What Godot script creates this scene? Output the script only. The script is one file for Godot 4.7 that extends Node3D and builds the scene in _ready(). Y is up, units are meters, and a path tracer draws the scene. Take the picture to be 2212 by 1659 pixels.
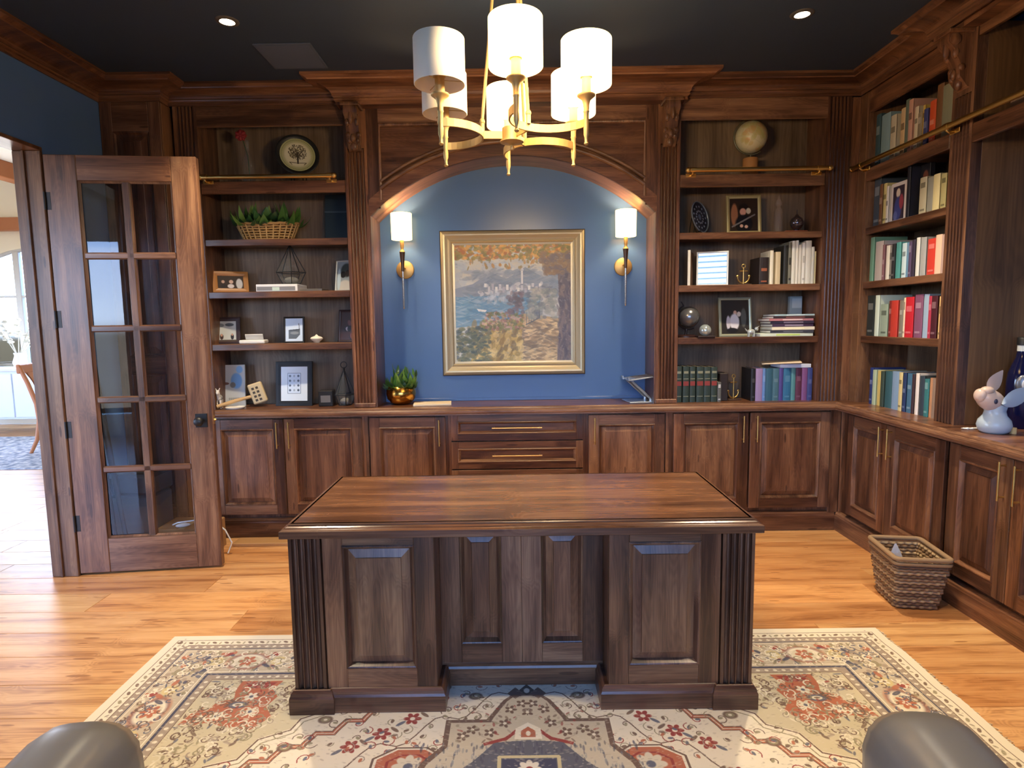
extends Node3D

# ---------------------------------------------------------------- geometry collector
class G:
	var v := PackedVector3Array()
	var n := PackedVector3Array()
	var u := PackedVector2Array()
	var t := Transform3D()

	func tri(a: Vector3, b: Vector3, c: Vector3, na: Vector3, nb: Vector3, nc: Vector3, ua := Vector2.ZERO, ub := Vector2.ZERO, uc := Vector2.ZERO) -> void:
		v.append(t * a); v.append(t * c); v.append(t * b)
		n.append((t.basis * na).normalized()); n.append((t.basis * nc).normalized()); n.append((t.basis * nb).normalized())
		u.append(ua); u.append(uc); u.append(ub)

	func quad(a: Vector3, b: Vector3, c: Vector3, d: Vector3, uvs := [Vector2(0, 1), Vector2(1, 1), Vector2(1, 0), Vector2(0, 0)]) -> void:
		var m := (c - a).cross(d - b).normalized()
		tri(a, b, c, m, m, m, uvs[0], uvs[1], uvs[2])
		tri(a, c, d, m, m, m, uvs[0], uvs[2], uvs[3])

	func quad_o(a: Vector3, b: Vector3, c: Vector3, d: Vector3, out: Vector3) -> void:
		if (c - a).cross(d - b).dot(out) < 0.0:
			quad(d, c, b, a)
		else:
			quad(a, b, c, d)

	func tri_o(a: Vector3, b: Vector3, c: Vector3, out: Vector3) -> void:
		var m := (b - a).cross(c - a).normalized()
		if m.dot(out) < 0.0:
			tri(a, c, b, -m, -m, -m)
		else:
			tri(a, b, c, m, m, m)

	func box(p: Vector3, q: Vector3, e := 0.0) -> void:
		var lo := Vector3(minf(p.x, q.x), minf(p.y, q.y), minf(p.z, q.z))
		var hi := Vector3(maxf(p.x, q.x), maxf(p.y, q.y), maxf(p.z, q.z))
		var c := (lo + hi) / 2.0
		var h := (hi - lo) / 2.0
		e = minf(e, 0.45 * minf(h.x, minf(h.y, h.z)))
		for i in 3:
			var j := (i + 1) % 3
			var k := (i + 2) % 3
			for s: float in [-1.0, 1.0]:
				var o := Vector3.ZERO
				o[i] = s
				var pts := []
				for w: Vector2 in [Vector2(-1, -1), Vector2(1, -1), Vector2(1, 1), Vector2(-1, 1)]:
					var x := Vector3.ZERO
					x[i] = s * h[i]; x[j] = w.x * (h[j] - e); x[k] = w.y * (h[k] - e)
					pts.append(c + x)
				quad_o(pts[0], pts[1], pts[2], pts[3], o)
				if e > 0.0:
					for s2: float in [-1.0, 1.0]:
						var a := Vector3.ZERO
						a[j] = s * h[j]; a[k] = s2 * (h[k] - e); a[i] = -(h[i] - e)
						var b := a
						b[i] = h[i] - e
						var d := Vector3.ZERO
						d[j] = s * (h[j] - e); d[k] = s2 * h[k]; d[i] = -(h[i] - e)
						var f := d
						f[i] = h[i] - e
						var oo := Vector3.ZERO
						oo[j] = s; oo[k] = s2
						quad_o(c + a, c + b, c + f, c + d, oo)
		if e > 0.0:
			for sx: float in [-1.0, 1.0]:
				for sy: float in [-1.0, 1.0]:
					for sz: float in [-1.0, 1.0]:
						var s3 := Vector3(sx, sy, sz)
						tri_o(c + s3 * Vector3(h.x, h.y - e, h.z - e), c + s3 * Vector3(h.x - e, h.y, h.z - e), c + s3 * Vector3(h.x - e, h.y - e, h.z), s3)

	# concentric mitred rectangles in the xy plane: prof = [[inset, z], ...] from the outside in
	func rings(x0: float, y0: float, x1: float, y1: float, prof: Array, cap := true) -> void:
		var last := []
		for r in prof:
			var i: float = r[0]
			var z: float = r[1]
			var q := [Vector3(x0 + i, y0 + i, z), Vector3(x1 - i, y0 + i, z), Vector3(x1 - i, y1 - i, z), Vector3(x0 + i, y1 - i, z)]
			if last:
				for k in 4:
					quad(last[k], last[(k + 1) % 4], q[(k + 1) % 4], q[k])
			last = q
		if cap:
			quad(last[0], last[1], last[2], last[3])

	# profile = [Vector2(radius, y), ...] turned round the y axis
	func lathe(prof: Array, seg := 24, at := Vector3.ZERO, turn := Basis.IDENTITY) -> void:
		var m := prof.size()
		var sn := []
		for i in m - 1:
			var d: Vector2 = prof[i + 1] - prof[i]
			sn.append(Vector2(d.y, -d.x).normalized())
		for i in m - 1:
			var p0: Vector2 = prof[i]
			var p1: Vector2 = prof[i + 1]
			if p0.distance_to(p1) < 1e-6:
				continue
			var n0: Vector2 = sn[i]
			var n1: Vector2 = sn[i]
			if i > 0 and sn[i - 1].dot(sn[i]) > 0.55:
				n0 = (sn[i - 1] + sn[i]).normalized()
			if i < m - 2 and sn[i + 1].dot(sn[i]) > 0.55:
				n1 = (sn[i + 1] + sn[i]).normalized()
			for s in seg:
				var a := TAU * s / seg
				var b := TAU * (s + 1) / seg
				var ca := Vector3(cos(a), 0, sin(a))
				var cb := Vector3(cos(b), 0, sin(b))
				var A := at + turn * (ca * p0.x + Vector3.UP * p0.y)
				var B := at + turn * (cb * p0.x + Vector3.UP * p0.y)
				var C := at + turn * (cb * p1.x + Vector3.UP * p1.y)
				var D := at + turn * (ca * p1.x + Vector3.UP * p1.y)
				var nA := turn * (ca * n0.x + Vector3.UP * n0.y)
				var nB := turn * (cb * n0.x + Vector3.UP * n0.y)
				var nC := turn * (cb * n1.x + Vector3.UP * n1.y)
				var nD := turn * (ca * n1.x + Vector3.UP * n1.y)
				if p0.x > 1e-6:
					tri(A, C, B, nA, nC, nB)
				if p1.x > 1e-6:
					tri(A, D, C, nA, nD, nC)

	func tube(pts: Array, r, seg := 8, closed := false, caps := true) -> void:
		var m := pts.size()
		var tang := []
		for i in m:
			var a: Vector3 = pts[(i - 1 + m) % m] if closed or i > 0 else pts[i]
			var b: Vector3 = pts[(i + 1) % m] if closed or i < m - 1 else pts[i]
			tang.append((b - a).normalized())
		var t0: Vector3 = tang[0]
		var nx := t0.cross(Vector3.UP if absf(t0.y) < 0.9 else Vector3.RIGHT).normalized()
		var frames := []
		for i in m:
			var tg: Vector3 = tang[i]
			nx = (nx - tg * nx.dot(tg)).normalized()
			frames.append([nx, tg.cross(nx)])
		var last := m if closed else m - 1
		for i in last:
			var j := (i + 1) % m
			var ra: float = r[i] if r is Array else r
			var rb: float = r[j] if r is Array else r
			for s in seg:
				var a := TAU * s / seg
				var b := TAU * (s + 1) / seg
				var n0: Vector3 = frames[i][0] * cos(a) + frames[i][1] * sin(a)
				var n1: Vector3 = frames[i][0] * cos(b) + frames[i][1] * sin(b)
				var n2: Vector3 = frames[j][0] * cos(b) + frames[j][1] * sin(b)
				var n3: Vector3 = frames[j][0] * cos(a) + frames[j][1] * sin(a)
				var A: Vector3 = pts[i] + n0 * ra
				var B: Vector3 = pts[i] + n1 * ra
				var C: Vector3 = pts[j] + n2 * rb
				var D: Vector3 = pts[j] + n3 * rb
				tri(A, B, C, n0, n1, n2)
				tri(A, C, D, n0, n2, n3)
		if caps and not closed:
			for e in [0, m - 1]:
				var re: float = r[e] if r is Array else r
				var tg: Vector3 = tang[e] * (-1.0 if e == 0 else 1.0)
				for s in seg:
					var a := TAU * s / seg
					var b := TAU * (s + 1) / seg
					tri_o(pts[e], pts[e] + (frames[e][0] * cos(a) + frames[e][1] * sin(a)) * re, pts[e] + (frames[e][0] * cos(b) + frames[e][1] * sin(b)) * re, tg)

	func ball(c: Vector3, r: Vector3, seg := 16, rows := 10, turn := Basis.IDENTITY) -> void:
		for i in rows:
			for s in seg:
				var q := []
				for w: Vector2i in [Vector2i(0, 0), Vector2i(1, 0), Vector2i(1, 1), Vector2i(0, 1)]:
					var la := PI * (i + w.y) / rows - PI / 2
					var lo := TAU * (s + w.x) / seg
					q.append(Vector3(cos(la) * cos(lo), sin(la), cos(la) * sin(lo)))
				var p := []
				var nn := []
				for d: Vector3 in q:
					p.append(c + turn * (d * r))
					nn.append((turn * (d / r)).normalized())
				if i > 0:
					tri(p[0], p[2], p[1], nn[0], nn[2], nn[1])
				if i < rows - 1:
					tri(p[0], p[3], p[2], nn[0], nn[3], nn[2])

	# polygon in xy pushed from z0 to z1
	func extrude(poly: PackedVector2Array, z0: float, z1: float, smooth := false) -> void:
		if Geometry2D.is_polygon_clockwise(poly):
			poly.reverse()
		var idx := Geometry2D.triangulate_polygon(poly)
		for i in range(0, idx.size(), 3):
			var a := poly[idx[i]]
			var b := poly[idx[i + 1]]
			var c := poly[idx[i + 2]]
			tri_o(Vector3(a.x, a.y, z1), Vector3(b.x, b.y, z1), Vector3(c.x, c.y, z1), Vector3.BACK * signf(z1 - z0))
			tri_o(Vector3(a.x, a.y, z0), Vector3(b.x, b.y, z0), Vector3(c.x, c.y, z0), Vector3.FORWARD * signf(z1 - z0))
		var m := poly.size()
		for i in m:
			var a := poly[i]
			var b := poly[(i + 1) % m]
			var d := b - a
			var out := Vector3(d.y, -d.x, 0).normalized()
			var na := out
			var nb := out
			if smooth:
				var p := poly[(i - 1 + m) % m]
				var q := poly[(i + 2) % m]
				var o1 := Vector3((a - p).y, -(a - p).x, 0).normalized()
				var o2 := Vector3((q - b).y, -(q - b).x, 0).normalized()
				if o1.dot(out) > 0.7: na = (o1 + out).normalized()
				if o2.dot(out) > 0.7: nb = (o2 + out).normalized()
			var lo := minf(z0, z1)
			var hi := maxf(z0, z1)
			tri(Vector3(a.x, a.y, lo), Vector3(b.x, b.y, lo), Vector3(b.x, b.y, hi), na, nb, nb)
			tri(Vector3(a.x, a.y, lo), Vector3(b.x, b.y, hi), Vector3(a.x, a.y, hi), na, nb, na)

	# smooth surface through a grid of points; rows of equal length, wrap joins the last column to the first
	func grid(P: Array, wrap := false, uvs := false) -> void:
		var R := P.size()
		var C: int = P[0].size()
		var N := []
		for i in R:
			var row := []
			for j in C:
				var a: Vector3 = P[mini(i + 1, R - 1)][j] - P[maxi(i - 1, 0)][j]
				var jl := (j - 1 + C) % C if wrap else maxi(j - 1, 0)
				var jr := (j + 1) % C if wrap else mini(j + 1, C - 1)
				var b: Vector3 = P[i][jr] - P[i][jl]
				row.append(b.cross(a).normalized())
			N.append(row)
		for i in R - 1:
			for j in (C if wrap else C - 1):
				var k := (j + 1) % C
				var ua := Vector2(float(j) / (C - 1), 1.0 - float(i) / (R - 1))
				var uc := Vector2(float(j + 1) / (C - 1), 1.0 - float(i + 1) / (R - 1))
				tri(P[i][j], P[i][k], P[i + 1][k], N[i][j], N[i][k], N[i + 1][k], ua, Vector2(uc.x, ua.y), uc)
				tri(P[i][j], P[i + 1][k], P[i + 1][j], N[i][j], N[i + 1][k], N[i + 1][j], ua, uc, Vector2(ua.x, uc.y))

	# moulding: profile [Vector2(out, y)] from the bottom up, run along a path of Vector2(x, z); out is to the left of the path seen from above with z down
	func run(path: Array, prof: Array, side := 1.0) -> void:
		var m := path.size()
		var off := []
		for i in m:
			var d0: Vector2 = (path[i] - path[i - 1]).normalized() if i > 0 else (path[1] - path[0]).normalized()
			var d1: Vector2 = (path[i + 1] - path[i]).normalized() if i < m - 1 else d0
			var n0 := Vector2(d0.y, -d0.x) * side
			var n1 := Vector2(d1.y, -d1.x) * side
			var b := (n0 + n1).normalized()
			off.append(b / maxf(0.2, b.dot(n0)))
		for i in m - 1:
			for k in prof.size() - 1:
				var q := []
				for w: Vector2i in [Vector2i(0, 0), Vector2i(1, 0), Vector2i(1, 1), Vector2i(0, 1)]:
					var p: Vector2 = path[i + w.x]
					var o: Vector2 = off[i + w.x]
					var f: Vector2 = prof[k + w.y]
					q.append(Vector3(p.x + o.x * f.x, f.y, p.y + o.y * f.x))
				var nn: Vector2 = (off[i] + off[i + 1])
				var dp: Vector2 = prof[k + 1] - prof[k]
				quad_o(q[0], q[1], q[2], q[3], Vector3(nn.x, 0, nn.y).normalized() * dp.y + Vector3.UP * -dp.x)

	func mesh() -> ArrayMesh:
		var a := []
		a.resize(Mesh.ARRAY_MAX)
		a[Mesh.ARRAY_VERTEX] = v
		a[Mesh.ARRAY_NORMAL] = n
		a[Mesh.ARRAY_TEX_UV] = u
		var m := ArrayMesh.new()
		m.add_surface_from_arrays(Mesh.PRIMITIVE_TRIANGLES, a)
		return m

# ---------------------------------------------------------------- naming and tagging
var taken := {}
var mats := {}
var rng := RandomNumberGenerator.new()

func numbered(called: String) -> String:
	taken[called] = taken.get(called, -1) + 1
	return called if taken[called] == 0 else "%s_%03d" % [called, taken[called]]

func thing(called: String, label: String, category: String, at := Vector3.ZERO, turn := 0.0, group := "") -> Node3D:
	var o := Node3D.new()
	o.name = numbered(called)
	add_child(o)
	o.position = at
	o.rotation.y = turn
	o.set_meta("label", label)
	o.set_meta("category", category)
	if group: o.set_meta("group", group)
	return o

func part(g: G, called: String, m: Material, parent: Node, label := "") -> MeshInstance3D:
	var o := MeshInstance3D.new()
	o.mesh = g.mesh()
	o.material_override = m
	if parent == self:
		o.name = numbered(called)
		add_child(o)
	else:
		o.name = called
		parent.add_child(o, true)
	if label: o.set_meta("label", label)
	return o

func solo(g: G, called: String, m: Material, label: String, category: String, at := Vector3.ZERO, turn := 0.0, group := "") -> MeshInstance3D:
	var o := part(g, called, m, self)
	o.position = at
	o.rotation.y = turn
	o.set_meta("label", label)
	o.set_meta("category", category)
	if group: o.set_meta("group", group)
	return o

func struct(g: G, called: String, m: Material, label := "") -> MeshInstance3D:
	var o := part(g, called, m, self)
	o.set_meta("kind", "structure")
	if label: o.set_meta("label", label)
	return o

func share(mesh: Mesh, called: String, m: Material, parent: Node, xf: Transform3D) -> MeshInstance3D:
	var o := MeshInstance3D.new()
	o.mesh = mesh
	o.material_override = m
	o.name = called
	parent.add_child(o, true)
	o.transform = xf
	return o

func wg(node: Node3D) -> G:   # collector that takes world coordinates for a part of node
	var g := G.new()
	g.t = node.transform.affine_inverse()
	return g

func bx(p: Vector3, q: Vector3, e := 0.0) -> G:
	var g := G.new()
	g.box(p, q, e)
	return g

# ---------------------------------------------------------------- materials
func rgb(r: int, g: int, b: int) -> Color:
	return Color8(r, g, b)

func mt(c: Color, rough := 0.5, metal := 0.0, key := "") -> StandardMaterial3D:
	var k := "%s_%.3f_%.2f_%s" % [c.to_html(), rough, metal, key]
	if not mats.has(k):
		var m := StandardMaterial3D.new()
		m.albedo_color = c
		m.roughness = rough
		m.metallic = metal
		mats[k] = m
	return mats[k]

func tex_mat(tex: Texture2D, rough := 0.6, key := "") -> StandardMaterial3D:
	var m := StandardMaterial3D.new()
	m.albedo_texture = tex
	m.roughness = rough
	return m

func glow(c: Color, e: float) -> StandardMaterial3D:
	var m := StandardMaterial3D.new()
	m.albedo_color = c
	m.emission_enabled = true
	m.emission = c
	m.emission_energy_multiplier = e
	m.roughness = 0.8
	return m

func glass(alpha := 0.08, tint := Color.WHITE, rough := 0.02) -> StandardMaterial3D:
	var m := StandardMaterial3D.new()
	m.transparency = BaseMaterial3D.TRANSPARENCY_ALPHA
	m.albedo_color = Color(tint.r, tint.g, tint.b, alpha)
	m.roughness = rough
	return m

var wood_v: Texture2D
var wood_h: Texture2D
var oak_h: Texture2D

func noise_data(seed: int, freq: float, w: int, h: int, stretch: int, oct := 3) -> PackedByteArray:
	var f := FastNoiseLite.new()
	f.seed = seed
	f.frequency = freq
	f.noise_type = FastNoiseLite.TYPE_SIMPLEX_SMOOTH
	f.fractal_octaves = oct
	var im := f.get_seamless_image(w, maxi(8, h / stretch))
	im.convert(Image.FORMAT_L8)
	im.resize(w, h, Image.INTERPOLATE_CUBIC)
	return im.get_data()

func wood_image(side: int, seed: int, dark: Color, mid: Color, light: Color, boards: int, spread: float, knots: int) -> Image:
	var a := noise_data(seed, 0.012, side, side, 10, 3)
	var b := noise_data(seed + 1, 0.11, side, side, 40, 2)
	var c := noise_data(seed + 2, 0.007, side, side, 9, 2)
	var r := RandomNumberGenerator.new()
	r.seed = seed
	var tone := []
	for i in boards:
		tone.append(r.randf_range(-spread, spread))
	var kn := []
	for i in knots:
		kn.append(Vector3(r.randf() * side, r.randf() * side, r.randf_range(5, 12)))
	var out := PackedByteArray()
	out.resize(side * side * 3)
	var k := 0
	for y in side:
		for x in side:
			var i := y * side + x
			var va := a[i] / 255.0
			var vb := b[i] / 255.0
			var vc := c[i] / 255.0
			var ring := 0.5 + 0.5 * sin((va * 5.0 + vc * 9.0) * TAU)
			var w: float = 0.46 * va + 0.26 * vb + 0.09 * ring + 0.19 * vc + tone[int(x * boards / float(side))]
			w = clampf((w - 0.5) * 1.5 + 0.5, 0.0, 1.0)
			var col := dark.lerp(mid, w * 2.0) if w < 0.5 else mid.lerp(light, w * 2.0 - 1.0)
			out[k] = int(col.r * 255.0); out[k + 1] = int(col.g * 255.0); out[k + 2] = int(col.b * 255.0)
			k += 3
	var im := Image.create_from_data(side, side, false, Image.FORMAT_RGB8, out)
	for q: Vector3 in kn:
		dab(im, q.x, q.y, q.z * 0.8, q.z * 4.5, dark, 0.7)
	return im

func dab(im: Image, cx: float, cy: float, rx: float, ry: float, c: Color, alpha := 1.0, turn := 0.0) -> void:
	var m := maxf(rx, ry)
	var co := cos(turn)
	var si := sin(turn)
	for y in range(maxi(0, int(cy - m)), mini(im.get_height(), int(cy + m) + 1)):
		for x in range(maxi(0, int(cx - m)), mini(im.get_width(), int(cx + m) + 1)):
			var dx := x + 0.5 - cx
			var dy := y + 0.5 - cy
			var p := (dx * co + dy * si) / rx
			var q := (-dx * si + dy * co) / ry
			var d := p * p + q * q
			if d < 1.0:
				im.set_pixel(x, y, im.get_pixel(x, y).lerp(c, alpha * minf(1.0, (1.0 - d) * 2.5)))

func poly(im: Image, pts: Array, c: Color) -> void:
	var lo := 1e9
	var hi := -1e9
	for p: Vector2 in pts:
		lo = minf(lo, p.y); hi = maxf(hi, p.y)
	for y in range(maxi(0, int(lo)), mini(im.get_height(), int(hi) + 1)):
		var xs := []
		for i in pts.size():
			var a: Vector2 = pts[i]
			var b: Vector2 = pts[(i + 1) % pts.size()]
			if (a.y <= y + 0.5) != (b.y <= y + 0.5):
				xs.append(a.x + (y + 0.5 - a.y) / (b.y - a.y) * (b.x - a.x))
		xs.sort()
		for i in range(0, xs.size() - 1, 2):
			var x0 := maxi(0, roundi(xs[i]))
			var x1 := mini(im.get_width(), roundi(xs[i + 1]))
			if x1 > x0:
				im.fill_rect(Rect2i(x0, y, x1 - x0, 1), c)

func line(im: Image, pts: Array, w: float, c: Color, closed := false) -> void:
	for i in (pts.size() if closed else pts.size() - 1):
		var a: Vector2 = pts[i]
		var b: Vector2 = pts[(i + 1) % pts.size()]
		var d := (b - a).normalized()
		var o := Vector2(-d.y, d.x) * w / 2
		var e := d * w * 0.3
		poly(im, [a - e + o, b + e + o, b + e - o, a - e - o], c)

func tri_mat(tex: Texture2D, tint: Color, rough: float, off: Vector3, sc := 1.0) -> StandardMaterial3D:
	var m := StandardMaterial3D.new()
	m.albedo_texture = tex
	m.albedo_color = tint
	m.roughness = rough
	m.uv1_triplanar = true
	m.uv1_world_triplanar = true
	m.uv1_triplanar_sharpness = 12.0
	m.uv1_scale = Vector3.ONE * sc
	m.uv1_offset = off
	return m

# walnut with upright or level grain; i picks one of six boards of slightly different tone
func wv(i := 0) -> StandardMaterial3D:
	return mats["wv%d" % (absi(i) % 6)]

func wh(i := 0) -> StandardMaterial3D:
	return mats["wh%d" % (absi(i) % 6)]

func make_materials() -> void:
	var im := wood_image(1024, 11, rgb(68, 44, 32), rgb(115, 80, 59), rgb(154, 114, 84), 8, 0.16, 4)
	wood_v = ImageTexture.create_from_image(im)
	var im2: Image = im.duplicate()
	im2.rotate_90(CLOCKWISE)
	wood_h = ImageTexture.create_from_image(im2)
	var ok := wood_image(1024, 41, rgb(150, 98, 58), rgb(216, 162, 108), rgb(236, 190, 136), 1, 0.0, 18)
	ok.rotate_90(CLOCKWISE)
	oak_h = ImageTexture.create_from_image(ok)
	var tints := [Color(1, 1, 1), Color(0.9, 0.88, 0.86), Color(1.0, 0.95, 0.9), Color(0.84, 0.8, 0.78), Color(0.95, 0.95, 0.92), Color(0.88, 0.84, 0.8)]
	for i in 6:
		mats["wv%d" % i] = tri_mat(wood_v, tints[i], 0.3, Vector3(0.37 * i, 0.23 * i, 0.53 * i))
		mats["wh%d" % i] = tri_mat(wood_h, tints[i], 0.3, Vector3(0.23 * i, 0.41 * i, 0.31 * i))
	var ot := [Color(1, 1, 1), Color(0.93, 0.9, 0.86), Color(1.0, 0.96, 0.9), Color(0.88, 0.83, 0.78), Color(0.97, 0.98, 0.96), Color(0.92, 0.86, 0.8)]
	for i in 6:
		mats["oak%d" % i] = tri_mat(oak_h, ot[i], 0.33, Vector3(0.29 * i, 0.0, 0.43 * i), 0.8)
	var vi := wood_image(512, 71, rgb(84, 66, 50), rgb(118, 96, 74), rgb(146, 122, 96), 4, 0.08, 0)
	var vt := ImageTexture.create_from_image(vi)
	for i in 2:
		mats["veneer%d" % i] = tri_mat(vt, Color.WHITE if i == 0 else Color(0.93, 0.9, 0.86), 0.5, Vector3(0.31 * i, 0.4, 0.17 * i), 0.8)
	mats.veneer_warm = tri_mat(vt, Color(1.0, 0.88, 0.72), 0.5, Vector3(0.6, 0.1, 0.2), 0.8)
	mats.brass = mt(rgb(226, 188, 112), 0.3, 1.0)
	mats.brass_soft = mt(rgb(204, 174, 116), 0.5, 0.8)
	mats.slate = mt(rgb(80, 111, 156), 0.25)
	mats.ceiling = mt(rgb(40, 52, 70), 0.55)
	mats.black = mt(rgb(22, 22, 24), 0.45)
	mats.white = mt(rgb(232, 230, 224), 0.55)
	mats.cream = mt(rgb(226, 212, 180), 0.7)
	mats.pane = glass(0.015, rgb(60, 64, 62))
	mats.clear = glass(0.05, rgb(176, 190, 190))
	mats.leaf0 = leafy(rgb(72, 114, 52))
	mats.leaf1 = leafy(rgb(124, 158, 70))
	mats.leaf2 = leafy(rgb(46, 80, 48))

func leafy(c: Color) -> StandardMaterial3D:
	var m: StandardMaterial3D = mt(c, 0.4, 0.0, "leaf").duplicate()
	m.backlight_enabled = true
	m.backlight = c * 0.5
	return m

# ---------------------------------------------------------------- main
const X0 := 0.0105      # middle of the back wall unit
const ZU := -4.21       # face of the upper bookcases on the back wall
const ZB := -4.50       # painted back wall
const XU := 2.37        # face of the upper bookcases on the right wall
const XR := 2.72        # painted right wall
const XL := -2.70       # painted left wall
const CT := 0.93        # top of the worktop
const CEIL := 3.10

func _ready() -> void:
	rng.seed = 7
	var cam := Camera3D.new()
	cam.name = "camera"
	add_child(cam)
	cam.position = Vector3(0, 1.52, 0)
	cam.rotation = Vector3(-0.10375501, 0.00307328, -0.01424479)
	cam.fov = rad_to_deg(2.0 * atan(829.5 / 1296.66))
	cam.near = 0.05
	cam.far = 200.0
	cam.current = true
	var we := WorldEnvironment.new()
	we.name = "environment"
	var e := Environment.new()
	var sky := Sky.new()
	var sm := ProceduralSkyMaterial.new()
	sm.sky_top_color = rgb(92, 146, 226)
	sm.sky_horizon_color = rgb(190, 213, 245)
	sm.sky_curve = 0.12
	sm.ground_bottom_color = rgb(92, 96, 80)
	sm.ground_horizon_color = rgb(150, 154, 140)
	sm.sky_energy_multiplier = 3.3
	sm.ground_energy_multiplier = 0.6
	sky.sky_material = sm
	e.background_mode = Environment.BG_SKY
	e.sky = sky
	e.tonemap_mode = Environment.TONE_MAPPER_LINEAR
	e.tonemap_exposure = 1.24
	e.sdfgi_enabled = true
	e.ssao_enabled = true
	e.ssil_enabled = true
	we.environment = e
	add_child(we)
	# daylight of the next room; behind the viewer the sky itself shines in through the tall window
	area(Vector3(-7.45, 1.75, -9.3), Vector3(0, PI, 0) , Vector2(2.2, 1.7), rgb(255, 248, 236), 2.2, "far_window_daylight")
	area(Vector3(-10.8, 1.8, -3.0), Vector3(0, -PI / 2, 0), Vector2(9.0, 2.0), rgb(255, 246, 228), 0.42, "side_window_daylight")
	area(Vector3(-5.4, 1.5, 1.68), Vector3.ZERO, Vector2(3.4, 2.2), rgb(255, 246, 232), 0.55, "near_window_daylight")
	make_materials()
	build_shell()
	build_hall()
	build_crown()
	build_door()
	build_cabinets()
	build_bookcases()
	build_alcove()
	build_right_wall()
	build_desk()
	build_rug()
	build_chandelier()
	build_sconces()
	build_downlights()
	build_painting()
	build_armchairs()
	build_waste_basket()
	build_left_shelf_items()
	build_counter_items()
	build_right_shelf_items()
	build_right_wall_items()
	build_behind_door()

func area(at: Vector3, turn: Vector3, size: Vector2, c: Color, energy: float, called: String) -> void:
	var l := AreaLight3D.new()
	l.name = called
	add_child(l)
	l.position = at
	l.rotation = turn
	l.area_size = size
	l.area_normalize_energy = false
	l.light_color = c
	l.light_energy = energy
	l.shadow_enabled = true
	l.set("area_range", 20.0)

func omni(at: Vector3, c: Color, energy: float, size: float, called: String, parent: Node = self) -> void:
	var l := OmniLight3D.new()
	l.name = called
	parent.add_child(l, true)
	l.position = at
	l.light_color = c
	l.light_energy = energy
	l.light_size = size
	l.omni_range = 12.0
	l.omni_attenuation = 2.0
	l.shadow_enabled = true

# a bulb inside an open drum shade: most light leaves through the top and the foot, some through the cloth
func shaded_bulb(at: Vector3, c: Color, down: float, up: float, through: float, angle: float, parent: Node) -> void:
	omni(at, c, through, 0.06, "shade_light", parent)
	for s: float in [-1.0, 1.0]:
		var l := SpotLight3D.new()
		l.name = "bulb_light"
		parent.add_child(l, true)
		l.position = at
		l.rotation.x = PI / 2 * s
		l.light_color = c
		l.light_energy = down if s < 0 else up
		l.light_size = 0.03
		l.spot_angle = angle
		l.spot_angle_attenuation = 0.5
		l.spot_range = 10.0
		l.spot_attenuation = 2.0
		l.shadow_enabled = true

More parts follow.
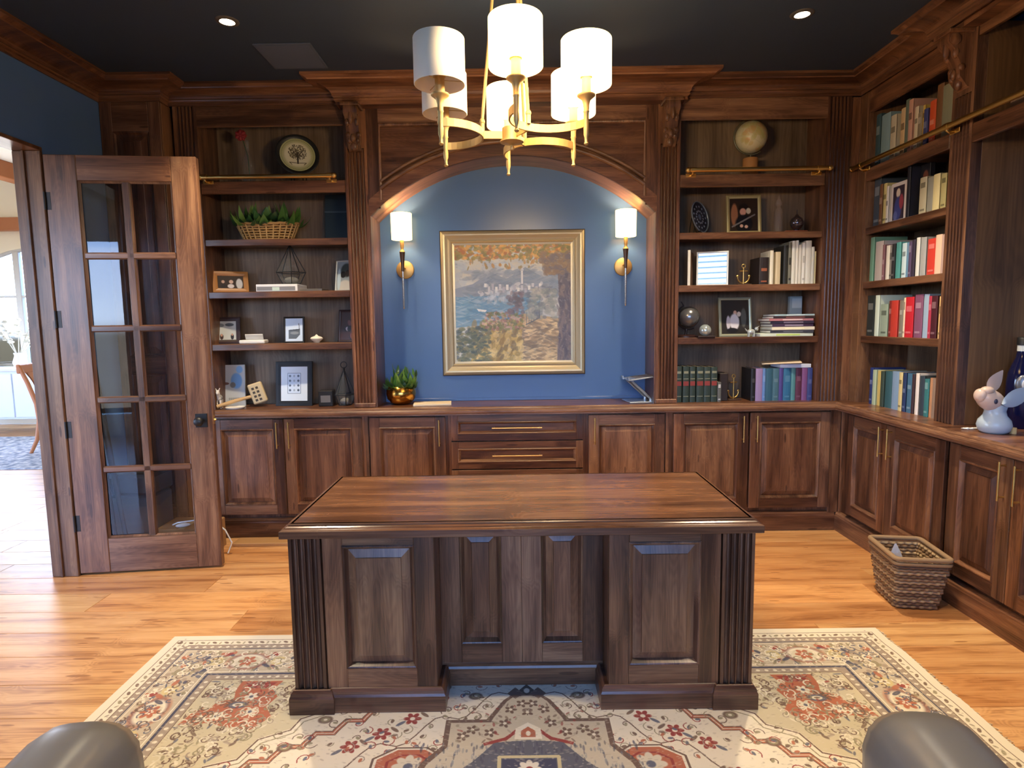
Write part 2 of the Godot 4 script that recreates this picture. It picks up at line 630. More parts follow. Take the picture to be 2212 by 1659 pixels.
# ---------------------------------------------------------------- room shell
func build_shell() -> void:
	# floor: slab with oak planks of 22 cm laid along x
	var g := G.new()
	g.box(Vector3(-11.0, -0.16, -9.6), Vector3(3.0, -0.012, 1.9))
	var fl := struct(g, "floor", mats.oak3, "warm oak plank floor")
	var r := RandomNumberGenerator.new()
	r.seed = 5
	var row := 0
	var z := -9.46
	while z < 1.7:
		var x0 := XL - 0.02
		var x1 := 2.72
		if z < -4.3:
			x0 = -9.0; x1 = -4.3
		elif z < -3.6:
			x0 = -7.0; x1 = 2.3
		elif z < -1.9:
			x0 = -5.2
		if z < -4.3 and z > -5.6: x1 = -2.9
		if z > 0.2: x0 = XL
		var x := x0 - r.randf_range(0.0, 1.4)
		while x < x1:
			var len := r.randf_range(1.5, 2.5)
			var a := maxf(x, x0)
			var b := minf(x + len, x1)
			if b - a > 0.06:
				var p := bx(Vector3(a + 0.0008, -0.014, z + 0.0008), Vector3(b - 0.0008, 0.0, z + 0.2192), 0.0018)
				part(p, "plank", mats["oak%d" % r.randi_range(0, 5)], fl)
			x += len
		z += 0.22
		row += 1
	# ceiling with thickness
	var c := G.new()
	c.box(Vector3(XL - 0.14, CEIL, -4.64), Vector3(XR + 0.14, CEIL + 0.12, 1.74))
	struct(c, "ceiling", mats.ceiling, "dark slate painted ceiling")
	var vent := thing("ceiling_speaker_grille", "square slate grey grille set flush in the dark ceiling", "grille", Vector3(-1.285, CEIL, -3.725))
	part(bx(Vector3(-0.165, -0.008, -0.165), Vector3(0.165, 0.0, 0.165), 0.003), "frame", mt(rgb(66, 74, 92), 0.6), vent)
	part(bx(Vector3(-0.15, -0.0095, -0.15), Vector3(0.15, -0.008, 0.15)), "grille_plate", mt(rgb(70, 79, 98), 0.7), vent)
	# walls
	var w := G.new()
	w.box(Vector3(XL - 0.14, 0, ZB - 0.14), Vector3(XR + 0.14, CEIL, ZB))
	struct(w, "wall_back", mats.slate, "slate blue painted back wall")
	w = G.new()
	w.box(Vector3(XR, 0, ZB), Vector3(XR + 0.14, CEIL, 1.6))
	struct(w, "wall_right", mats.slate, "slate blue painted right wall")
	w = G.new()
	w.box(Vector3(XL - 0.14, 0, -4.5), Vector3(XL, CEIL, -3.56))
	w.box(Vector3(XL - 0.14, 2.545, -3.56), Vector3(XL, CEIL, -2.1))
	w.box(Vector3(XL - 0.14, 0, -2.1), Vector3(XL, CEIL, 1.6))
	struct(w, "wall_left", mats.slate, "slate painted wall with the doorway")
	# rear wall with a wide window
	w = G.new()
	w.box(Vector3(XL - 0.14, 0, 1.6), Vector3(-1.6, CEIL, 1.74))
	w.box(Vector3(1.6, 0, 1.6), Vector3(XR + 0.14, CEIL, 1.74))
	w.box(Vector3(-1.6, 0, 1.6), Vector3(1.6, 0.08, 1.74))
	w.box(Vector3(-1.6, 2.75, 1.6), Vector3(1.6, CEIL, 1.74))
	struct(w, "wall_rear", mats.slate, "slate painted wall behind the viewer")
	var wn := G.new()
	for x: float in [-1.56, -0.53, 0.53, 1.56]:
		wn.box(Vector3(x - 0.04, 0.08, 1.62), Vector3(x + 0.04, 2.75, 1.7), 0.006)
	for y: float in [0.12, 1.4, 2.71]:
		wn.box(Vector3(-1.6, y - 0.028, 1.63), Vector3(1.6, y + 0.028, 1.69), 0.006)
	var w2 := struct(wn, "window_2", wv(2), "walnut window frame behind the viewer")
	var pg := G.new()
	pg.quad(Vector3(1.6, 0.08, 1.66), Vector3(-1.6, 0.08, 1.66), Vector3(-1.6, 2.75, 1.66), Vector3(1.6, 2.75, 1.66))
	part(pg, "pane", mats.pane, w2)
	# open shutters: level slats
	var slat := bx(Vector3(-0.485, -0.012, -0.03), Vector3(0.485, 0.012, 0.03), 0.003).mesh()
	for k in 3:
		for i in 28:
			var sy := 0.2 + 0.09 * i
			if absf(sy - 1.4) > 0.04:
				share(slat, "slat", mt(rgb(206, 208, 206), 0.5), w2, Transform3D(Basis.IDENTITY, Vector3(-1.045 + 1.045 * k, sy, 1.585)))
	# jamb lining of the doorway
	var j := G.new()
	j.box(Vector3(XL - 0.15, 0, -3.562), Vector3(XL + 0.012, 2.53, -3.54), 0.003)
	j.box(Vector3(XL - 0.15, 2.53, -3.562), Vector3(XL + 0.012, 2.552, -2.1), 0.003)
	j.box(Vector3(XL - 0.15, 0, -2.12), Vector3(XL + 0.012, 2.53, -2.096), 0.003)
	j.box(Vector3(XL - 0.09, 0, -3.54), Vector3(XL - 0.075, 2.53, -3.528), 0.002)
	struct(j, "trim_1", wv(4), "walnut lining of the doorway")

# ---------------------------------------------------------------- next room, seen through the doorway
func build_hall() -> void:
	var wallm := mt(rgb(236, 226, 200), 0.8)
	var w := G.new()
	# far wall with an arched window opening
	var zc := -9.5
	var half := 1.05
	var cx := -7.45
	var spring := 2.15
	var rise := 0.62
	w.box(Vector3(-11.0, 0, zc - 0.14), Vector3(cx - half, 3.9, zc))
	w.box(Vector3(cx + half, 0, zc - 0.14), Vector3(-2.8, 3.9, zc))
	w.box(Vector3(cx - half, 0, zc - 0.14), Vector3(cx + half, 0.86, zc))
	var top := PackedVector2Array()
	top.append(Vector2(cx - half, 3.9))
	for i in 17:
		var a := PI - PI * i / 16.0
		top.append(Vector2(cx + cos(a) * half, spring + sin(a) * rise))
	top.append(Vector2(cx + half, 3.9))
	w.extrude(top, zc - 0.14, zc)
	struct(w, "wall_far", wallm, "cream wall of the next room")
	w = G.new()
	w.box(Vector3(-11.14, 0, -9.6), Vector3(-11.0, 3.9, -7.5))
	w.box(Vector3(-11.14, 0, 1.5), Vector3(-11.0, 3.9, 1.9))
	w.box(Vector3(-11.14, 0, -7.5), Vector3(-11.0, 0.8, 1.5))
	w.box(Vector3(-11.14, 2.8, -7.5), Vector3(-11.0, 3.9, 1.5))
	struct(w, "wall_side", wallm, "cream side wall of the next room")
	w = G.new()
	w.box(Vector3(-11.0, 0, 1.76), Vector3(-7.2, 3.9, 1.9))
	w.box(Vector3(-3.6, 0, 1.76), Vector3(XL - 0.14, 3.9, 1.9))
	w.box(Vector3(-7.2, 0, 1.76), Vector3(-3.6, 0.3, 1.9))
	w.box(Vector3(-7.2, 2.7, 1.76), Vector3(-3.6, 3.9, 1.9))
	struct(w, "wall_near", wallm, "cream near wall of the next room")
	w = G.new()
	w.box(Vector3(-2.88, 0, -9.5), Vector3(-2.74, 3.9, -4.64))
	w.box(Vector3(-2.88, 3.1, -4.64), Vector3(-2.74, 3.9, 1.8))
	struct(w, "wall_end", wallm, "cream end wall of the next room")
	w = G.new()
	w.box(Vector3(-11.0, 3.9, -9.6), Vector3(-2.74, 4.0, 1.9))
	struct(w, "ceiling_hall", mt(rgb(240, 238, 230), 0.8), "white ceiling of the next room")
	# arched window
	var f := G.new()
	var outer := []
	outer.append(Vector3(cx - half, 0.86, zc - 0.05))
	for i in 17:
		var a := PI - PI * i / 16.0
		outer.append(Vector3(cx + cos(a) * half, spring + sin(a) * rise, zc - 0.05))
	outer.append(Vector3(cx + half, 0.86, zc - 0.05))
	f.tube(outer, 0.045, 4)
	for x: float in [-0.32, 0.32]:
		f.box(Vector3(cx + x - 0.05, 0.86, zc - 0.09), Vector3(cx + x + 0.05, 2.72, zc - 0.02), 0.01)
	for y: float in [0.9, 1.45, 2.02]:
		f.box(Vector3(cx - half, y - 0.018, zc - 0.08), Vector3(cx + half, y + 0.018, zc - 0.03), 0.006)
	var win := struct(f, "window_1", mt(rgb(196, 192, 182), 0.5), "arched window of the next room")
	var pp := PackedVector2Array()
	pp.append(Vector2(cx - half, 0.86))
	for i in 17:
		var a := PI - PI * i / 16.0
		pp.append(Vector2(cx + cos(a) * half, spring + sin(a) * rise))
	pp.append(Vector2(cx + half, 0.86))
	var pn := G.new()
	pn.extrude(pp, zc - 0.06, zc - 0.055)
	part(pn, "pane", mats.pane, win)
	# timber band below the ceiling of the next room
	var b := G.new()
	b.box(Vector3(-11.0, 3.02, zc), Vector3(-2.9, 3.22, zc + 0.1), 0.01)
	struct(b, "trim_2", mt(rgb(168, 104, 62), 0.5), "timber beam along the far wall")
	b = G.new()
	b.box(Vector3(-7.4, 3.66, -9.4), Vector3(-7.2, 3.9, 1.6), 0.01)
	struct(b, "trim_3", mt(rgb(168, 104, 62), 0.5), "timber ceiling beam of the next room")
	# console, chair, rug
	var con := thing("console_cabinet", "white console cabinet with slim dark legs under the arched window", "cabinet", Vector3(-7.6, 0, -8.9))
	part(bx(Vector3(-1.0, 0.9, -0.26), Vector3(1.0, 0.94, 0.26), 0.006), "top", mt(rgb(222, 214, 200), 0.5), con)
	part(bx(Vector3(-0.97, 0.2, -0.24), Vector3(0.97, 0.9, 0.23), 0.006), "body", mt(rgb(226, 230, 234), 0.6), con)
	for i in 3:
		var dd := bx(Vector3(-0.95 + 0.64 * i, 0.23, 0.23), Vector3(-0.33 + 0.64 * i, 0.87, 0.247), 0.006)
		part(dd, "door", mt(rgb(232, 235, 238), 0.55), con)
	for s: Vector2 in [Vector2(-0.92, -0.2), Vector2(0.92, -0.2), Vector2(-0.92, 0.2), Vector2(0.92, 0.2)]:
		part(bx(Vector3(s.x - 0.02, 0, s.y - 0.02), Vector3(s.x + 0.02, 0.2, s.y + 0.02)), "leg", mt(rgb(70, 66, 64), 0.5), con)
	# flowers on the console
	var vs := thing("flower_vase", "pale branches in a vase on the white console", "vase", Vector3(-7.35, 0.94, -8.9))
	var vg := G.new()
	vg.lathe([Vector2(0, 0), Vector2(0.06, 0), Vector2(0.08, 0.08), Vector2(0.05, 0.18), Vector2(0.06, 0.22), Vector2(0.05, 0.22)], 16)
	part(vg, "vessel", mats.white, vs)
	var br := G.new()
	var rr := RandomNumberGenerator.new()
	rr.seed = 3
	for i in 12:
		var d := Vector3(rr.randf_range(-1, 1), rr.randf_range(0.6, 1.4), rr.randf_range(-0.5, 0.5)).normalized()
		br.tube([Vector3(0, 0.15, 0), Vector3(0, 0.2, 0) + d * 0.25, Vector3(0, 0.18, 0) + d * 0.55], 0.006, 5)
		for k in 5:
			br.ball(Vector3(0, 0.2, 0) + d * (0.25 + 0.07 * k) + Vector3(rr.randf_range(-0.05, 0.05), rr.randf_range(-0.04, 0.04), 0), Vector3(0.045, 0.02, 0.03), 6, 4, Basis.from_euler(Vector3(rr.randf() * 3, rr.randf() * 3, 0)))
	part(br, "branches", mt(rgb(214, 214, 200), 0.7), vs)
	# dining chair facing +x
	var ch := thing("dining_chair", "light brown wooden dining chair with a curved splat back in the next room", "chair", Vector3(-5.6, 0.0125, -7.42), 0.25)
	var cw := mt(rgb(190, 120, 72), 0.42)
	part(bx(Vector3(-0.22, 0.43, -0.23), Vector3(0.24, 0.475, 0.23), 0.015), "seat", cw, ch)
	part(bx(Vector3(-0.2, 0.37, -0.21), Vector3(0.22, 0.43, 0.21), 0.006), "apron", cw, ch)
	for s: float in [-1.0, 1.0]:
		var fl := G.new()
		fl.tube([Vector3(0.2, 0.0, 0.19 * s), Vector3(0.2, 0.2, 0.2 * s), Vector3(0.2, 0.43, 0.2 * s)], [0.018, 0.022, 0.026], 8)
		part(fl, "leg", cw, ch)
		var bl := G.new()
		bl.tube([Vector3(-0.33, 0.0, 0.19 * s), Vector3(-0.25, 0.16, 0.2 * s), Vector3(-0.205, 0.4, 0.2 * s), Vector3(-0.22, 0.6, 0.2 * s), Vector3(-0.29, 0.85, 0.2 * s), Vector3(-0.36, 1.05, 0.2 * s)], [0.02, 0.024, 0.028, 0.026, 0.024, 0.022], 8)
		part(bl, "leg", cw, ch)
	var tr := G.new()
	tr.box(Vector3(-0.39, 0.97, -0.22), Vector3(-0.345, 1.08, 0.22), 0.012)
	part(tr, "top_rail", cw, ch)
	var sp := G.new()
	var P := []
	for i in 9:
		var y := 0.46 + 0.52 * i / 8.0
		var rw := []
		var ww := 0.075 + 0.035 * sin(i * 0.8)
		for k in 2:
			rw.append(Vector3(-0.21 - 0.16 * pow(i / 8.0, 1.6), y, (ww if k == 0 else -ww)))
		P.append(rw)
	sp.grid(P)
	var Q := []
	for rw in P:
		Q.append([rw[1] + Vector3(0.016, 0, 0), rw[0] + Vector3(0.016, 0, 0)])
	sp.grid(Q)
	part(sp, "splat", cw, ch)
	var rg := G.new()
	rg.box(Vector3(-9.0, 0.0, -8.3), Vector3(-4.3, 0.012, -6.36), 0.003)
	var noise := FastNoiseLite.new()
	noise.seed = 9
	noise.frequency = 0.03
	var nt := NoiseTexture2D.new()
	nt.noise = noise
	nt.width = 256; nt.height = 256
	nt.seamless = true
	var ramp := Gradient.new()
	ramp.colors = PackedColorArray([rgb(116, 128, 146), rgb(176, 184, 194), rgb(222, 222, 220)])
	ramp.offsets = PackedFloat32Array([0.2, 0.5, 0.8])
	nt.color_ramp = ramp
	solo(rg, "area_rug", tri_mat(nt, Color.WHITE, 0.95, Vector3.ZERO, 1.2), "mottled blue grey rug under the dining chair in the next room", "rug")

# ---------------------------------------------------------------- crown mouldings
func crown_profile(y0: float, k: float) -> Array:
	var p := [Vector2(0.0, y0), Vector2(0.012 * k, y0), Vector2(0.012 * k, y0 + 0.02), Vector2(0.02 * k, y0 + 0.026), Vector2(0.026 * k, y0 + 0.034), Vector2(0.022 * k, y0 + 0.042)]
	var top := CEIL - 0.034
	for i in 7:
		var a := PI / 2 * i / 6.0
		p.append(Vector2(0.03 * k + 0.11 * k * (1.0 - cos(a)), y0 + 0.05 + (top - y0 - 0.05) * sin(a)))
	p.append(Vector2(0.15 * k, top))
	p.append(Vector2(0.155 * k, top + 0.006))
	p.append(Vector2(0.175 * k, top + 0.016))
	p.append(Vector2(0.185 * k, top + 0.018))
	p.append(Vector2(0.185 * k, CEIL - 0.0005))
	return p

func build_crown() -> void:
	# left wall and the pier in the corner
	var g := G.new()
	g.run([Vector2(XL, 1.6), Vector2(XL, -4.1), Vector2(-2.3, -4.1), Vector2(-2.3, ZU + 0.01)], crown_profile(2.985, 1.0), -1.0)
	struct(g, "trim_4", wh(3), "walnut crown moulding on the left wall")
	g = G.new()
	g.run([Vector2(-2.3, ZU + 0.02), Vector2(X0 - 1.15, ZU + 0.02)], crown_profile(2.985, 0.62), -1.0)
	struct(g, "trim_5", wh(1), "walnut crown moulding over the left bookcase")
	g = G.new()
	g.run([Vector2(X0 - 1.145, ZU), Vector2(X0 - 1.145, ZU + 0.08), Vector2(X0 + 1.145, ZU + 0.08), Vector2(X0 + 1.145, ZU)], crown_profile(2.955, 1.0), -1.0)
	struct(g, "trim_6", wh(2), "deep walnut crown moulding over the arch")
	g = G.new()
	g.run([Vector2(X0 + 1.15, ZU + 0.02), Vector2(XU - 0.02, ZU + 0.02), Vector2(XU - 0.02, -3.4), Vector2(XU - 0.1, -3.4), Vector2(XU - 0.1, -1.1), Vector2(XU - 0.02, -1.1), Vector2(XU - 0.02, 1.6)], crown_profile(2.985, 0.75), -1.0)
	struct(g, "trim_7", wh(5), "walnut crown moulding turning the right corner")

# ---------------------------------------------------------------- glazed door, standing open
func build_door() -> void:
	var d := thing("door_1", "", "door")
	d.remove_meta("label"); d.remove_meta("category")
	d.set_meta("kind", "structure")
	d.set_meta("label", "open walnut french door with ten glass panes")
	d.position = Vector3(XL + 0.014, 0.0, -3.552)
	d.rotation.y = 0.12
	var W := 0.835
	var H := 2.50
	var b := 0.012
	var T := 0.044
	var sl := 0.175
	var sr := 0.145
	var top := 0.145
	var bot := 0.215
	part(bx(Vector3(0, b, -T), Vector3(sl, H + b, 0), 0.004), "stile", wv(2), d)
	part(bx(Vector3(W - sr, b, -T), Vector3(W, H + b, 0), 0.004), "stile", wv(0), d)
	part(bx(Vector3(sl, H + b - top, -T + 0.001), Vector3(W - sr, H + b, -0.001), 0.003), "rail", wh(2), d)
	part(bx(Vector3(sl, b, -T + 0.001), Vector3(W - sr, bot + b, -0.001), 0.003), "rail", wh(0), d)
	var y0 := bot + b
	var y1 := H + b - top
	var x0 := sl
	var x1 := W - sr
	var mx := (x0 + x1) / 2
	var mv := bx(Vector3(mx - 0.024, y0, -T + 0.006), Vector3(mx + 0.024, y1, -0.006), 0.009)
	part(mv, "muntin", wv(4), d)
	var ph := (y1 - y0) / 5.0
	for i in range(1, 5):
		part(bx(Vector3(x0, y0 + ph * i - 0.02, -T + 0.006), Vector3(x1, y0 + ph * i + 0.02, -0.006), 0.009), "muntin", wh(2 + i), d)
	# bead round the glazed opening, then panes
	var bead := G.new()
	bead.rings(x0, y0, x1, y1, [[0.0, -0.001], [0.0, -0.006], [0.012, -0.016]], false)
	part(bead, "glazing_bead", wv(0), d)
	for i in 5:
		for k in 2:
			var xa := x0 if k == 0 else mx
			var xb := mx if k == 0 else x1
			var pq := G.new()
			pq.quad(Vector3(xa + 0.004, y0 + ph * i + 0.004, -0.022), Vector3(xb - 0.004, y0 + ph * i + 0.004, -0.022), Vector3(xb - 0.004, y0 + ph * (i + 1) - 0.004, -0.022), Vector3(xa + 0.004, y0 + ph * (i + 1) - 0.004, -0.022))
			part(pq, "pane", mats.pane, d)
	# knob with square rose, on both faces
	for s: float in [1.0, -1.0]:
		var zf := 0.0 if s > 0 else -T
		var ro := G.new()
		ro.box(Vector3(W - 0.1, 0.9, zf), Vector3(W - 0.03, 0.985, zf + 0.008 * s), 0.002)
		var rose := part(ro, "rose", mats.black, d)
		var kg := G.new()
		kg.lathe([Vector2(0, 0), Vector2(0.011, 0), Vector2(0.011, 0.028), Vector2(0.024, 0.034), Vector2(0.029, 0.045), Vector2(0.025, 0.057), Vector2(0.012, 0.063), Vector2(0, 0.064)], 20, Vector3(W - 0.065, 0.942, zf + 0.008 * s), Basis(Vector3.RIGHT, PI / 2 * s))
		part(kg, "knob", mats.black, rose)
	var lat := bx(Vector3(W - 0.0005, 0.915, -T + 0.012), Vector3(W + 0.002, 0.97, -0.012))
	lat.lathe([Vector2(0, 0), Vector2(0.008, 0), Vector2(0.006, 0.012), Vector2(0, 0.013)], 10, Vector3(W + 0.001, 0.942, -T / 2), Basis(Vector3.BACK, -PI / 2))
	part(lat, "latch", mats.brass, d)
	for y: float in [0.28, 0.86, 1.52, 2.2]:
		var h := G.new()
		h.lathe([Vector2(0, 0), Vector2(0.007, 0), Vector2(0.007, 0.1), Vector2(0, 0.1)], 10, Vector3(-0.003, y, 0.006))
		h.box(Vector3(0.0, y, -0.0005), Vector3(0.026, y + 0.1, 0.0015))
		part(h, "hinge", mt(rgb(48, 44, 42), 0.4, 0.6), d)

# ---------------------------------------------------------------- cabinet parts
func bar_handle(parent: Node, a: Vector3, b: Vector3, out := 0.03) -> void:
	var g := G.new()
	var d := (b - a).normalized()
	var o := Vector3(0, 0, out)
	g.tube([a - d * 0.006 + o, b + d * 0.006 + o], 0.005, 10)
	g.tube([a + d * 0.012, a + d * 0.012 + o], 0.0045, 8)
	g.tube([b - d * 0.012, b - d * 0.012 + o], 0.0045, 8)
	part(g, "handle", mats.brass, parent, "brass bar handle")

# framed door with a raised field; origin at its lower left rear corner, face towards +z
func panel_door(parent: Node, called: String, at: Vector3, w: float, h: float, st := 0.072, hand := "", i := 0, flat_grain := false, rb := 0.0, rt := 0.0) -> Node3D:
	var d := Node3D.new()
	d.name = called
	parent.add_child(d, true)
	d.position = at
	var t := 0.021
	if rb == 0.0: rb = st
	if rt == 0.0: rt = st
	if flat_grain:
		part(bx(Vector3(0, 0, 0), Vector3(st, h, t), 0.002), "stile", wv(i), d)
		part(bx(Vector3(w - st, 0, 0), Vector3(w, h, t), 0.002), "stile", wv(i + 1), d)
	else:
		part(bx(Vector3(0, 0, 0), Vector3(st, h, t), 0.002), "stile", wv(i), d)
		part(bx(Vector3(w - st, 0, 0), Vector3(w, h, t), 0.002), "stile", wv(i + 3), d)
	part(bx(Vector3(st, 0, 0), Vector3(w - st, rb, t), 0.002), "rail", wh(i), d)
	part(bx(Vector3(st, h - rt, 0), Vector3(w - st, h, t), 0.002), "rail", wh(i + 2), d)
	var mo := G.new()
	mo.rings(st, rb, w - st, h - rt, [[0.0, t + 0.0045], [0.003, t + 0.006], [0.007, t + 0.004], [0.012, t - 0.004], [0.016, t - 0.011], [0.018, t - 0.015]], false)
	mo.rings(st - 0.002, rb - 0.002, w - st + 0.002, h - rt + 0.002, [[0.0, t - 0.001], [0.0, t + 0.003], [0.003, t + 0.005]], false)
	part(mo, "moulding", wv(i + 1) if not flat_grain else wh(i + 1), d)
	var pn := G.new()
	var bw := 0.032 if h > 0.3 else 0.0
	if bw > 0.0:
		pn.rings(st + 0.01, rb + 0.01, w - st - 0.01, h - rt - 0.01, [[0.0, t - 0.018], [0.006, t - 0.016], [0.006 + bw, t - 0.004], [0.008 + bw, t - 0.001]])
	else:
		pn.rings(st + 0.01, rb + 0.01, w - st - 0.01, h - rt - 0.01, [[0.0, t - 0.016], [0.004, t - 0.014]])
	part(pn, "panel", wh(i) if flat_grain else wv(i + 2), d)
	if hand == "left" or hand == "right":
		var hx := 0.04 if hand == "left" else w - 0.04
		bar_handle(d, Vector3(hx, h - 0.2, t), Vector3(hx, h - 0.025, t))
	elif hand == "middle":
		bar_handle(d, Vector3(w / 2 - 0.17, h / 2, t), Vector3(w / 2 + 0.17, h / 2, t), 0.026)
	return d

func cabinet(label: String, at: Vector3, turn: float, w: float, doors: Array, i: int) -> Node3D:
	# at: left end of the plinth front on the floor; x runs to the right along the face, z comes out
	var c := thing("base_cabinet", label, "cabinet", at, turn)
	part(bx(Vector3(0, 0.1, -0.29), Vector3(w, 0.878, -0.036), 0.0), "carcass", wv(i), c)
	part(bx(Vector3(0, 0.125, -0.036), Vector3(0.022, 0.878, -0.02), 0.001), "face_frame", wv(i + 1), c)
	part(bx(Vector3(w - 0.022, 0.125, -0.036), Vector3(w, 0.878, -0.02), 0.001), "face_frame", wv(i + 2), c)
	var pl := G.new()
	pl.run([Vector2(0, 0), Vector2(w, 0)], [Vector2(0, 0), Vector2(0, 0.105), Vector2(-0.003, 0.112), Vector2(-0.004, 0.122), Vector2(-0.012, 0.132), Vector2(-0.02, 0.135), Vector2(-0.05, 0.136)], -1.0)
	pl.box(Vector3(0, 0, -0.2), Vector3(w, 0.1, -0.004))
	part(pl, "plinth", wh(i + 1), c)
	for d in doors:
		# [called, x0, y0, width, height, handle]
		panel_door(c, d[0], Vector3(d[1], d[2], -0.02), d[3], d[4], d[6] if d.size() > 6 else 0.072, d[5], i + d.size(), d[0] == "drawer_front")
		i += 1
	return c

func build_cabinets() -> void:
	var zf := -4.185
	var y := 0.168
	var h := 0.69
	cabinet("two-door walnut base cabinet behind the open glazed door, left end", Vector3(-2.24, 0, zf), 0, 1.18, [["door", 0.09, y, 0.515, h, "right"], ["door", 0.61, y, 0.55, h, "left"]], 0)
	cabinet("single-door walnut base cabinet just left of the two drawers", Vector3(-1.06, 0, zf), 0, 0.59, [["door", 0.035, y, 0.535, h, "right"]], 3)
	cabinet("walnut drawer cabinet with brass bar pulls behind the desk", Vector3(-0.47, 0, zf), 0, 0.975, [["drawer_front", 0.02, 0.684, 0.935, 0.185, "middle", 0.05], ["drawer_front", 0.02, 0.48, 0.935, 0.195, "middle", 0.05], ["drawer_front", 0.02, y, 0.935, 0.303, "middle", 0.05]], 1)
	cabinet("single-door walnut base cabinet just right of the two drawers", Vector3(0.505, 0, zf), 0, 0.59, [["door", 0.02, y, 0.535, h, "left"]], 4)
	var last := cabinet("two-door walnut base cabinet in the right part of the back wall", Vector3(1.095, 0, zf), 0, 1.19, [["door", 0.03, y, 0.525, h, "right"], ["door", 0.57, y, 0.565, h, "left"]], 2)
	part(bx(Vector3(1.14, 0.125, -0.06), Vector3(1.213, 0.878, -0.006), 0.003), "corner_post", wv(1), last)
	var xf := 2.285
	cabinet("two-door walnut base cabinet on the right wall nearest the corner", Vector3(xf, 0, -4.185), -PI / 2, 1.075, [["door", 0.125, y, 0.43, h, "right"], ["door", 0.56, y, 0.49, h, "left"]], 5)
	cabinet("two-door walnut base cabinet on the right wall behind the wicker basket", Vector3(xf, 0, -3.11), -PI / 2, 0.82, [["door", 0.012, y, 0.395, h, "right"], ["door", 0.413, y, 0.395, h, "left"]], 1)
	cabinet("two-door walnut base cabinet on the right wall nearest the viewer", Vector3(xf, 0, -2.29), -PI / 2, 0.98, [["door", 0.012, y, 0.475, h, "right"], ["door", 0.493, y, 0.475, h, "left"]], 3)
	# worktop with a rounded front edge, one L
	var w := thing("worktop", "long L-shaped walnut worktop over the base cabinets", "worktop", Vector3(0, 0.878, ZB))
	var zc := -4.15
	var xc := 2.24
	var g := wg(w)
	g.box(Vector3(-2.24, 0.88, ZB + 0.001), Vector3(XR - 0.002, CT, zc - 0.02))
	g.box(Vector3(xc + 0.02, 0.88, zc - 0.02), Vector3(XR - 0.002, CT, -1.31))
	part(g, "slab", wh(2), w)
	g = wg(w)
	var pr := [Vector2(-0.02, 0.872), Vector2(-0.006, 0.872), Vector2(-0.006, 0.882), Vector2(0.0, 0.885), Vector2(0.006, 0.893), Vector2(0.006, 0.903), Vector2(0.001, 0.911), Vector2(-0.003, 0.914), Vector2(-0.003, 0.918), Vector2(-0.006, 0.925), Vector2(-0.013, 0.93), Vector2(-0.02, 0.9303)]
	g.run([Vector2(-2.24, zc), Vector2(xc, zc), Vector2(xc, -1.31)], pr, -1.0)
	part(g, "moulded_edge", wh(0), w)

# ---------------------------------------------------------------- fluted pilaster: cross section run upwards
func flutes(g: G, x0: float, x1: float, y0: float, y1: float, zf: float, depth: float, n: int, zb: float, edge := 0.018) -> void:
	var cut := [Vector2(x0, zb), Vector2(x0, zf)]
	var w := (x1 - x0 - 2 * edge) / n
	for i in n:
		var c := x0 + edge + w * (i + 0.5)
		var r := w * 0.43
		for k in 7:
			var a := PI * k / 6.0
			cut.append(Vector2(c - cos(a) * r, zf - sin(a) * depth))
	cut.append(Vector2(x1, zf))
	cut.append(Vector2(x1, zb))
	for i in cut.size() - 1:
		var a: Vector2 = cut[i]
		var b: Vector2 = cut[i + 1]
		g.quad(Vector3(a.x, y0, a.y), Vector3(b.x, y0, b.y), Vector3(b.x, y1, b.y), Vector3(a.x, y1, a.y))
	g.quad(Vector3(x0, y1, zf), Vector3(x1, y1, zf), Vector3(x1, y1, zb), Vector3(x0, y1, zb))
	g.quad(Vector3(x1, y0, zf), Vector3(x0, y0, zf), Vector3(x0, y0, zb), Vector3(x1, y0, zb))

# carved corbel; origin at top middle of its rear face, hangs down 0.27, comes out 0.12
func corbel(parent: Node, at: Vector3, turn: float, m: Material) -> void:
	var g := G.new()
	g.t = Transform3D(Basis(Vector3.UP, turn), at)
	# side outline in (z, y) pushed along x
	var side := G.new()
	var out := PackedVector2Array([Vector2(0, 0), Vector2(0.115, 0), Vector2(0.12, -0.02), Vector2(0.118, -0.05), Vector2(0.1, -0.07), Vector2(0.085, -0.085), Vector2(0.078, -0.11), Vector2(0.06, -0.14), Vector2(0.05, -0.165), Vector2(0.055, -0.19), Vector2(0.05, -0.22), Vector2(0.03, -0.245), Vector2(0.012, -0.27), Vector2(0, -0.275)])
	var keep := g.t
	g.t = keep * Transform3D(Basis(Vector3.UP, -PI / 2), Vector3.ZERO)
	g.extrude(out, -0.042, 0.042, true)
	g.t = keep
	g.box(Vector3(-0.062, -0.012, 0), Vector3(0.062, 0.008, 0.13), 0.004)
	# scrolls and acanthus lobes
	for s: float in [-1.0, 1.0]:
		g.lathe([Vector2(0, -0.006), Vector2(0.028, -0.006), Vector2(0.028, 0.002), Vector2(0.018, 0.006), Vector2(0.0, 0.008)], 14, Vector3(0.044 * s, -0.04, 0.086), Basis(Vector3.BACK, -PI / 2 * s))
		g.ball(Vector3(0.03 * s, -0.1, 0.07), Vector3(0.016, 0.03, 0.02), 8, 6)
		g.ball(Vector3(0.034 * s, -0.175, 0.042), Vector3(0.018, 0.02, 0.018), 8, 6)
		g.ball(Vector3(0.028 * s, -0.212, 0.04), Vector3(0.016, 0.02, 0.018), 8, 6)
	g.ball(Vector3(0, -0.075, 0.1), Vector3(0.014, 0.05, 0.02), 8, 6)
	g.ball(Vector3(0, -0.2, 0.056), Vector3(0.017, 0.028, 0.016), 8, 6)
	g.ball(Vector3(0, -0.245, 0.03), Vector3(0.026, 0.035, 0.02), 8, 6)
	part(g, "corbel", m, parent, "carved acanthus corbel")

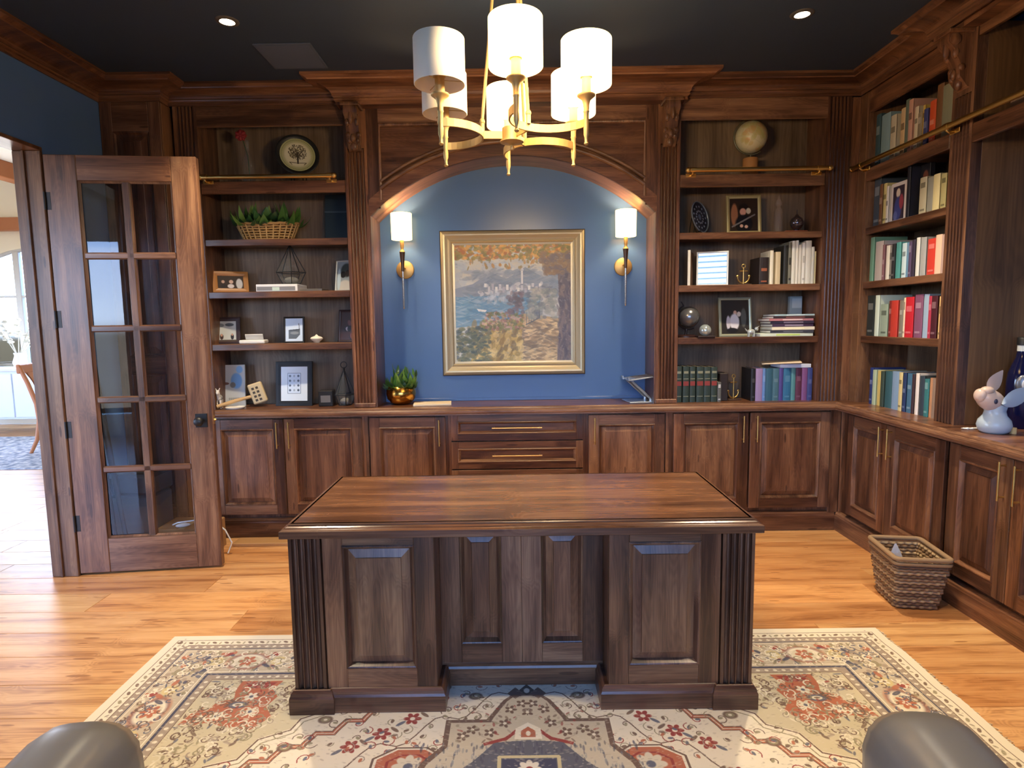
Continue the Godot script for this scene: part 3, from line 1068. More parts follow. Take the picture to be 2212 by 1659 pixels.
# ---------------------------------------------------------------- bookcases
const SHELVES := [1.389, 1.752, 2.11]
const TOPSHELF := 2.495

# local frame: z = 0 is the face, x runs along it, the case goes back to -depth
func bookcase(label: String, at: Vector3, turn: float, x0: float, x1: float, depth: float, i: int) -> Node3D:
	var b := thing("bookcase", label, "bookcase", at, turn)
	part(bx(Vector3(x0, CT, -depth), Vector3(x1, 2.99, -depth + 0.012)), "back_panel", mats["veneer%d" % (i % 2)], b)
	part(bx(Vector3(x0 - 0.004, CT, -depth), Vector3(x0, 2.99, -0.002)), "side_panel", wv(i), b)
	part(bx(Vector3(x1, CT, -depth), Vector3(x1 + 0.004, 2.99, -0.002)), "side_panel", wv(i + 1), b)
	for y: float in SHELVES:
		var g := G.new()
		g.box(Vector3(x0, y - 0.032, -depth + 0.012), Vector3(x1, y, -0.022))
		g.box(Vector3(x0, y - 0.046, -0.022), Vector3(x1, y, -0.004), 0.004)
		part(g, "shelf", wh(i + int(y * 10)), b)
	var t := G.new()
	t.box(Vector3(x0, TOPSHELF - 0.03, -depth + 0.012), Vector3(x1, TOPSHELF, -0.022))
	t.box(Vector3(x0, TOPSHELF - 0.082, -0.022), Vector3(x1, TOPSHELF, 0.006), 0.004)
	part(t, "rail_shelf", wh(i + 2), b)
	part(bx(Vector3(x0 - 0.004, 2.856, -0.024), Vector3(x1 + 0.004, 2.995, 0.002), 0.002), "header", wh(i + 4), b)
	part(bx(Vector3(x0, 2.975, -depth), Vector3(x1, 2.99, -0.024)), "top_panel", wh(i + 1), b)
	return b

func fluted_pilaster(b: Node, x0: float, x1: float, y0: float, y1: float, zf: float, i: int, n := 5, zb := -0.08) -> void:
	var g := G.new()
	flutes(g, x0, x1, y0, y1, zf, 0.017, n, zb)
	part(g, "fluted_pilaster", wv(i), b)

func brass_rail(label: String, at: Vector3, turn: float, x0: float, x1: float, posts: Array) -> void:
	var r := thing("ladder_rail", label, "rail", at, turn)
	var g := G.new()
	g.tube([Vector3(x0, 0, 0.045), Vector3(x1, 0, 0.045)], 0.015, 12)
	part(g, "bar", mats.brass, r)
	for x: float in [x0, x1]:
		g = G.new()
		g.ball(Vector3(x, 0, 0.045), Vector3(0.02, 0.02, 0.02), 12, 8)
		part(g, "end_cap", mats.brass, r)
	for x: float in posts:
		g = G.new()
		g.box(Vector3(x - 0.035, -0.036, -0.004), Vector3(x + 0.035, -0.012, 0.004), 0.003)
		g.tube([Vector3(x, -0.024, 0.0), Vector3(x, -0.03, 0.03), Vector3(x, -0.02, 0.045), Vector3(x, 0.0, 0.045)], 0.0075, 8)
		g.tube([Vector3(x - 0.016, 0, 0.045), Vector3(x + 0.016, 0, 0.045)], 0.0185, 12)
		part(g, "bracket", mats.brass, r)

func build_bookcases() -> void:
	var depth := -ZB + ZU - 0.004
	var l := bookcase("walnut bookcase with fluted edge between the open door and the arch", Vector3(X0, 0, ZU), 0, -2.125, -1.141, depth, 0)
	fluted_pilaster(l, -2.285, -2.1275, CT, 2.992, 0.004, 1)
	# pier between the bookcase and the left wall
	var p := thing("corner_pier", "panelled walnut pier in the corner behind the open door", "pier", Vector3(XL, 0, ZB))
	var g := wg(p)
	g.box(Vector3(XL + 0.002, 0.0, ZB + 0.002), Vector3(-2.3, 2.99, -4.115), 0.003)
	part(g, "body", wv(4), p)
	g = wg(p)
	for s: float in [XL + 0.002, -2.38]:
		g = wg(p)
		g.box(Vector3(s, 0.14, -4.115), Vector3(s + 0.08, 2.99, -4.098), 0.003)
		part(g, "stile", wv(1), p)
	for yy: Array in [[0.14, 0.26], [1.2, 1.32], [2.8, 2.99]]:
		g = wg(p)
		g.box(Vector3(XL + 0.08, yy[0], -4.115), Vector3(-2.38, yy[1], -4.099), 0.003)
		part(g, "rail", wh(1), p)
	for yy: Array in [[0.26, 1.2], [1.32, 2.8]]:
		g = wg(p)
		g.t = g.t * Transform3D(Basis.IDENTITY, Vector3(0, 0, -4.115))
		g.rings(XL + 0.08, yy[0], -2.38, yy[1], [[0.0, 0.017], [0.008, 0.014], [0.016, 0.004], [0.03, 0.005], [0.06, 0.013], [0.062, 0.015]])
		part(g, "panel", wv(3), p)
	g = wg(p)
	g.run([Vector2(XL, -4.115), Vector2(-2.3, -4.115), Vector2(-2.3, -4.19)], [Vector2(0.02, 0), Vector2(0.02, 0.12), Vector2(0.008, 0.14), Vector2(0.0, 0.145)], -1.0)
	part(g, "plinth", wh(1), p)
	var r := bookcase("walnut bookcase between the arch and the right corner", Vector3(X0, 0, ZU), 0, 1.141, 2.125, depth, 2)
	fluted_pilaster(r, 2.1275, 2.285, CT, 2.992, 0.004, 3)
	part(bx(Vector3(2.287, CT, -0.06), Vector3(2.355, 2.99, -0.01), 0.002), "corner_post", wv(2), r)
	brass_rail("brass ladder rail across the left bookcase below the round plate", Vector3(X0, 2.513, ZU + 0.01), 0, -2.1, -1.2, [-2.07, -1.23])
	brass_rail("brass ladder rail across the bookcase below the large globe", Vector3(X0, 2.513, ZU + 0.01), 0, 1.18, 2.13, [1.21, 2.06])

func arc_pts(rad: float, cy: float, xmax: float, n: int) -> Array:
	var a := asin(clampf(xmax / rad, -1, 1))
	var out := []
	for i in n + 1:
		var t := -a + 2 * a * i / n
		out.append(Vector2(sin(t) * rad, cy + cos(t) * rad))
	return out

func build_alcove() -> void:
	var s := thing("arched_surround", "walnut arched surround framing the blue alcove with fluted pilasters", "surround", Vector3(X0, 0, ZU))
	var half := 0.977
	var spring := 2.253
	var rise := 0.39
	var R := (half * half + rise * rise) / (2 * rise)
	var cy := spring + rise - R
	# recessed spandrel field
	var p := PackedVector2Array()
	p.append(Vector2(-0.99, 2.96))
	p.append(Vector2(-0.99, spring))
	for q: Vector2 in arc_pts(R + 0.004, cy, half, 40):
		p.append(q)
	p.append(Vector2(0.99, spring))
	p.append(Vector2(0.99, 2.96))
	var g := G.new()
	g.extrude(p, -0.05, -0.022)
	part(g, "spandrel_panel", wh(3), s)
	# band round the arch
	var inner := arc_pts(R, cy, half, 40)
	var outer := arc_pts(R + 0.085, cy, 0.985, 40)
	var band := PackedVector2Array()
	for q: Vector2 in inner: band.append(q)
	band.append(Vector2(0.985, spring))
	outer.reverse()
	for q: Vector2 in outer: band.append(q)
	band.append(Vector2(-0.985, spring))
	g = G.new()
	g.extrude(band, -0.022, 0.0)
	part(g, "arch_band", wh(2), s)
	for k: Array in [[0.09, 0.015, 0.006], [0.128, 0.012, -0.002]]:
		g = G.new()
		var pts := []
		for q: Vector2 in arc_pts(R + k[0], cy, 0.9, 48):
			pts.append(Vector3(q.x, q.y, k[2]))
		g.tube(pts, k[1], 8)
		part(g, "arch_bead", wh(4), s)
	for sx: float in [-1.0, 1.0]:
		g = G.new()
		g.box(Vector3(0.905 * sx, spring + 0.05, -0.022), Vector3(0.987 * sx, 2.96, -0.0012), 0.001)
		part(g, "stile", wv(1), s)
		# corner moulding of the spandrel field
		g = G.new()
		g.tube([Vector3(0.9 * sx, 2.36, -0.006), Vector3(0.9 * sx, 2.855, -0.006), Vector3(0, 2.855, -0.006)], 0.013, 8)
		part(g, "field_bead", wv(0), s)
		# pilaster with corbel above
		var a := minf(0.985 * sx, 1.135 * sx)
		g = G.new()
		flutes(g, a, a + 0.15, CT, 2.7, 0.006, 0.018, 5, -0.09)
		g.box(Vector3(a, 2.7, -0.09), Vector3(a + 0.15, 2.965, 0.006))
		part(g, "fluted_pilaster", wv(2 if sx < 0 else 5), s)
		part(bx(Vector3(a, CT, -0.09), Vector3(a + 0.15, CT + 0.03, 0.012), 0.004), "pilaster_foot", wv(2), s)
		corbel(s, Vector3(a + 0.075, 2.952, 0.006), 0.0, wv(4))
		# jamb lining
		var jx := minf(half * sx, (half + 0.02) * sx)
		part(bx(Vector3(jx, CT, ZB - ZU + 0.001), Vector3(jx + 0.02, spring, -0.0005)), "jamb", wv(0), s)
	part(bx(Vector3(-0.905, 2.862, -0.022), Vector3(0.905, 2.962, -0.0014), 0.001), "top_rail", wh(0), s)
	part(bx(Vector3(-1.145, 2.957, -0.01), Vector3(1.145, CEIL - 0.001, 0.082), 0.0), "frieze", wh(5), s)
	g = G.new()
	var P := []
	for z: float in [-0.0005, ZB - ZU + 0.001]:
		var rw := []
		for q: Vector2 in inner:
			rw.append(Vector3(q.x, q.y, z))
		P.append(rw)
	g.grid([P[1], P[0]])
	part(g, "soffit", wh(1), s)
	# painted base strip of the alcove wall
	g = G.new()
	g.box(Vector3(X0 - half, CT, ZB), Vector3(X0 + half, CT + 0.022, ZB + 0.012), 0.004)
	struct(g, "baseboard_back", mats.slate, "slate blue strip at the foot of the alcove wall")

func build_right_wall() -> void:
	var depth := XR - XU - 0.004
	var b := bookcase("walnut bookcase full of books on the right wall", Vector3(XU, 0, -4.21), -PI / 2, 0.09, 0.855, depth, 4)
	fluted_pilaster(b, -0.015, 0.084, CT, 2.992, 0.004, 4, 4, -0.03)
	var g := G.new()
	flutes(g, 0.8615, 1.014, CT, 2.66, 0.006, 0.018, 5, -0.05)
	g.box(Vector3(0.8615, 2.66, -0.05), Vector3(1.014, 2.99, 0.006))
	part(g, "fluted_pilaster", wv(0), b)
	part(bx(Vector3(0.8615, CT, -depth), Vector3(1.014, 2.99, -0.0505), 0.002), "end_panel", mats.veneer_warm, b)
	corbel(b, Vector3(0.935, 2.962, 0.006), 0.0, wv(2))
	part(bx(Vector3(0.83, 2.966, 0.008), Vector3(1.014, CEIL - 0.001, 0.08)), "frieze", wh(3), b)
	# bridge over the right alcove
	var s := thing("bridge_shelf", "high walnut shelf bridging the alcove on the right wall", "shelf", Vector3(XU, 0, -3.195), -PI / 2)
	part(bx(Vector3(0.0, TOPSHELF - 0.03, -depth), Vector3(1.9, TOPSHELF, -0.02)), "board", wh(1), s)
	part(bx(Vector3(0.0, TOPSHELF - 0.095, -0.02), Vector3(1.9, TOPSHELF, 0.006), 0.004), "fascia", wh(3), s)
	part(bx(Vector3(0.0, TOPSHELF, -depth), Vector3(1.9, 2.99, -depth + 0.012)), "back_panel", mats.veneer0, s)
	part(bx(Vector3(0.0, 2.92, -0.02), Vector3(1.9, 2.995, 0.0), 0.002), "header", wh(5), s)
	part(bx(Vector3(0.0, 2.966, -0.02), Vector3(1.9, CEIL - 0.001, 0.08)), "frieze", wh(2), s)
	part(bx(Vector3(1.9, CT, -depth), Vector3(2.05, 2.99, 0.006), 0.003), "end_panel", wv(1), s)
	brass_rail("long brass ladder rail running along the right wall", Vector3(XU - 0.01, 2.515, -4.21), -PI / 2, 0.0, 2.9, [0.1, 0.9, 1.9, 2.8])

# ---------------------------------------------------------------- desk
func build_desk() -> void:
	var d := thing("desk", "large walnut executive desk with fluted corners and raised panels on the patterned rug", "desk", Vector3(0.02, 0.012, -2.55))
	var y0 := 0.012
	var g := wg(d)
	var T := 0.77
	var xa := -0.886
	var xb := 0.926
	var za := -2.93
	var zb := -2.175
	var pr := [Vector2(-0.03, T - 0.05), Vector2(0.0, T - 0.05), Vector2(0.002, T - 0.048), Vector2(0.002, T - 0.022), Vector2(0.0, T - 0.02), Vector2(-0.008, T - 0.018), Vector2(-0.012, T - 0.016), Vector2(-0.015, T - 0.012), Vector2(-0.022, T - 0.009), Vector2(-0.026, T - 0.008), Vector2(-0.026, T - 0.004), Vector2(-0.032, T), Vector2(-0.04, T)]
	g.run([Vector2((xa + xb) / 2, zb), Vector2(xb, zb), Vector2(xb, za), Vector2(xa, za), Vector2(xa, zb), Vector2((xa + xb) / 2, zb)], pr, -1.0)
	g.box(Vector3(xa + 0.03, T - 0.05, za + 0.03), Vector3(xb - 0.03, T, zb - 0.03))
	var desk_top: StandardMaterial3D = wh(2).duplicate()
	desk_top.roughness = 0.22
	desk_top.uv1_scale = Vector3.ONE * 0.62
	desk_top.albedo_color = Color(0.9, 0.88, 0.86)
	part(g, "desk_top", desk_top, d)
	var zf := -2.212
	for s: float in [-1.0, 1.0]:
		var mid := 0.02
		# pedestal body
		g = wg(d)
		var pa := minf(mid + 0.334 * s, mid + 0.86 * s)
		g.box(Vector3(pa, y0, -2.88), Vector3(pa + 0.526, T - 0.05, zf - 0.021), 0.002)
		part(g, "pedestal", wv(1 if s < 0 else 4), d)
		var fx := minf(mid + 0.334 * s, mid + 0.762 * s)
		panel_door(d, "pedestal_panel", Vector3(fx, 0.1, zf - 0.021) - d.position, 0.428, T - 0.15, 0.078, "", 2 if s < 0 else 5, false, 0.085, 0.043)
		# fluted corner post
		g = wg(d)
		var fa := minf(mid + 0.766 * s, mid + 0.888 * s)
		flutes(g, fa, fa + 0.122, 0.1, T - 0.05, -2.205, 0.018, 4, -2.33, 0.01)
		part(g, "corner_post", wv(3), d)
		# plinth of the pedestal and of the post
		g = wg(d)
		var prof := [Vector2(0.018, y0), Vector2(0.018, 0.075), Vector2(0.014, 0.084), Vector2(0.012, 0.094), Vector2(0.004, 0.104), Vector2(0.0, 0.106)]
		var ia := mid + 0.32 * s
		var ib := mid + 0.75 * s
		var path := [Vector2(ia, -2.36), Vector2(ia, zf + 0.001), Vector2(ib, zf + 0.001)]
		g.run(path, prof, -s)
		g.box(Vector3(minf(ia, ib), y0, -2.36), Vector3(maxf(ia, ib), 0.1, zf))
		part(g, "plinth", wh(3), d)
		g = wg(d)
		var ba := minf(mid + 0.752 * s, mid + 0.89 * s)
		g.box(Vector3(ba, y0, -2.34), Vector3(ba + 0.138, 0.1, -2.205))
		g.run([Vector2(ba, -2.34), Vector2(ba, -2.2), Vector2(ba + 0.138, -2.2), Vector2(ba + 0.138, -2.34)], prof, -1.0)
		part(g, "plinth_block", wh(1), d)
		# modesty panel half
		var mx := minf(mid, mid + 0.334 * s)
		panel_door(d, "modesty_panel", Vector3(mx, 0.11, -2.385) - d.position, 0.334, T - 0.16, 0.083, "", 3 if s < 0 else 0, false, 0.085, 0.045)
	g = wg(d)
	g.box(Vector3(-0.32, y0, -2.4), Vector3(0.36, 0.1, -2.372))
	g.run([Vector2(-0.32, -2.372), Vector2(0.36, -2.372)], [Vector2(0.012, y0), Vector2(0.012, 0.085), Vector2(0.008, 0.094), Vector2(0.009, 0.104), Vector2(0.0, 0.114)], -1.0)
	part(g, "modesty_plinth", wh(4), d)

# ---------------------------------------------------------------- rug
func flower(im: Image, c: Vector2, r: float, petals: int, a: Color, b: Color) -> void:
	for i in petals:
		var t := TAU * i / petals
		dab(im, c.x + cos(t) * r * 0.6, c.y + sin(t) * r * 0.6, r * 0.45, r * 0.3, a, 1.0, t)
	dab(im, c.x, c.y, r * 0.32, r * 0.32, b, 1.0)

func curl(im: Image, c: Vector2, rad: float, a0: float, col: Color, w: float) -> void:
	var pts := []
	for i in 11:
		var t := i / 10.0
		pts.append(c + Vector2.from_angle(a0 + t * 4.6) * rad * (1.0 - 0.75 * t))
	line(im, pts, w, col)

func rug_image() -> Image:
	var W := 1024
	var H := 820
	var iv := rgb(226, 214, 190)
	var iv2 := rgb(208, 196, 170)
	var tp := rgb(160, 142, 124)
	var sl := rgb(98, 98, 110)
	var nv := rgb(72, 70, 86)
	var ru := rgb(176, 102, 72)
	var rd := rgb(146, 62, 52)
	var ol := rgb(148, 136, 106)
	var br := rgb(112, 88, 72)
	var im := Image.create(W, H, false, Image.FORMAT_RGB8)
	im.fill(iv)
	var r := RandomNumberGenerator.new()
	r.seed = 21
	var ring := func(d: int, c: Color) -> void:
		im.fill_rect(Rect2i(d, d, W - d, H - d), c)
	ring.call(24, br)
	ring.call(26, iv)
	ring.call(50, br)
	ring.call(52, tp)
	ring.call(71, nv)
	ring.call(74, rgb(188, 172, 148))
	ring.call(190, nv)
	ring.call(197, tp)
	ring.call(217, br)
	ring.call(219, iv)
	# guard band motifs
	for side in 2:
		var L := W if side == 0 else H
		var k := 34
		while k < L:
			var c := Vector2(k, 38) if side == 0 else Vector2(38, k)
			var t := 0.5 if side == 0 else 1.07
			dab(im, c.x, c.y, 9, 4.5, br if k % 3 else ol, 0.9, t)
			var o := Vector2(17, 3) if side == 0 else Vector2(3, 17)
			dab(im, c.x + o.x, c.y + o.y, 6, 3, ol, 0.8, t + 1.2)
			dab(im, c.x + o.x, c.y - o.y, 3, 2, tp, 0.8)
			k += 34
		k = 30
		while k < L:
			var c := Vector2(k, 61) if side == 0 else Vector2(61, k)
			poly(im, [c + Vector2(-7, 0), c + Vector2(0, -5), c + Vector2(7, 0), c + Vector2(0, 5)], iv)
			var c2 := Vector2(k, 207) if side == 0 else Vector2(207, k)
			if k > 215:
				dab(im, c2.x, c2.y, 6, 5, iv, 0.95)
			k += 22
		# main border: vine, leaves, rosettes
		var vine := []
		k = 90
		while k < L + 40:
			var ph := sin(k / 44.0) * 26.0
			vine.append(Vector2(k, 132 + ph) if side == 0 else Vector2(132 + ph, k))
			k += 10
		line(im, vine, 4.0, sl)
		k = 110
		var q := 0
		while k < L + 60:
			for j in 5:
				var ox := r.randf_range(-26, 26)
				var oy := r.randf_range(-46, 46)
				var c := Vector2(k + ox, 132 + oy) if side == 0 else Vector2(132 + oy, k + ox)
				if c.x > 80 and c.y > 80:
					dab(im, c.x, c.y, r.randf_range(8, 16), r.randf_range(4, 8), [sl, ol, tp, nv, ru, ol][r.randi_range(0, 5)], 0.85, r.randf() * 3.0)
			k += 26
		for c0: float in ([272.0, 520.0, 772.0, 1024.0] if side == 0 else [345.0, 590.0, 820.0]):
			var c := Vector2(c0, 134) if side == 0 else Vector2(134, c0)
			var e := Vector2(50, 36) if side == 0 else Vector2(36, 50)
			dab(im, c.x, c.y, e.x * 1.25, e.y * 1.25, ru, 0.8)
			dab(im, c.x, c.y, e.x * 1.1, e.y * 1.1, sl, 0.6)
			dab(im, c.x, c.y, e.x, e.y, iv, 1.0)
			dab(im, c.x, c.y, e.x * 0.72, e.y * 0.72, iv2, 1.0)
			flower(im, c, 24, 6, ru, rd)
			flower(im, c, 10, 5, iv, rd)
			for s: float in [-1.0, 1.0]:
				var o := Vector2(84 * s, 0) if side == 0 else Vector2(0, 84 * s)
				dab(im, c.x + o.x, c.y + o.y, 22, 22, rgb(206, 186, 130), 0.9)
				flower(im, c + o, 13, 5, iv, br)
				var o2 := Vector2(66 * s, -34) if side == 0 else Vector2(-34, 66 * s)
				dab(im, c.x + o2.x, c.y + o2.y, 14, 8, rd, 0.9, 0.6 * s)
				dab(im, c.x + o.x * 0.7, c.y + o.y * 0.7 + 22, 16, 6, nv, 0.85, 0.5)
		line(im, [Vector2(80, 80), Vector2(80 + (L if side == 0 else 0), 80 + (L if side == 1 else 0))], 2.0, iv)
		line(im, [Vector2(183, 183), Vector2(183 + (L if side == 0 else 0), 183 + (L if side == 1 else 0))], 3.0, iv)
	# curls in the main border
	for i in 420:
		var along := r.randf_range(84, 1000)
		var acr := r.randf_range(84, 180)
		var c := Vector2(along, acr) if i % 2 == 0 else Vector2(acr, minf(along, 810))
		curl(im, c, r.randf_range(6, 16), r.randf() * TAU, [iv, br, iv, sl, ol, iv][i % 6], r.randf_range(2.4, 4.0))
	# corner piece of the field
	poly(im, [Vector2(219, 219), Vector2(640, 219), Vector2(600, 280), Vector2(560, 300), Vector2(540, 350), Vector2(500, 372), Vector2(490, 410), Vector2(430, 440), Vector2(410, 500), Vector2(350, 520), Vector2(330, 590), Vector2(270, 620), Vector2(219, 690)], rgb(200, 186, 154))
	for i in 340:
		var x := r.randf_range(225, 600)
		var y := r.randf_range(225, 640)
		if (x - 219) / 400.0 + (y - 219) / 440.0 < 0.98:
			dab(im, x, y, r.randf_range(6, 15), r.randf_range(2, 5), [br, ol, tp, sl, iv][r.randi_range(0, 4)], 0.8, r.randf() * 3.0)
	poly(im, [Vector2(300, 226), Vector2(405, 226), Vector2(392, 262), Vector2(415, 290), Vector2(402, 330), Vector2(430, 366), Vector2(400, 412), Vector2(330, 400), Vector2(300, 386), Vector2(226, 392), Vector2(240, 340), Vector2(270, 340), Vector2(276, 310), Vector2(312, 300), Vector2(300, 262)], ru)
	poly(im, [Vector2(312, 232), Vector2(392, 232), Vector2(380, 256), Vector2(330, 256)], rd)
	for c: Vector2 in [Vector2(350, 290), Vector2(372, 348), Vector2(300, 362), Vector2(268, 372)]:
		flower(im, c, 17, 6, iv, sl)
	dab(im, 332, 322, 26, 15, sl, 0.95); dab(im, 332, 322, 15, 8, iv, 1.0); dab(im, 332, 322, 8, 4, br, 1.0)
	for i in 40:
		dab(im, r.randf_range(240, 420), r.randf_range(240, 400), r.randf_range(4, 9), r.randf_range(2, 4), [rd, br, iv2, ru][r.randi_range(0, 3)], 0.8, r.randf() * 3.0)
	line(im, [Vector2(640, 219), Vector2(600, 284), Vector2(562, 304), Vector2(542, 354), Vector2(502, 376), Vector2(492, 414), Vector2(432, 444), Vector2(412, 504), Vector2(352, 524), Vector2(332, 594), Vector2(272, 624), Vector2(219, 694)], 4.0, br)
	line(im, [Vector2(655, 219), Vector2(612, 292), Vector2(574, 314), Vector2(552, 364), Vector2(512, 386), Vector2(502, 424), Vector2(442, 456), Vector2(422, 514), Vector2(362, 536), Vector2(342, 606), Vector2(282, 636), Vector2(219, 712)], 3.0, ol)
	for i in 420:
		var x := r.randf_range(228, 560)
		var y := r.randf_range(228, 600)
		if (x - 219) / 400.0 + (y - 219) / 440.0 < 0.95:
			curl(im, Vector2(x, y), r.randf_range(7, 18), r.randf() * TAU, [br, iv, ol, br, iv2, tp][i % 6], r.randf_range(2.2, 4.0))
	# stepped diagonal of the field
	var st := []
	var p := Vector2(760, 300)
	while p.y < 840:
		st.append(p)
		p += Vector2(-38, 0); st.append(p)
		p += Vector2(-14, 30); st.append(p)
		p += Vector2(-4, 12)
	line(im, st, 15.0, br)
	line(im, st, 10.0, ru)
	line(im, st, 2.5, iv)
	# scattered palmettes on the ivory ground
	for c: Vector2 in [Vector2(560, 380), Vector2(500, 470), Vector2(430, 560), Vector2(380, 660), Vector2(300, 740), Vector2(700, 262), Vector2(820, 262), Vector2(900, 300)]:
		dab(im, c.x, c.y, 19, 15, br, 0.9); dab(im, c.x, c.y, 12, 9, ol, 1.0); dab(im, c.x, c.y, 5, 4, iv, 1.0)
	for c: Vector2 in [Vector2(640, 470), Vector2(700, 430), Vector2(610, 560), Vector2(560, 660), Vector2(520, 760), Vector2(760, 380), Vector2(740, 300)]:
		flower(im, c, 21, 6, rd, iv)
		dab(im, c.x + 26, c.y - 14, 14, 5, br, 0.9, 0.7)
		dab(im, c.x - 24, c.y + 16, 14, 5, sl, 0.9, -0.7)
	var v2 := []
	for i in 30:
		v2.append(Vector2(470 + 18 * i, 640 - 12.5 * i + sin(i * 0.9) * 22))
	line(im, v2, 3.0, br)
	for i in 230:
		var x := r.randf_range(300, 1000)
		var y := r.randf_range(235, 810)
		if (x - 219) / 400.0 + (y - 219) / 440.0 > 1.1:
			curl(im, Vector2(x, y), r.randf_range(8, 20), r.randf() * TAU, [br, ol, tp, rd][i % 4], 2.2)
			dab(im, x, y, 7, 4, [ol, br, ru, sl][i % 4], 0.9, r.randf() * 3)
	# red side medallion
	for k: Array in [[86, br], [80, iv], [74, ru], [52, rd], [46, ru]]:
		var o := []
		for i in 8:
			var t := TAU * (i + 0.5) / 8
			o.append(Vector2(775, 530) + Vector2(cos(t), sin(t) * 0.72) * float(k[0]))
		poly(im, o, k[1])
	flower(im, Vector2(775, 530), 34, 8, iv2, sl)
	# pendant and heart of the medallion (mirrored about x = 1024, y = 820)
	poly(im, [Vector2(1024, 286), Vector2(985, 300), Vector2(968, 316), Vector2(938, 372), Vector2(930, 386), Vector2(838, 386), Vector2(838, 470), Vector2(800, 520), Vector2(760, 640), Vector2(640, 820), Vector2(1024, 820)], br)
	poly(im, [Vector2(1024, 300), Vector2(990, 306), Vector2(976, 322), Vector2(946, 380), Vector2(940, 396), Vector2(850, 396), Vector2(850, 474), Vector2(812, 526), Vector2(774, 646), Vector2(664, 820), Vector2(1024, 820)], rgb(196, 182, 156))
	for c: Vector2 in [Vector2(1024, 278), Vector2(996, 290)]:
		poly(im, [c + Vector2(0, -24), c + Vector2(-20, 2), c + Vector2(0, 22), c + Vector2(20, 2)], br if c.x < 1000 else rgb(86, 72, 60))
	dab(im, 1024, 280, 8, 11, iv, 1.0)
	for c: Vector2 in [Vector2(985, 352), Vector2(1024, 362), Vector2(1012, 330), Vector2(972, 400), Vector2(900, 420), Vector2(880, 440), Vector2(940, 430)]:
		flower(im, c, 15, 5, br, iv)
	for i in 60:
		dab(im, r.randf_range(860, 1024), r.randf_range(330, 470), r.randf_range(4, 9), r.randf_range(2, 4), [tp, br, ol, rd][r.randi_range(0, 3)], 0.6, r.randf() * 3.0)
	poly(im, [Vector2(1024, 455), Vector2(950, 462), Vector2(938, 478), Vector2(905, 520), Vector2(860, 560), Vector2(850, 640), Vector2(760, 820), Vector2(1024, 820)], rgb(96, 94, 100))
	for i in 500:
		dab(im, r.randf_range(790, 1024), r.randf_range(465, 820), r.randf_range(1.5, 3), r.randf_range(4, 10), [nv, rgb(140, 138, 138), sl, rgb(70, 70, 78)][r.randi_range(0, 3)], 0.5)
	line(im, [Vector2(1024, 410), Vector2(1000, 424), Vector2(975, 450), Vector2(930, 466)], 9.0, rd)
	poly(im, [Vector2(1024, 398), Vector2(996, 418), Vector2(994, 452), Vector2(1024, 452)], iv)
	poly(im, [Vector2(1024, 412), Vector2(1008, 426), Vector2(1008, 446), Vector2(1024, 446)], ru)
	dab(im, 1024, 434, 6, 9, iv, 1.0)
	line(im, [Vector2(1024, 505), Vector2(962, 505), Vector2(962, 640), Vector2(900, 700), Vector2(900, 820)], 8.0, rgb(200, 184, 140))
	poly(im, [Vector2(1024, 512), Vector2(968, 512), Vector2(968, 640), Vector2(1024, 700)], nv)
	flower(im, Vector2(1024, 540), 26, 8, iv, rd)
	poly(im, [Vector2(800, 820), Vector2(880, 740), Vector2(1024, 720), Vector2(1024, 820)], ru)
	# wear: flecks of bare warp through the whole pile
	for i in 5200:
		var x := r.randf_range(26, W)
		var y := r.randf_range(26, H)
		dab(im, x, y, r.randf_range(2, 7), r.randf_range(1, 2.4), iv2 if i % 3 else tp, 0.38, r.randf() * 0.5)
	return im

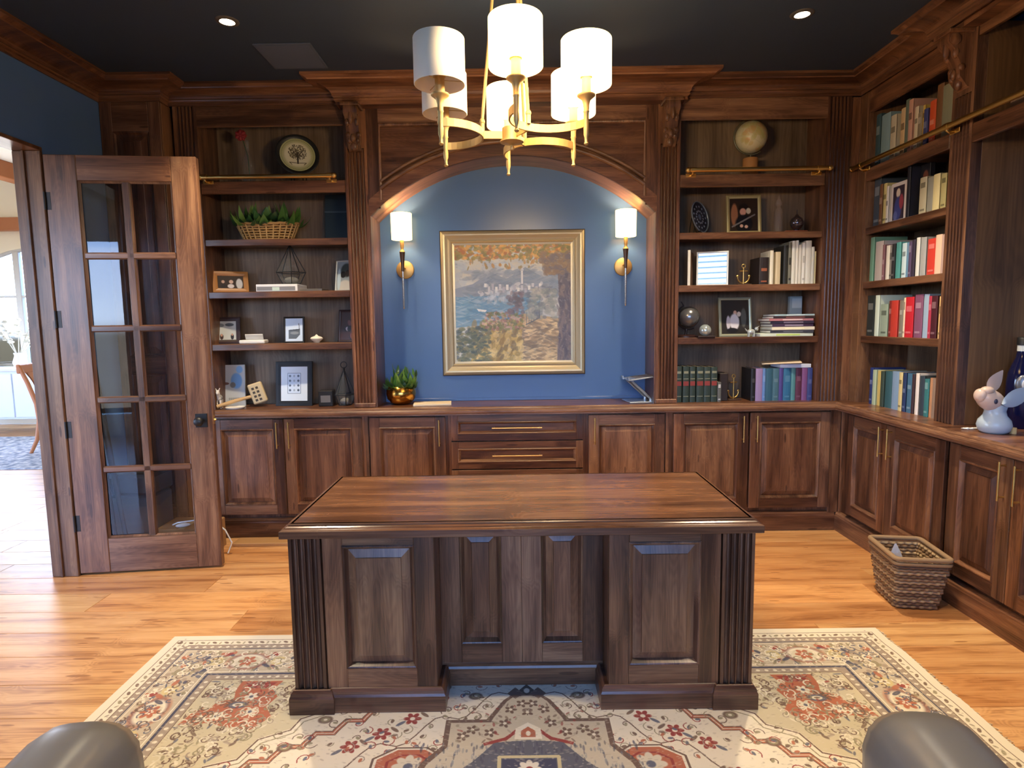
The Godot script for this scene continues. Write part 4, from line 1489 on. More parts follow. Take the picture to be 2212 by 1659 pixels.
func build_rug() -> void:
	var q := rug_image()
	var W := q.get_width()
	var H := q.get_height()
	var full := Image.create(W * 2, H * 2, false, Image.FORMAT_RGB8)
	full.blit_rect(q, Rect2i(0, 0, W, H), Vector2i(0, 0))
	q.flip_x()
	full.blit_rect(q, Rect2i(0, 0, W, H), Vector2i(W, 0))
	q.flip_y()
	full.blit_rect(q, Rect2i(0, 0, W, H), Vector2i(W, H))
	q.flip_x()
	full.blit_rect(q, Rect2i(0, 0, W, H), Vector2i(0, H))
	var t := ImageTexture.create_from_image(full)
	var m := StandardMaterial3D.new()
	m.albedo_texture = t
	m.roughness = 0.95
	m.rim_enabled = true
	m.rim = 0.2
	var hn := FastNoiseLite.new()
	hn.frequency = 0.25
	var nt := NoiseTexture2D.new()
	nt.noise = hn
	nt.width = 512; nt.height = 512
	nt.seamless = true
	m.heightmap_enabled = false
	var rug := thing("patterned_rug", "ivory oriental rug with rust and slate medallion pattern under the desk", "rug", Vector3(0.035, 0, -1.42))
	var hw := 1.71
	var hd := 1.37
	# pile: a slightly wavy surface with rounded edges
	var g := G.new()
	var P := []
	var n := 24
	for i in n + 1:
		var row := []
		for k in n + 1:
			var x := -hw + 2 * hw * k / n
			var z := hd - 2 * hd * i / n
			if k == n: x += 0.006 * sin(i * 2.1)
			row.append(Vector3(x, 0.0112 + 0.0005 * sin(i * 1.3 + k * 0.7), z))
		P.append(row)
	g.grid(P, false, true)
	part(g, "pile", m, rug)
	part(bx(Vector3(-hw + 0.002, 0.0, -hd + 0.002), Vector3(hw - 0.002, 0.0105, hd - 0.002), 0.003), "backing", mt(rgb(214, 200, 172), 0.95), rug)
	# short fringe along the right edge
	var f := G.new()
	var r := RandomNumberGenerator.new()
	r.seed = 4
	for i in 330:
		var z := -hd + 2 * hd * (i + r.randf()) / 330.0
		var a := r.randf_range(-0.006, 0.006)
		var l := r.randf_range(0.006, 0.02)
		f.tube([Vector3(hw - 0.004, 0.006, z), Vector3(hw + l * 0.5, 0.006, z + a * 0.4), Vector3(hw + l, 0.002, z + a)], 0.0016, 4)
	var fr := part(f, "fringe", mt(rgb(228, 216, 186), 0.95), rug)
	fr.set_meta("kind", "stuff")

# ---------------------------------------------------------------- lamps
const WARM := Color(1.0, 0.87, 0.68)

func drum(r0: float, r1: float, y0: float, y1: float, at: Vector3) -> G:
	var g := G.new()
	g.lathe([Vector2(r0, y0), Vector2(r0 + 0.0015, y0 + 0.002), Vector2(r1 + 0.0015, y1 - 0.002), Vector2(r1, y1), Vector2(r1 - 0.002, y1 - 0.002), Vector2(r0 - 0.002, y0 + 0.002), Vector2(r0, y0)], 36, at)
	return g

func band(pts: Array, h: float, th: float) -> G:
	# flat strip on edge following a plan curve
	var g := G.new()
	var n := pts.size()
	var L := []
	var Rr := []
	for i in n:
		var a: Vector3 = pts[maxi(i - 1, 0)]
		var b: Vector3 = pts[mini(i + 1, n - 1)]
		var d := (b - a).normalized()
		var o := Vector3(d.z, 0, -d.x) * th / 2
		L.append(pts[i] + o)
		Rr.append(pts[i] - o)
	var up := Vector3.UP * h / 2
	for i in n - 1:
		var c: Vector3 = (L[i] + L[i + 1] - Rr[i] - Rr[i + 1])
		g.quad_o(L[i] - up, L[i + 1] - up, L[i + 1] + up, L[i] + up, c)
		g.quad_o(Rr[i] - up, Rr[i + 1] - up, Rr[i + 1] + up, Rr[i] + up, -c)
		g.quad_o(L[i] + up, L[i + 1] + up, Rr[i + 1] + up, Rr[i] + up, Vector3.UP)
		g.quad_o(L[i] - up, L[i + 1] - up, Rr[i + 1] - up, Rr[i] - up, Vector3.DOWN)
	return g

func build_chandelier() -> void:
	var c := thing("chandelier", "six-light brass chandelier with drum shades hanging over the desk", "chandelier", Vector3(0.005, 2.1, -2.2))
	var R := 0.278
	var br: Material = mats.brass_soft
	var off := mt(rgb(250, 238, 214), 0.9)
	var lit := glow(Color(1.0, 0.9, 0.68), 2.0)
	var pos := []
	for k in 6:
		var a := deg_to_rad(60.0 * k + 3.0)
		pos.append(Vector3(sin(a) * R, 0, cos(a) * R))
	# 0 front, 1 front right, 2 back right, 3 back, 4 back left, 5 front left
	for k in 6:
		var p: Vector3 = pos[k]
		var g := G.new()
		g.lathe([Vector2(0, 0), Vector2(0.005, 0.001), Vector2(0.008, 0.006), Vector2(0.005, 0.012), Vector2(0.0055, 0.025), Vector2(0.009, 0.035), Vector2(0.009, 0.05), Vector2(0.0095, 0.055), Vector2(0.0085, 0.06), Vector2(0.009, 0.105), Vector2(0.011, 0.108), Vector2(0.0095, 0.112), Vector2(0.01, 0.13), Vector2(0.014, 0.145), Vector2(0.026, 0.155), Vector2(0.03, 0.158), Vector2(0.03, 0.162), Vector2(0.016, 0.163)], 20, p)
		var stem := part(g, "stem", br, c)
		g = G.new()
		g.lathe([Vector2(0.016, 0.162), Vector2(0.016, 0.215), Vector2(0.02, 0.216), Vector2(0.02, 0.222), Vector2(0.0, 0.222)], 16, p)
		part(g, "candle_sleeve", br, stem)
		var on := k in [0, 1, 2, 3]
		var sh := part(drum(0.082, 0.082, 0.19, 0.335, p), "shade", lit if on else off, c, "glowing white drum shade" if on else "unlit white drum shade")
		if not on:
			var sp := G.new()
			for j in 3:
				var t := TAU * j / 3.0
				sp.tube([p + Vector3(0, 0.205, 0), p + Vector3(cos(t) * 0.081, 0.2, sin(t) * 0.081)], 0.0015, 5)
			part(sp, "spider", br, sh)
		else:
			var bu := G.new()
			bu.ball(p + Vector3(0, 0.262, 0), Vector3(0.022, 0.03, 0.022), 12, 8)
			part(bu, "bulb", glow(Color(1.0, 0.86, 0.6), 6.0), sh)
			shaded_bulb(p + Vector3(0, 0.262, 0), WARM, 0.5, 0.45, 0.35, 56.0, c)
	# three C arms, each between two neighbours, on a short bar from the hub
	for q: Array in [[0, 1], [2, 3], [4, 5]]:
		var A: Vector3 = pos[q[0]]
		var B: Vector3 = pos[q[1]]
		var m := (A + B) / 2
		var inw := -m.normalized()
		var r := A.distance_to(B) / 2
		var pts := []
		for i in 21:
			var t := PI * i / 20.0
			pts.append(m + (A - m) * cos(t) + inw * r * sin(t) + Vector3(0, 0.075, 0))
		part(band(pts, 0.026, 0.006), "c_arm", br, c)
		var tip := m + inw * r
		part(band([Vector3(0, 0.075, 0) + m.normalized() * 0.03, tip + Vector3(0, 0.075, 0)], 0.026, 0.007), "bar", br, c)
		var g := G.new()
		var foot := tip + m.normalized() * 0.002
		g.tube([foot + Vector3(0, 0.085, 0), foot + Vector3(0, 0.115, 0)], 0.008, 8)
		g.ball(foot + Vector3(0, 0.12, 0), Vector3(0.01, 0.012, 0.01), 8, 6)
		g.tube([foot + Vector3(0, 0.12, 0), m.normalized() * 0.02 + Vector3(0, 0.93, 0)], 0.0055, 8)
		part(g, "rod", br, c)
	var h := G.new()
	h.lathe([Vector2(0, 0.022), Vector2(0.007, 0.024), Vector2(0.009, 0.032), Vector2(0.005, 0.04), Vector2(0.012, 0.045), Vector2(0.042, 0.05), Vector2(0.042, 0.054), Vector2(0.034, 0.056), Vector2(0.034, 0.098), Vector2(0.0, 0.1)], 28)
	part(h, "hub", br, c)
	var cn := G.new()
	cn.lathe([Vector2(0.0, 0.9), Vector2(0.025, 0.905), Vector2(0.03, 0.94), Vector2(0.012, 0.955), Vector2(0.014, 0.97), Vector2(0.065, 0.975), Vector2(0.068, 0.999), Vector2(0, 0.9995)], 28)
	part(cn, "canopy", br, c)

func build_sconces() -> void:
	for s: float in [-1.0, 1.0]:
		var x := -0.79 if s < 0 else 0.818
		var w := thing("wall_sconce", ("brass candle sconce with drum shade left of the painting" if s < 0 else "brass candle sconce with drum shade right of the painting"), "sconce", Vector3(x, 1.91, ZB), 0, "alcove sconces")
		var g := G.new()
		g.lathe([Vector2(0, 0), Vector2(0.066, 0), Vector2(0.066, 0.008), Vector2(0.06, 0.013), Vector2(0, 0.014)], 32, Vector3.ZERO, Basis(Vector3.RIGHT, PI / 2))
		part(g, "backplate", mats.brass_soft, w)
		g = G.new()
		g.tube([Vector3(0, 0.01, 0.01), Vector3(0, 0.01, 0.1)], 0.007, 10)
		part(g, "arm", mats.brass_soft, w)
		g = G.new()
		g.lathe([Vector2(0, -0.29), Vector2(0.004, -0.288), Vector2(0.0065, -0.275), Vector2(0.0075, -0.02), Vector2(0.009, 0.0), Vector2(0.0, 0.002)], 14, Vector3(0, 0, 0.105))
		part(g, "rod", mt(rgb(206, 200, 188), 0.25, 0.9), w)
		g = G.new()
		g.lathe([Vector2(0.0, -0.02), Vector2(0.011, -0.02), Vector2(0.012, 0.03), Vector2(0.019, 0.105), Vector2(0.021, 0.118), Vector2(0.0, 0.119)], 18, Vector3(0, 0, 0.105))
		part(g, "tapered_body", mt(rgb(92, 72, 60), 0.3, 0.7), w)
		g = G.new()
		g.lathe([Vector2(0.0, 0.118), Vector2(0.02, 0.119), Vector2(0.012, 0.132), Vector2(0.009, 0.142), Vector2(0.013, 0.152), Vector2(0.014, 0.2), Vector2(0.0, 0.201)], 18, Vector3(0, 0, 0.105))
		part(g, "candle_sleeve", mats.brass_soft, w)
		var sh := part(drum(0.072, 0.074, 0.205, 0.39, Vector3(0, 0, 0.105)), "shade", glow(Color(1.0, 0.88, 0.62), 2.2), w, "glowing cream drum shade")
		g = G.new()
		g.ball(Vector3(0, 0.29, 0.105), Vector3(0.02, 0.03, 0.02), 12, 8)
		part(g, "bulb", glow(Color(1.0, 0.84, 0.56), 6.0), sh)
		shaded_bulb(Vector3(0, 0.29, 0.105), WARM, 0.16, 0.18, 0.05, 50.0, w)

func build_downlights() -> void:
	for p: Array in [[Vector3(-1.47, CEIL, -3.31), "recessed ceiling light above the left bookcase"], [Vector3(1.537, CEIL, -3.33), "recessed ceiling light above the right bookcase"], [Vector3(-1.47, CEIL, -1.8), ""], [Vector3(1.537, CEIL, -1.8), ""]]:
		if p[1] == "" : p[1] = "recessed ceiling light above the near edge of the desk, " + ("left" if p[0].x < 0 else "right")
		var d := thing("recessed_light", p[1], "ceiling light", p[0], 0, "recessed ceiling lights")
		var g := G.new()
		g.lathe([Vector2(0.038, -0.006), Vector2(0.05, -0.006), Vector2(0.058, -0.003), Vector2(0.06, 0.0)], 28)
		part(g, "trim_ring", mt(rgb(70, 66, 64), 0.5), d)
		g = G.new()
		g.lathe([Vector2(0.0, -0.003), Vector2(0.04, -0.003)], 24)
		part(g, "lens", glow(Color(1.0, 0.9, 0.75), 9.0), d)
		var l := SpotLight3D.new()
		l.name = "downlight"
		d.add_child(l)
		l.position = Vector3(0, -0.02, 0)
		l.rotation.x = -PI / 2
		l.light_color = Color(1.0, 0.92, 0.79)
		l.light_energy = 5.2 if p[0].z < -3.0 else 2.2
		l.light_size = 0.04
		l.spot_angle = 52.0
		l.spot_angle_attenuation = 0.9
		l.spot_range = 8.0
		l.spot_attenuation = 2.0
		l.shadow_enabled = true

# ---------------------------------------------------------------- painting in the alcove
func landscape() -> Image:
	var S := 512
	var im := Image.create(S, S, false, Image.FORMAT_RGB8)
	var r := RandomNumberGenerator.new()
	r.seed = 33
	im.fill(rgb(182, 186, 178))
	var strokes := func(n: int, x0: float, y0: float, x1: float, y1: float, cols: Array, rx: float, ry: float, al: float, slope := 0.0) -> void:
		for i in n:
			dab(im, r.randf_range(x0, x1), r.randf_range(y0, y1), rx * r.randf_range(0.5, 1.3), ry * r.randf_range(0.5, 1.3), cols[r.randi_range(0, cols.size() - 1)], al, slope + r.randf_range(-0.5, 0.5))
	# pale sky, hazy hills
	strokes.call(260, 0, 0, S, 200, [rgb(206, 204, 188), rgb(176, 186, 186), rgb(196, 190, 168), rgb(160, 172, 178)], 40, 14, 0.5)
	poly(im, [Vector2(0, 190), Vector2(80, 170), Vector2(160, 120), Vector2(230, 150), Vector2(310, 100), Vector2(400, 150), Vector2(512, 120), Vector2(512, 230), Vector2(0, 230)], rgb(136, 148, 158))
	strokes.call(160, 60, 110, 480, 220, [rgb(122, 138, 152), rgb(150, 158, 162), rgb(112, 126, 140)], 34, 9, 0.45, -0.3)
	# village by the water
	strokes.call(120, 100, 170, 400, 235, [rgb(186, 190, 188), rgb(150, 154, 156), rgb(206, 206, 198), rgb(128, 138, 146)], 14, 8, 0.7)
	for i in 16:
		var x := 130 + i * 16.0
		im.fill_rect(Rect2i(int(x), 168 + (i * 37) % 24, 11, 16 + (i * 13) % 14), [rgb(214, 214, 206), rgb(190, 192, 190), rgb(170, 172, 174)][i % 3])
	im.fill_rect(Rect2i(292, 112, 9, 60), rgb(204, 206, 202))
	poly(im, [Vector2(288, 114), Vector2(296, 92), Vector2(305, 114)], rgb(190, 194, 194))
	# lake
	poly(im, [Vector2(0, 226), Vector2(380, 218), Vector2(360, 330), Vector2(0, 360)], rgb(112, 148, 168))
	strokes.call(200, 0, 226, 350, 350, [rgb(96, 140, 168), rgb(130, 164, 178), rgb(84, 124, 154), rgb(160, 182, 188)], 30, 5, 0.55)
	strokes.call(50, 110, 205, 260, 250, [rgb(196, 204, 204), rgb(150, 164, 170)], 9, 13, 0.5)
	poly(im, [Vector2(96, 278), Vector2(140, 284), Vector2(134, 292), Vector2(104, 290)], rgb(222, 222, 212))
	# terrace path on the right, parapet, tree trunk
	poly(im, [Vector2(300, 300), Vector2(512, 330), Vector2(512, 512), Vector2(230, 512)], rgb(176, 156, 118))
	strokes.call(220, 280, 330, 470, 512, [rgb(206, 184, 138), rgb(146, 126, 98), rgb(222, 204, 156), rgb(120, 108, 92)], 26, 6, 0.6)
	line(im, [Vector2(310, 290), Vector2(370, 258), Vector2(372, 320), Vector2(312, 350)], 4.0, rgb(84, 96, 100))
	for i in 6:
		line(im, [Vector2(314 + i * 11, 290 - i * 5), Vector2(314 + i * 11, 346 - i * 5)], 2.0, rgb(84, 96, 100))
	strokes.call(120, 320, 190, 440, 320, [rgb(120, 130, 124), rgb(150, 156, 142), rgb(104, 112, 118), rgb(182, 180, 162)], 18, 12, 0.5)
	poly(im, [Vector2(452, 90), Vector2(512, 60), Vector2(512, 512), Vector2(448, 512), Vector2(462, 330)], rgb(98, 92, 98))
	strokes.call(120, 455, 90, 512, 512, [rgb(82, 78, 88), rgb(118, 108, 106), rgb(134, 120, 108)], 8, 26, 0.5)
	# flowering wall in the foreground
	poly(im, [Vector2(60, 512), Vector2(150, 380), Vector2(200, 330), Vector2(300, 320), Vector2(292, 400), Vector2(270, 512)], rgb(170, 148, 92))
	strokes.call(260, 80, 340, 290, 505, [rgb(196, 174, 106), rgb(148, 124, 72), rgb(214, 196, 132), rgb(118, 104, 74)], 12, 20, 0.6, 0.4)
	strokes.call(260, 0, 360, 150, 512, [rgb(88, 100, 84), rgb(110, 118, 92), rgb(70, 84, 82), rgb(130, 126, 92)], 14, 8, 0.65)
	strokes.call(200, 120, 296, 300, 370, [rgb(128, 134, 84), rgb(150, 112, 96), rgb(104, 108, 70), rgb(176, 150, 122), rgb(196, 170, 150)], 9, 7, 0.7)
	strokes.call(60, 236, 210, 300, 300, [rgb(116, 104, 108), rgb(130, 116, 116), rgb(98, 92, 96)], 12, 10, 0.6)
	# overhanging autumn leaves
	strokes.call(420, 0, 0, S, 62, [rgb(186, 134, 66), rgb(148, 132, 70), rgb(120, 116, 66), rgb(210, 164, 88), rgb(164, 104, 60)], 13, 9, 0.75)
	strokes.call(60, 60, 50, 480, 104, [rgb(176, 130, 70), rgb(140, 122, 74)], 6, 12, 0.75)
	strokes.call(160, 380, 40, S, 130, [rgb(132, 110, 88), rgb(150, 126, 92), rgb(108, 100, 100)], 16, 12, 0.6)
	strokes.call(900, 0, 0, S, S, [rgb(150, 152, 146), rgb(190, 184, 164), rgb(112, 118, 122)], 7, 2.5, 0.22, 0.4)
	return im

func build_painting() -> void:
	var art := landscape()
	art.adjust_bcs(1.18, 0.96, 1.0)
	var p := thing("landscape_painting", "square oil painting of a lakeside village in a silver-gold frame", "painting", Vector3(0.003, 1.128, ZB))
	var w := 1.052
	var h := 1.052
	var fw := 0.098
	var g := G.new()
	g.rings(-w / 2, 0, w / 2, h, [[0.0, 0.0], [0.0, 0.018], [0.006, 0.022], [0.012, 0.03], [0.02, 0.033], [0.03, 0.031], [0.05, 0.022], [0.062, 0.018], [0.066, 0.02], [0.074, 0.022], [0.08, 0.018], [0.084, 0.012], [fw, 0.009], [fw, 0.004]], false)
	part(g, "frame", mt(rgb(206, 190, 152), 0.36, 0.55), p)
	g = G.new()
	g.rings(-w / 2 - 0.007, -0.007, w / 2 + 0.007, h + 0.007, [[0.0, 0.0], [0.0, 0.014], [0.008, 0.016]], false)
	part(g, "outer_edge", mt(rgb(58, 48, 42), 0.5), p)
	g = G.new()
	g.quad(Vector3(-w / 2 + fw - 0.004, fw - 0.004, 0.006), Vector3(w / 2 - fw + 0.004, fw - 0.004, 0.006), Vector3(w / 2 - fw + 0.004, h - fw + 0.004, 0.006), Vector3(-w / 2 + fw - 0.004, h - fw + 0.004, 0.006))
	part(g, "canvas", tex_mat(ImageTexture.create_from_image(art), 0.45), p)

# ---------------------------------------------------------------- leather armchairs, only their arms reach into view
func build_armchairs() -> void:
	for s: float in [-1.0, 1.0]:
		var base := Vector3(-1.34 if s < 0 else 1.26, 0.012, -0.9)
		var c := thing("leather_armchair", "grey leather armchair whose padded arm shows at the bottom " + ("left" if s < 0 else "right"), "armchair", base, 0.1 * -s, "leather armchairs facing the desk")
		var lm := mt(rgb(104, 102, 100), 0.38)
		lm.clearcoat_enabled = true
		lm.clearcoat = 0.25
		lm.clearcoat_roughness = 0.3
		for t: float in [-1.0, 1.0]:
			# padded arm: rounded in section and at the front, 0.25 wide
			var P := []
			var n := 20
			for i in n + 1:
				var u := float(i) / n
				var z := -0.42 + 0.86 * u
				var e := 1.0
				if u < 0.16:
					e = sqrt(1.0 - pow(1.0 - u / 0.16, 2.0)) * 0.995 + 0.005
				var row := []
				var hw := 0.122
				for k in 25:
					var a := PI * k / 24.0
					var ca := cos(a)
					var sa := sin(a)
					var bulge := signf(ca) * pow(absf(ca), 0.75) * hw * (0.45 + 0.55 * e)
					var top := 0.16 * pow(sa, 0.7) * (0.25 + 0.75 * e)
					var fold := 0.002 * sin(k * 2.4 + u * 9.0) * (1.0 - u)
					row.append(Vector3(0.385 * t + bulge + fold, 0.47 + top, z + 0.03 * (1.0 - e) * sa))
				row.push_front(Vector3(row[0].x, 0.06, z))
				row.append(Vector3(row[row.size() - 1].x, 0.06, z))
				P.append(row)
			var g := G.new()
			g.grid(P)
			var F0 := []
			for q: Vector3 in P[0]:
				F0.append(Vector3(0.385 * t, 0.35, -0.422))
			g.grid([F0, P[0]])
			var B0 := []
			for q: Vector3 in P[n]:
				B0.append(Vector3(0.385 * t, 0.35, 0.44))
			g.grid([P[n], B0])
			part(g, "arm", lm, c)
			var lg := G.new()
			for z: float in [-0.34, 0.34]:
				lg = G.new()
				lg.lathe([Vector2(0, 0), Vector2(0.018, 0), Vector2(0.026, 0.06), Vector2(0.026, 0.08), Vector2(0, 0.08)], 12, Vector3(0.36 * t, 0, z))
				part(lg, "leg", wv(3), c)
		part(bx(Vector3(-0.28, 0.08, -0.38), Vector3(0.28, 0.3, 0.42), 0.02), "base", lm, c)
		part(bx(Vector3(-0.265, 0.3, -0.4), Vector3(0.265, 0.46, 0.3), 0.05), "seat_cushion", lm, c)
		part(bx(Vector3(-0.27, 0.3, 0.26), Vector3(0.27, 0.74, 0.46), 0.07), "backrest", lm, c)

# ---------------------------------------------------------------- wicker waste basket
func rrect(cx: float, cz: float, hx: float, hz: float, rad: float, n: int) -> Array:
	var out := []
	for c in 4:
		var s := Vector2([1, -1, -1, 1][c], [1, 1, -1, -1][c])
		for i in n:
			var a := PI / 2 * c + PI / 2 * i / (n - 1.0)
			out.append(Vector3(cx + s.x * (hx - rad) + cos(a) * rad, 0, cz + s.y * (hz - rad) + sin(a) * rad))
	return out

func dense(loop: Array, step: float) -> Array:
	var out := []
	for i in loop.size():
		var a: Vector3 = loop[i]
		var b: Vector3 = loop[(i + 1) % loop.size()]
		var n := maxi(1, int(a.distance_to(b) / step))
		for k in n:
			out.append(a.lerp(b, float(k) / n))
	return out

func build_waste_basket() -> void:
	var b := thing("waste_basket", "tapered woven wicker waste basket on the floor by the right cabinets", "basket", Vector3(2.095, 0, -3.1), -0.15)
	var H := 0.285
	var m0 := mt(rgb(150, 122, 90), 0.8)
	var m1 := mt(rgb(118, 92, 68), 0.8)
	var m2 := mt(rgb(176, 150, 114), 0.8)
	var rows := 15
	for i in rows:
		var t := (i + 0.5) / rows
		var hx := lerpf(0.098, 0.128, t)
		var hz := lerpf(0.108, 0.158, t)
		var loop := dense(rrect(0, 0, hx, hz, 0.02, 4), 0.019)
		var pts := []
		for k in loop.size():
			var p: Vector3 = loop[k]
			var o := Vector3(p.x / hx, 0, p.z / hz).normalized()
			pts.append(Vector3(p.x, H * t * 0.92 + 0.004, p.z) + o * 0.006 * (1.0 if (k + i) % 2 == 0 else -1.0))
		var g := G.new()
		g.tube(pts, 0.0095, 5, true)
		part(g, "woven_strand", [m0, m1, m2][(i * 7) % 3], b)
	for k: float in [0.91, 1.0]:
		var g := G.new()
		var pts := []
		for p: Vector3 in dense(rrect(0, 0, 0.132, 0.162, 0.024, 5), 0.02):
			pts.append(Vector3(p.x, H * k, p.z))
		g.tube(pts, 0.013 if k == 1.0 else 0.01, 8, true)
		part(g, "rim", m0, b)
	var l := G.new()
	l.box(Vector3(-0.095, 0.002, -0.104), Vector3(0.095, 0.008, 0.104))
	part(l, "bottom", m1, b)
	# a sheet of paper stands in it
	var pp := G.new()
	pp.t = Transform3D(Basis.from_euler(Vector3(0.1, -0.3, 0.12)), Vector3(2.03, 0.1, -3.09))
	var P := []
	for i in 6:
		var row := []
		var w := [0.05, 0.05, 0.045, 0.036, 0.022, 0.004][i] as float
		for k in 5:
			var x := -w + 2 * w * k / 4.0
			row.append(Vector3(x + 0.01 * i / 5.0, 0.045 * i, 0.02 * x * x / 0.0025 * 0.3))
		P.append(row)
	pp.grid(P)
	solo(pp, "paper_sheet", mats.white, "torn white sheet of paper sticking up in the wicker basket", "paper")

# ---------------------------------------------------------------- small things: frames, books, plants
func blank(w: int, h: int, c: Color) -> Image:
	var im := Image.create(w, h, false, Image.FORMAT_RGB8)
	im.fill(c)
	return im

func framed(called: String, label: String, category: String, at: Vector3, turn: float, lean: float, w: float, h: float, bw: float, fm: Material, im: Image, gloss := 0.25) -> Node3D:
	var t := thing(called, label, category, at, turn)
	t.rotation.x = -lean
	var g := G.new()
	g.rings(-w / 2, 0, w / 2, h, [[0.0, -0.014], [0.0, 0.0], [0.002, 0.002], [bw * 0.5, 0.003], [bw - 0.002, 0.0], [bw, -0.003]], false)
	part(g, "frame", fm, t)
	g = G.new()
	g.quad(Vector3(-w / 2 + bw - 0.001, bw - 0.001, -0.003), Vector3(w / 2 - bw + 0.001, bw - 0.001, -0.003), Vector3(w / 2 - bw + 0.001, h - bw + 0.001, -0.003), Vector3(-w / 2 + bw - 0.001, h - bw + 0.001, -0.003))
	part(g, "picture", tex_mat(ImageTexture.create_from_image(im), gloss), t)
	g = G.new()
	g.box(Vector3(-w / 2 + 0.001, 0.001, -0.014), Vector3(w / 2 - 0.001, h - 0.001, -0.006))
	part(g, "backing", mt(rgb(40, 36, 34), 0.8), t)
	return t

# spine towards +z, origin at the foot of the spine, thickness along x
func book(label: String, at: Vector3, turn: float, w: float, h: float, d: float, c: Color, band_c := Color(0, 0, 0, 0), group := "", roll := 0.0, called := "book") -> Node3D:
	var b := thing(called, label, "book", at, turn, group)
	b.rotation.z = roll
	var g := G.new()
	var k := minf(0.003, w * 0.2)
	var n := 5
	var prev := Vector2.ZERO
	for i in n + 1:
		var a := PI * i / n
		var q := Vector2(-cos(a) * w / 2, sin(a) * minf(0.006, w * 0.25) - minf(0.006, w * 0.25))
		if i > 0:
			var mid := (prev + q) / 2
			g.quad(Vector3(prev.x, 0, prev.y), Vector3(q.x, 0, q.y), Vector3(q.x, h, q.y), Vector3(prev.x, h, prev.y))
		prev = q
	g.box(Vector3(-w / 2, 0, -d), Vector3(-w / 2 + k, h, -0.004))
	g.box(Vector3(w / 2 - k, 0, -d), Vector3(w / 2, h, -0.004))
	g.box(Vector3(-w / 2, 0, -0.008), Vector3(w / 2, h, -0.005))
	part(g, "cover", mt(c, 0.5), b)
	part(bx(Vector3(-w / 2 + k, 0.004, -d + 0.004), Vector3(w / 2 - k, h - 0.004, -0.009)), "pages", mats.cream, b)
	if band_c.a > 0.0:
		var e := G.new()
		var lo := 0.45 + 0.3 * fmod(h * 137.0 + w * 911.0, 1.0)
		e.box(Vector3(-w * 0.3, h * lo, -0.004), Vector3(w * 0.3, h * (lo + 0.1 + 0.1 * fmod(w * 531.0, 1.0)), 0.0006))
		part(e, "title_block", mt(band_c, 0.5), b)
		e = G.new()
		e.box(Vector3(-w * 0.3, h * 0.1, -0.004), Vector3(w * 0.3, h * 0.15, 0.0006))
		part(e, "publisher_mark", mt(band_c, 0.5), b)
	return b

func leaf_mesh(l: float, w: float, bend: float) -> ArrayMesh:
	var g := G.new()
	var P := []
	for i in 6:
		var u := i / 5.0
		var ww := w * sin(PI * pow(u, 0.8)) * 0.5 + 0.0006
		P.append([Vector3(-ww, l * u * 0.96, -bend * u * u * l + ww * 0.35), Vector3(0, l * u * 0.96, -bend * u * u * l), Vector3(ww, l * u * 0.96, -bend * u * u * l + ww * 0.35)])
	g.grid(P)
	return g.mesh()

func box_photo(seed: int, bg: Color, cols: Array, n: int) -> Image:
	var im := blank(64, 80, bg)
	var r := RandomNumberGenerator.new()
	r.seed = seed
	for i in n:
		dab(im, r.randf_range(8, 56), r.randf_range(16, 76), r.randf_range(4, 12), r.randf_range(4, 14), cols[i % cols.size()], 0.9, r.randf() * 3)
	return im

func wire_lantern(label: String, at: Vector3, w: float, h: float, ringed: bool, called := "glass_terrarium") -> void:
	# black metal edged faceted glass: bipyramid cut flat at the foot
	var t := thing(called, label, "terrarium", at, 0.35)
	var n := 5
	var foot := []
	var belly := []
	for i in n:
		var a := TAU * i / n + 0.3
		foot.append(Vector3(cos(a) * w * 0.3, 0.004, sin(a) * w * 0.3))
		belly.append(Vector3(cos(a) * w * 0.5, h * 0.3, sin(a) * w * 0.5))
	var top := Vector3(0, h, 0)
	var f := G.new()
	var gl := []
	for i in n:
		var j := (i + 1) % n
		for e: Array in [[foot[i], foot[j]], [belly[i], belly[j]], [foot[i], belly[i]], [belly[i], top]]:
			f.tube([e[0], e[1]], 0.0034, 5)
		var q := G.new()
		q.quad(foot[i], foot[j], belly[j], belly[i])
		gl.append(q)
		if i != 0:
			q = G.new()
			q.tri_o(belly[i], belly[j], top, Vector3(belly[i].x, 0, belly[i].z))
			gl.append(q)
	f.ball(top, Vector3(0.008, 0.012, 0.008), 8, 6)
	if ringed:
		var rr := []
		for i in 16:
			var a := TAU * i / 16
			rr.append(top + Vector3(cos(a) * 0.022, 0.03 + sin(a) * 0.022, 0))
		f.tube(rr, 0.003, 5, true)
	part(f, "frame", mats.black, t)
	for q: G in gl:
		part(q, "pane", mats.clear, t)
	var e := G.new()
	e.ball(Vector3(0, 0.03, 0), Vector3(w * 0.24, 0.026, w * 0.24), 10, 6)
	part(e, "pebbles", mt(rgb(120, 116, 108), 0.9), t)

func disc(g: G, r: float, z: float, n := 40) -> void:
	for i in n:
		var a := TAU * i / n
		var b := TAU * (i + 1) / n
		var A := Vector2(cos(a), sin(a))
		var B := Vector2(cos(b), sin(b))
		g.tri(Vector3(0, 0, z), Vector3(A.x * r, A.y * r, z), Vector3(B.x * r, B.y * r, z), Vector3.BACK, Vector3.BACK, Vector3.BACK, Vector2(0.5, 0.5), Vector2(0.5 + A.x * 0.5, 0.5 - A.y * 0.5), Vector2(0.5 + B.x * 0.5, 0.5 - B.y * 0.5))

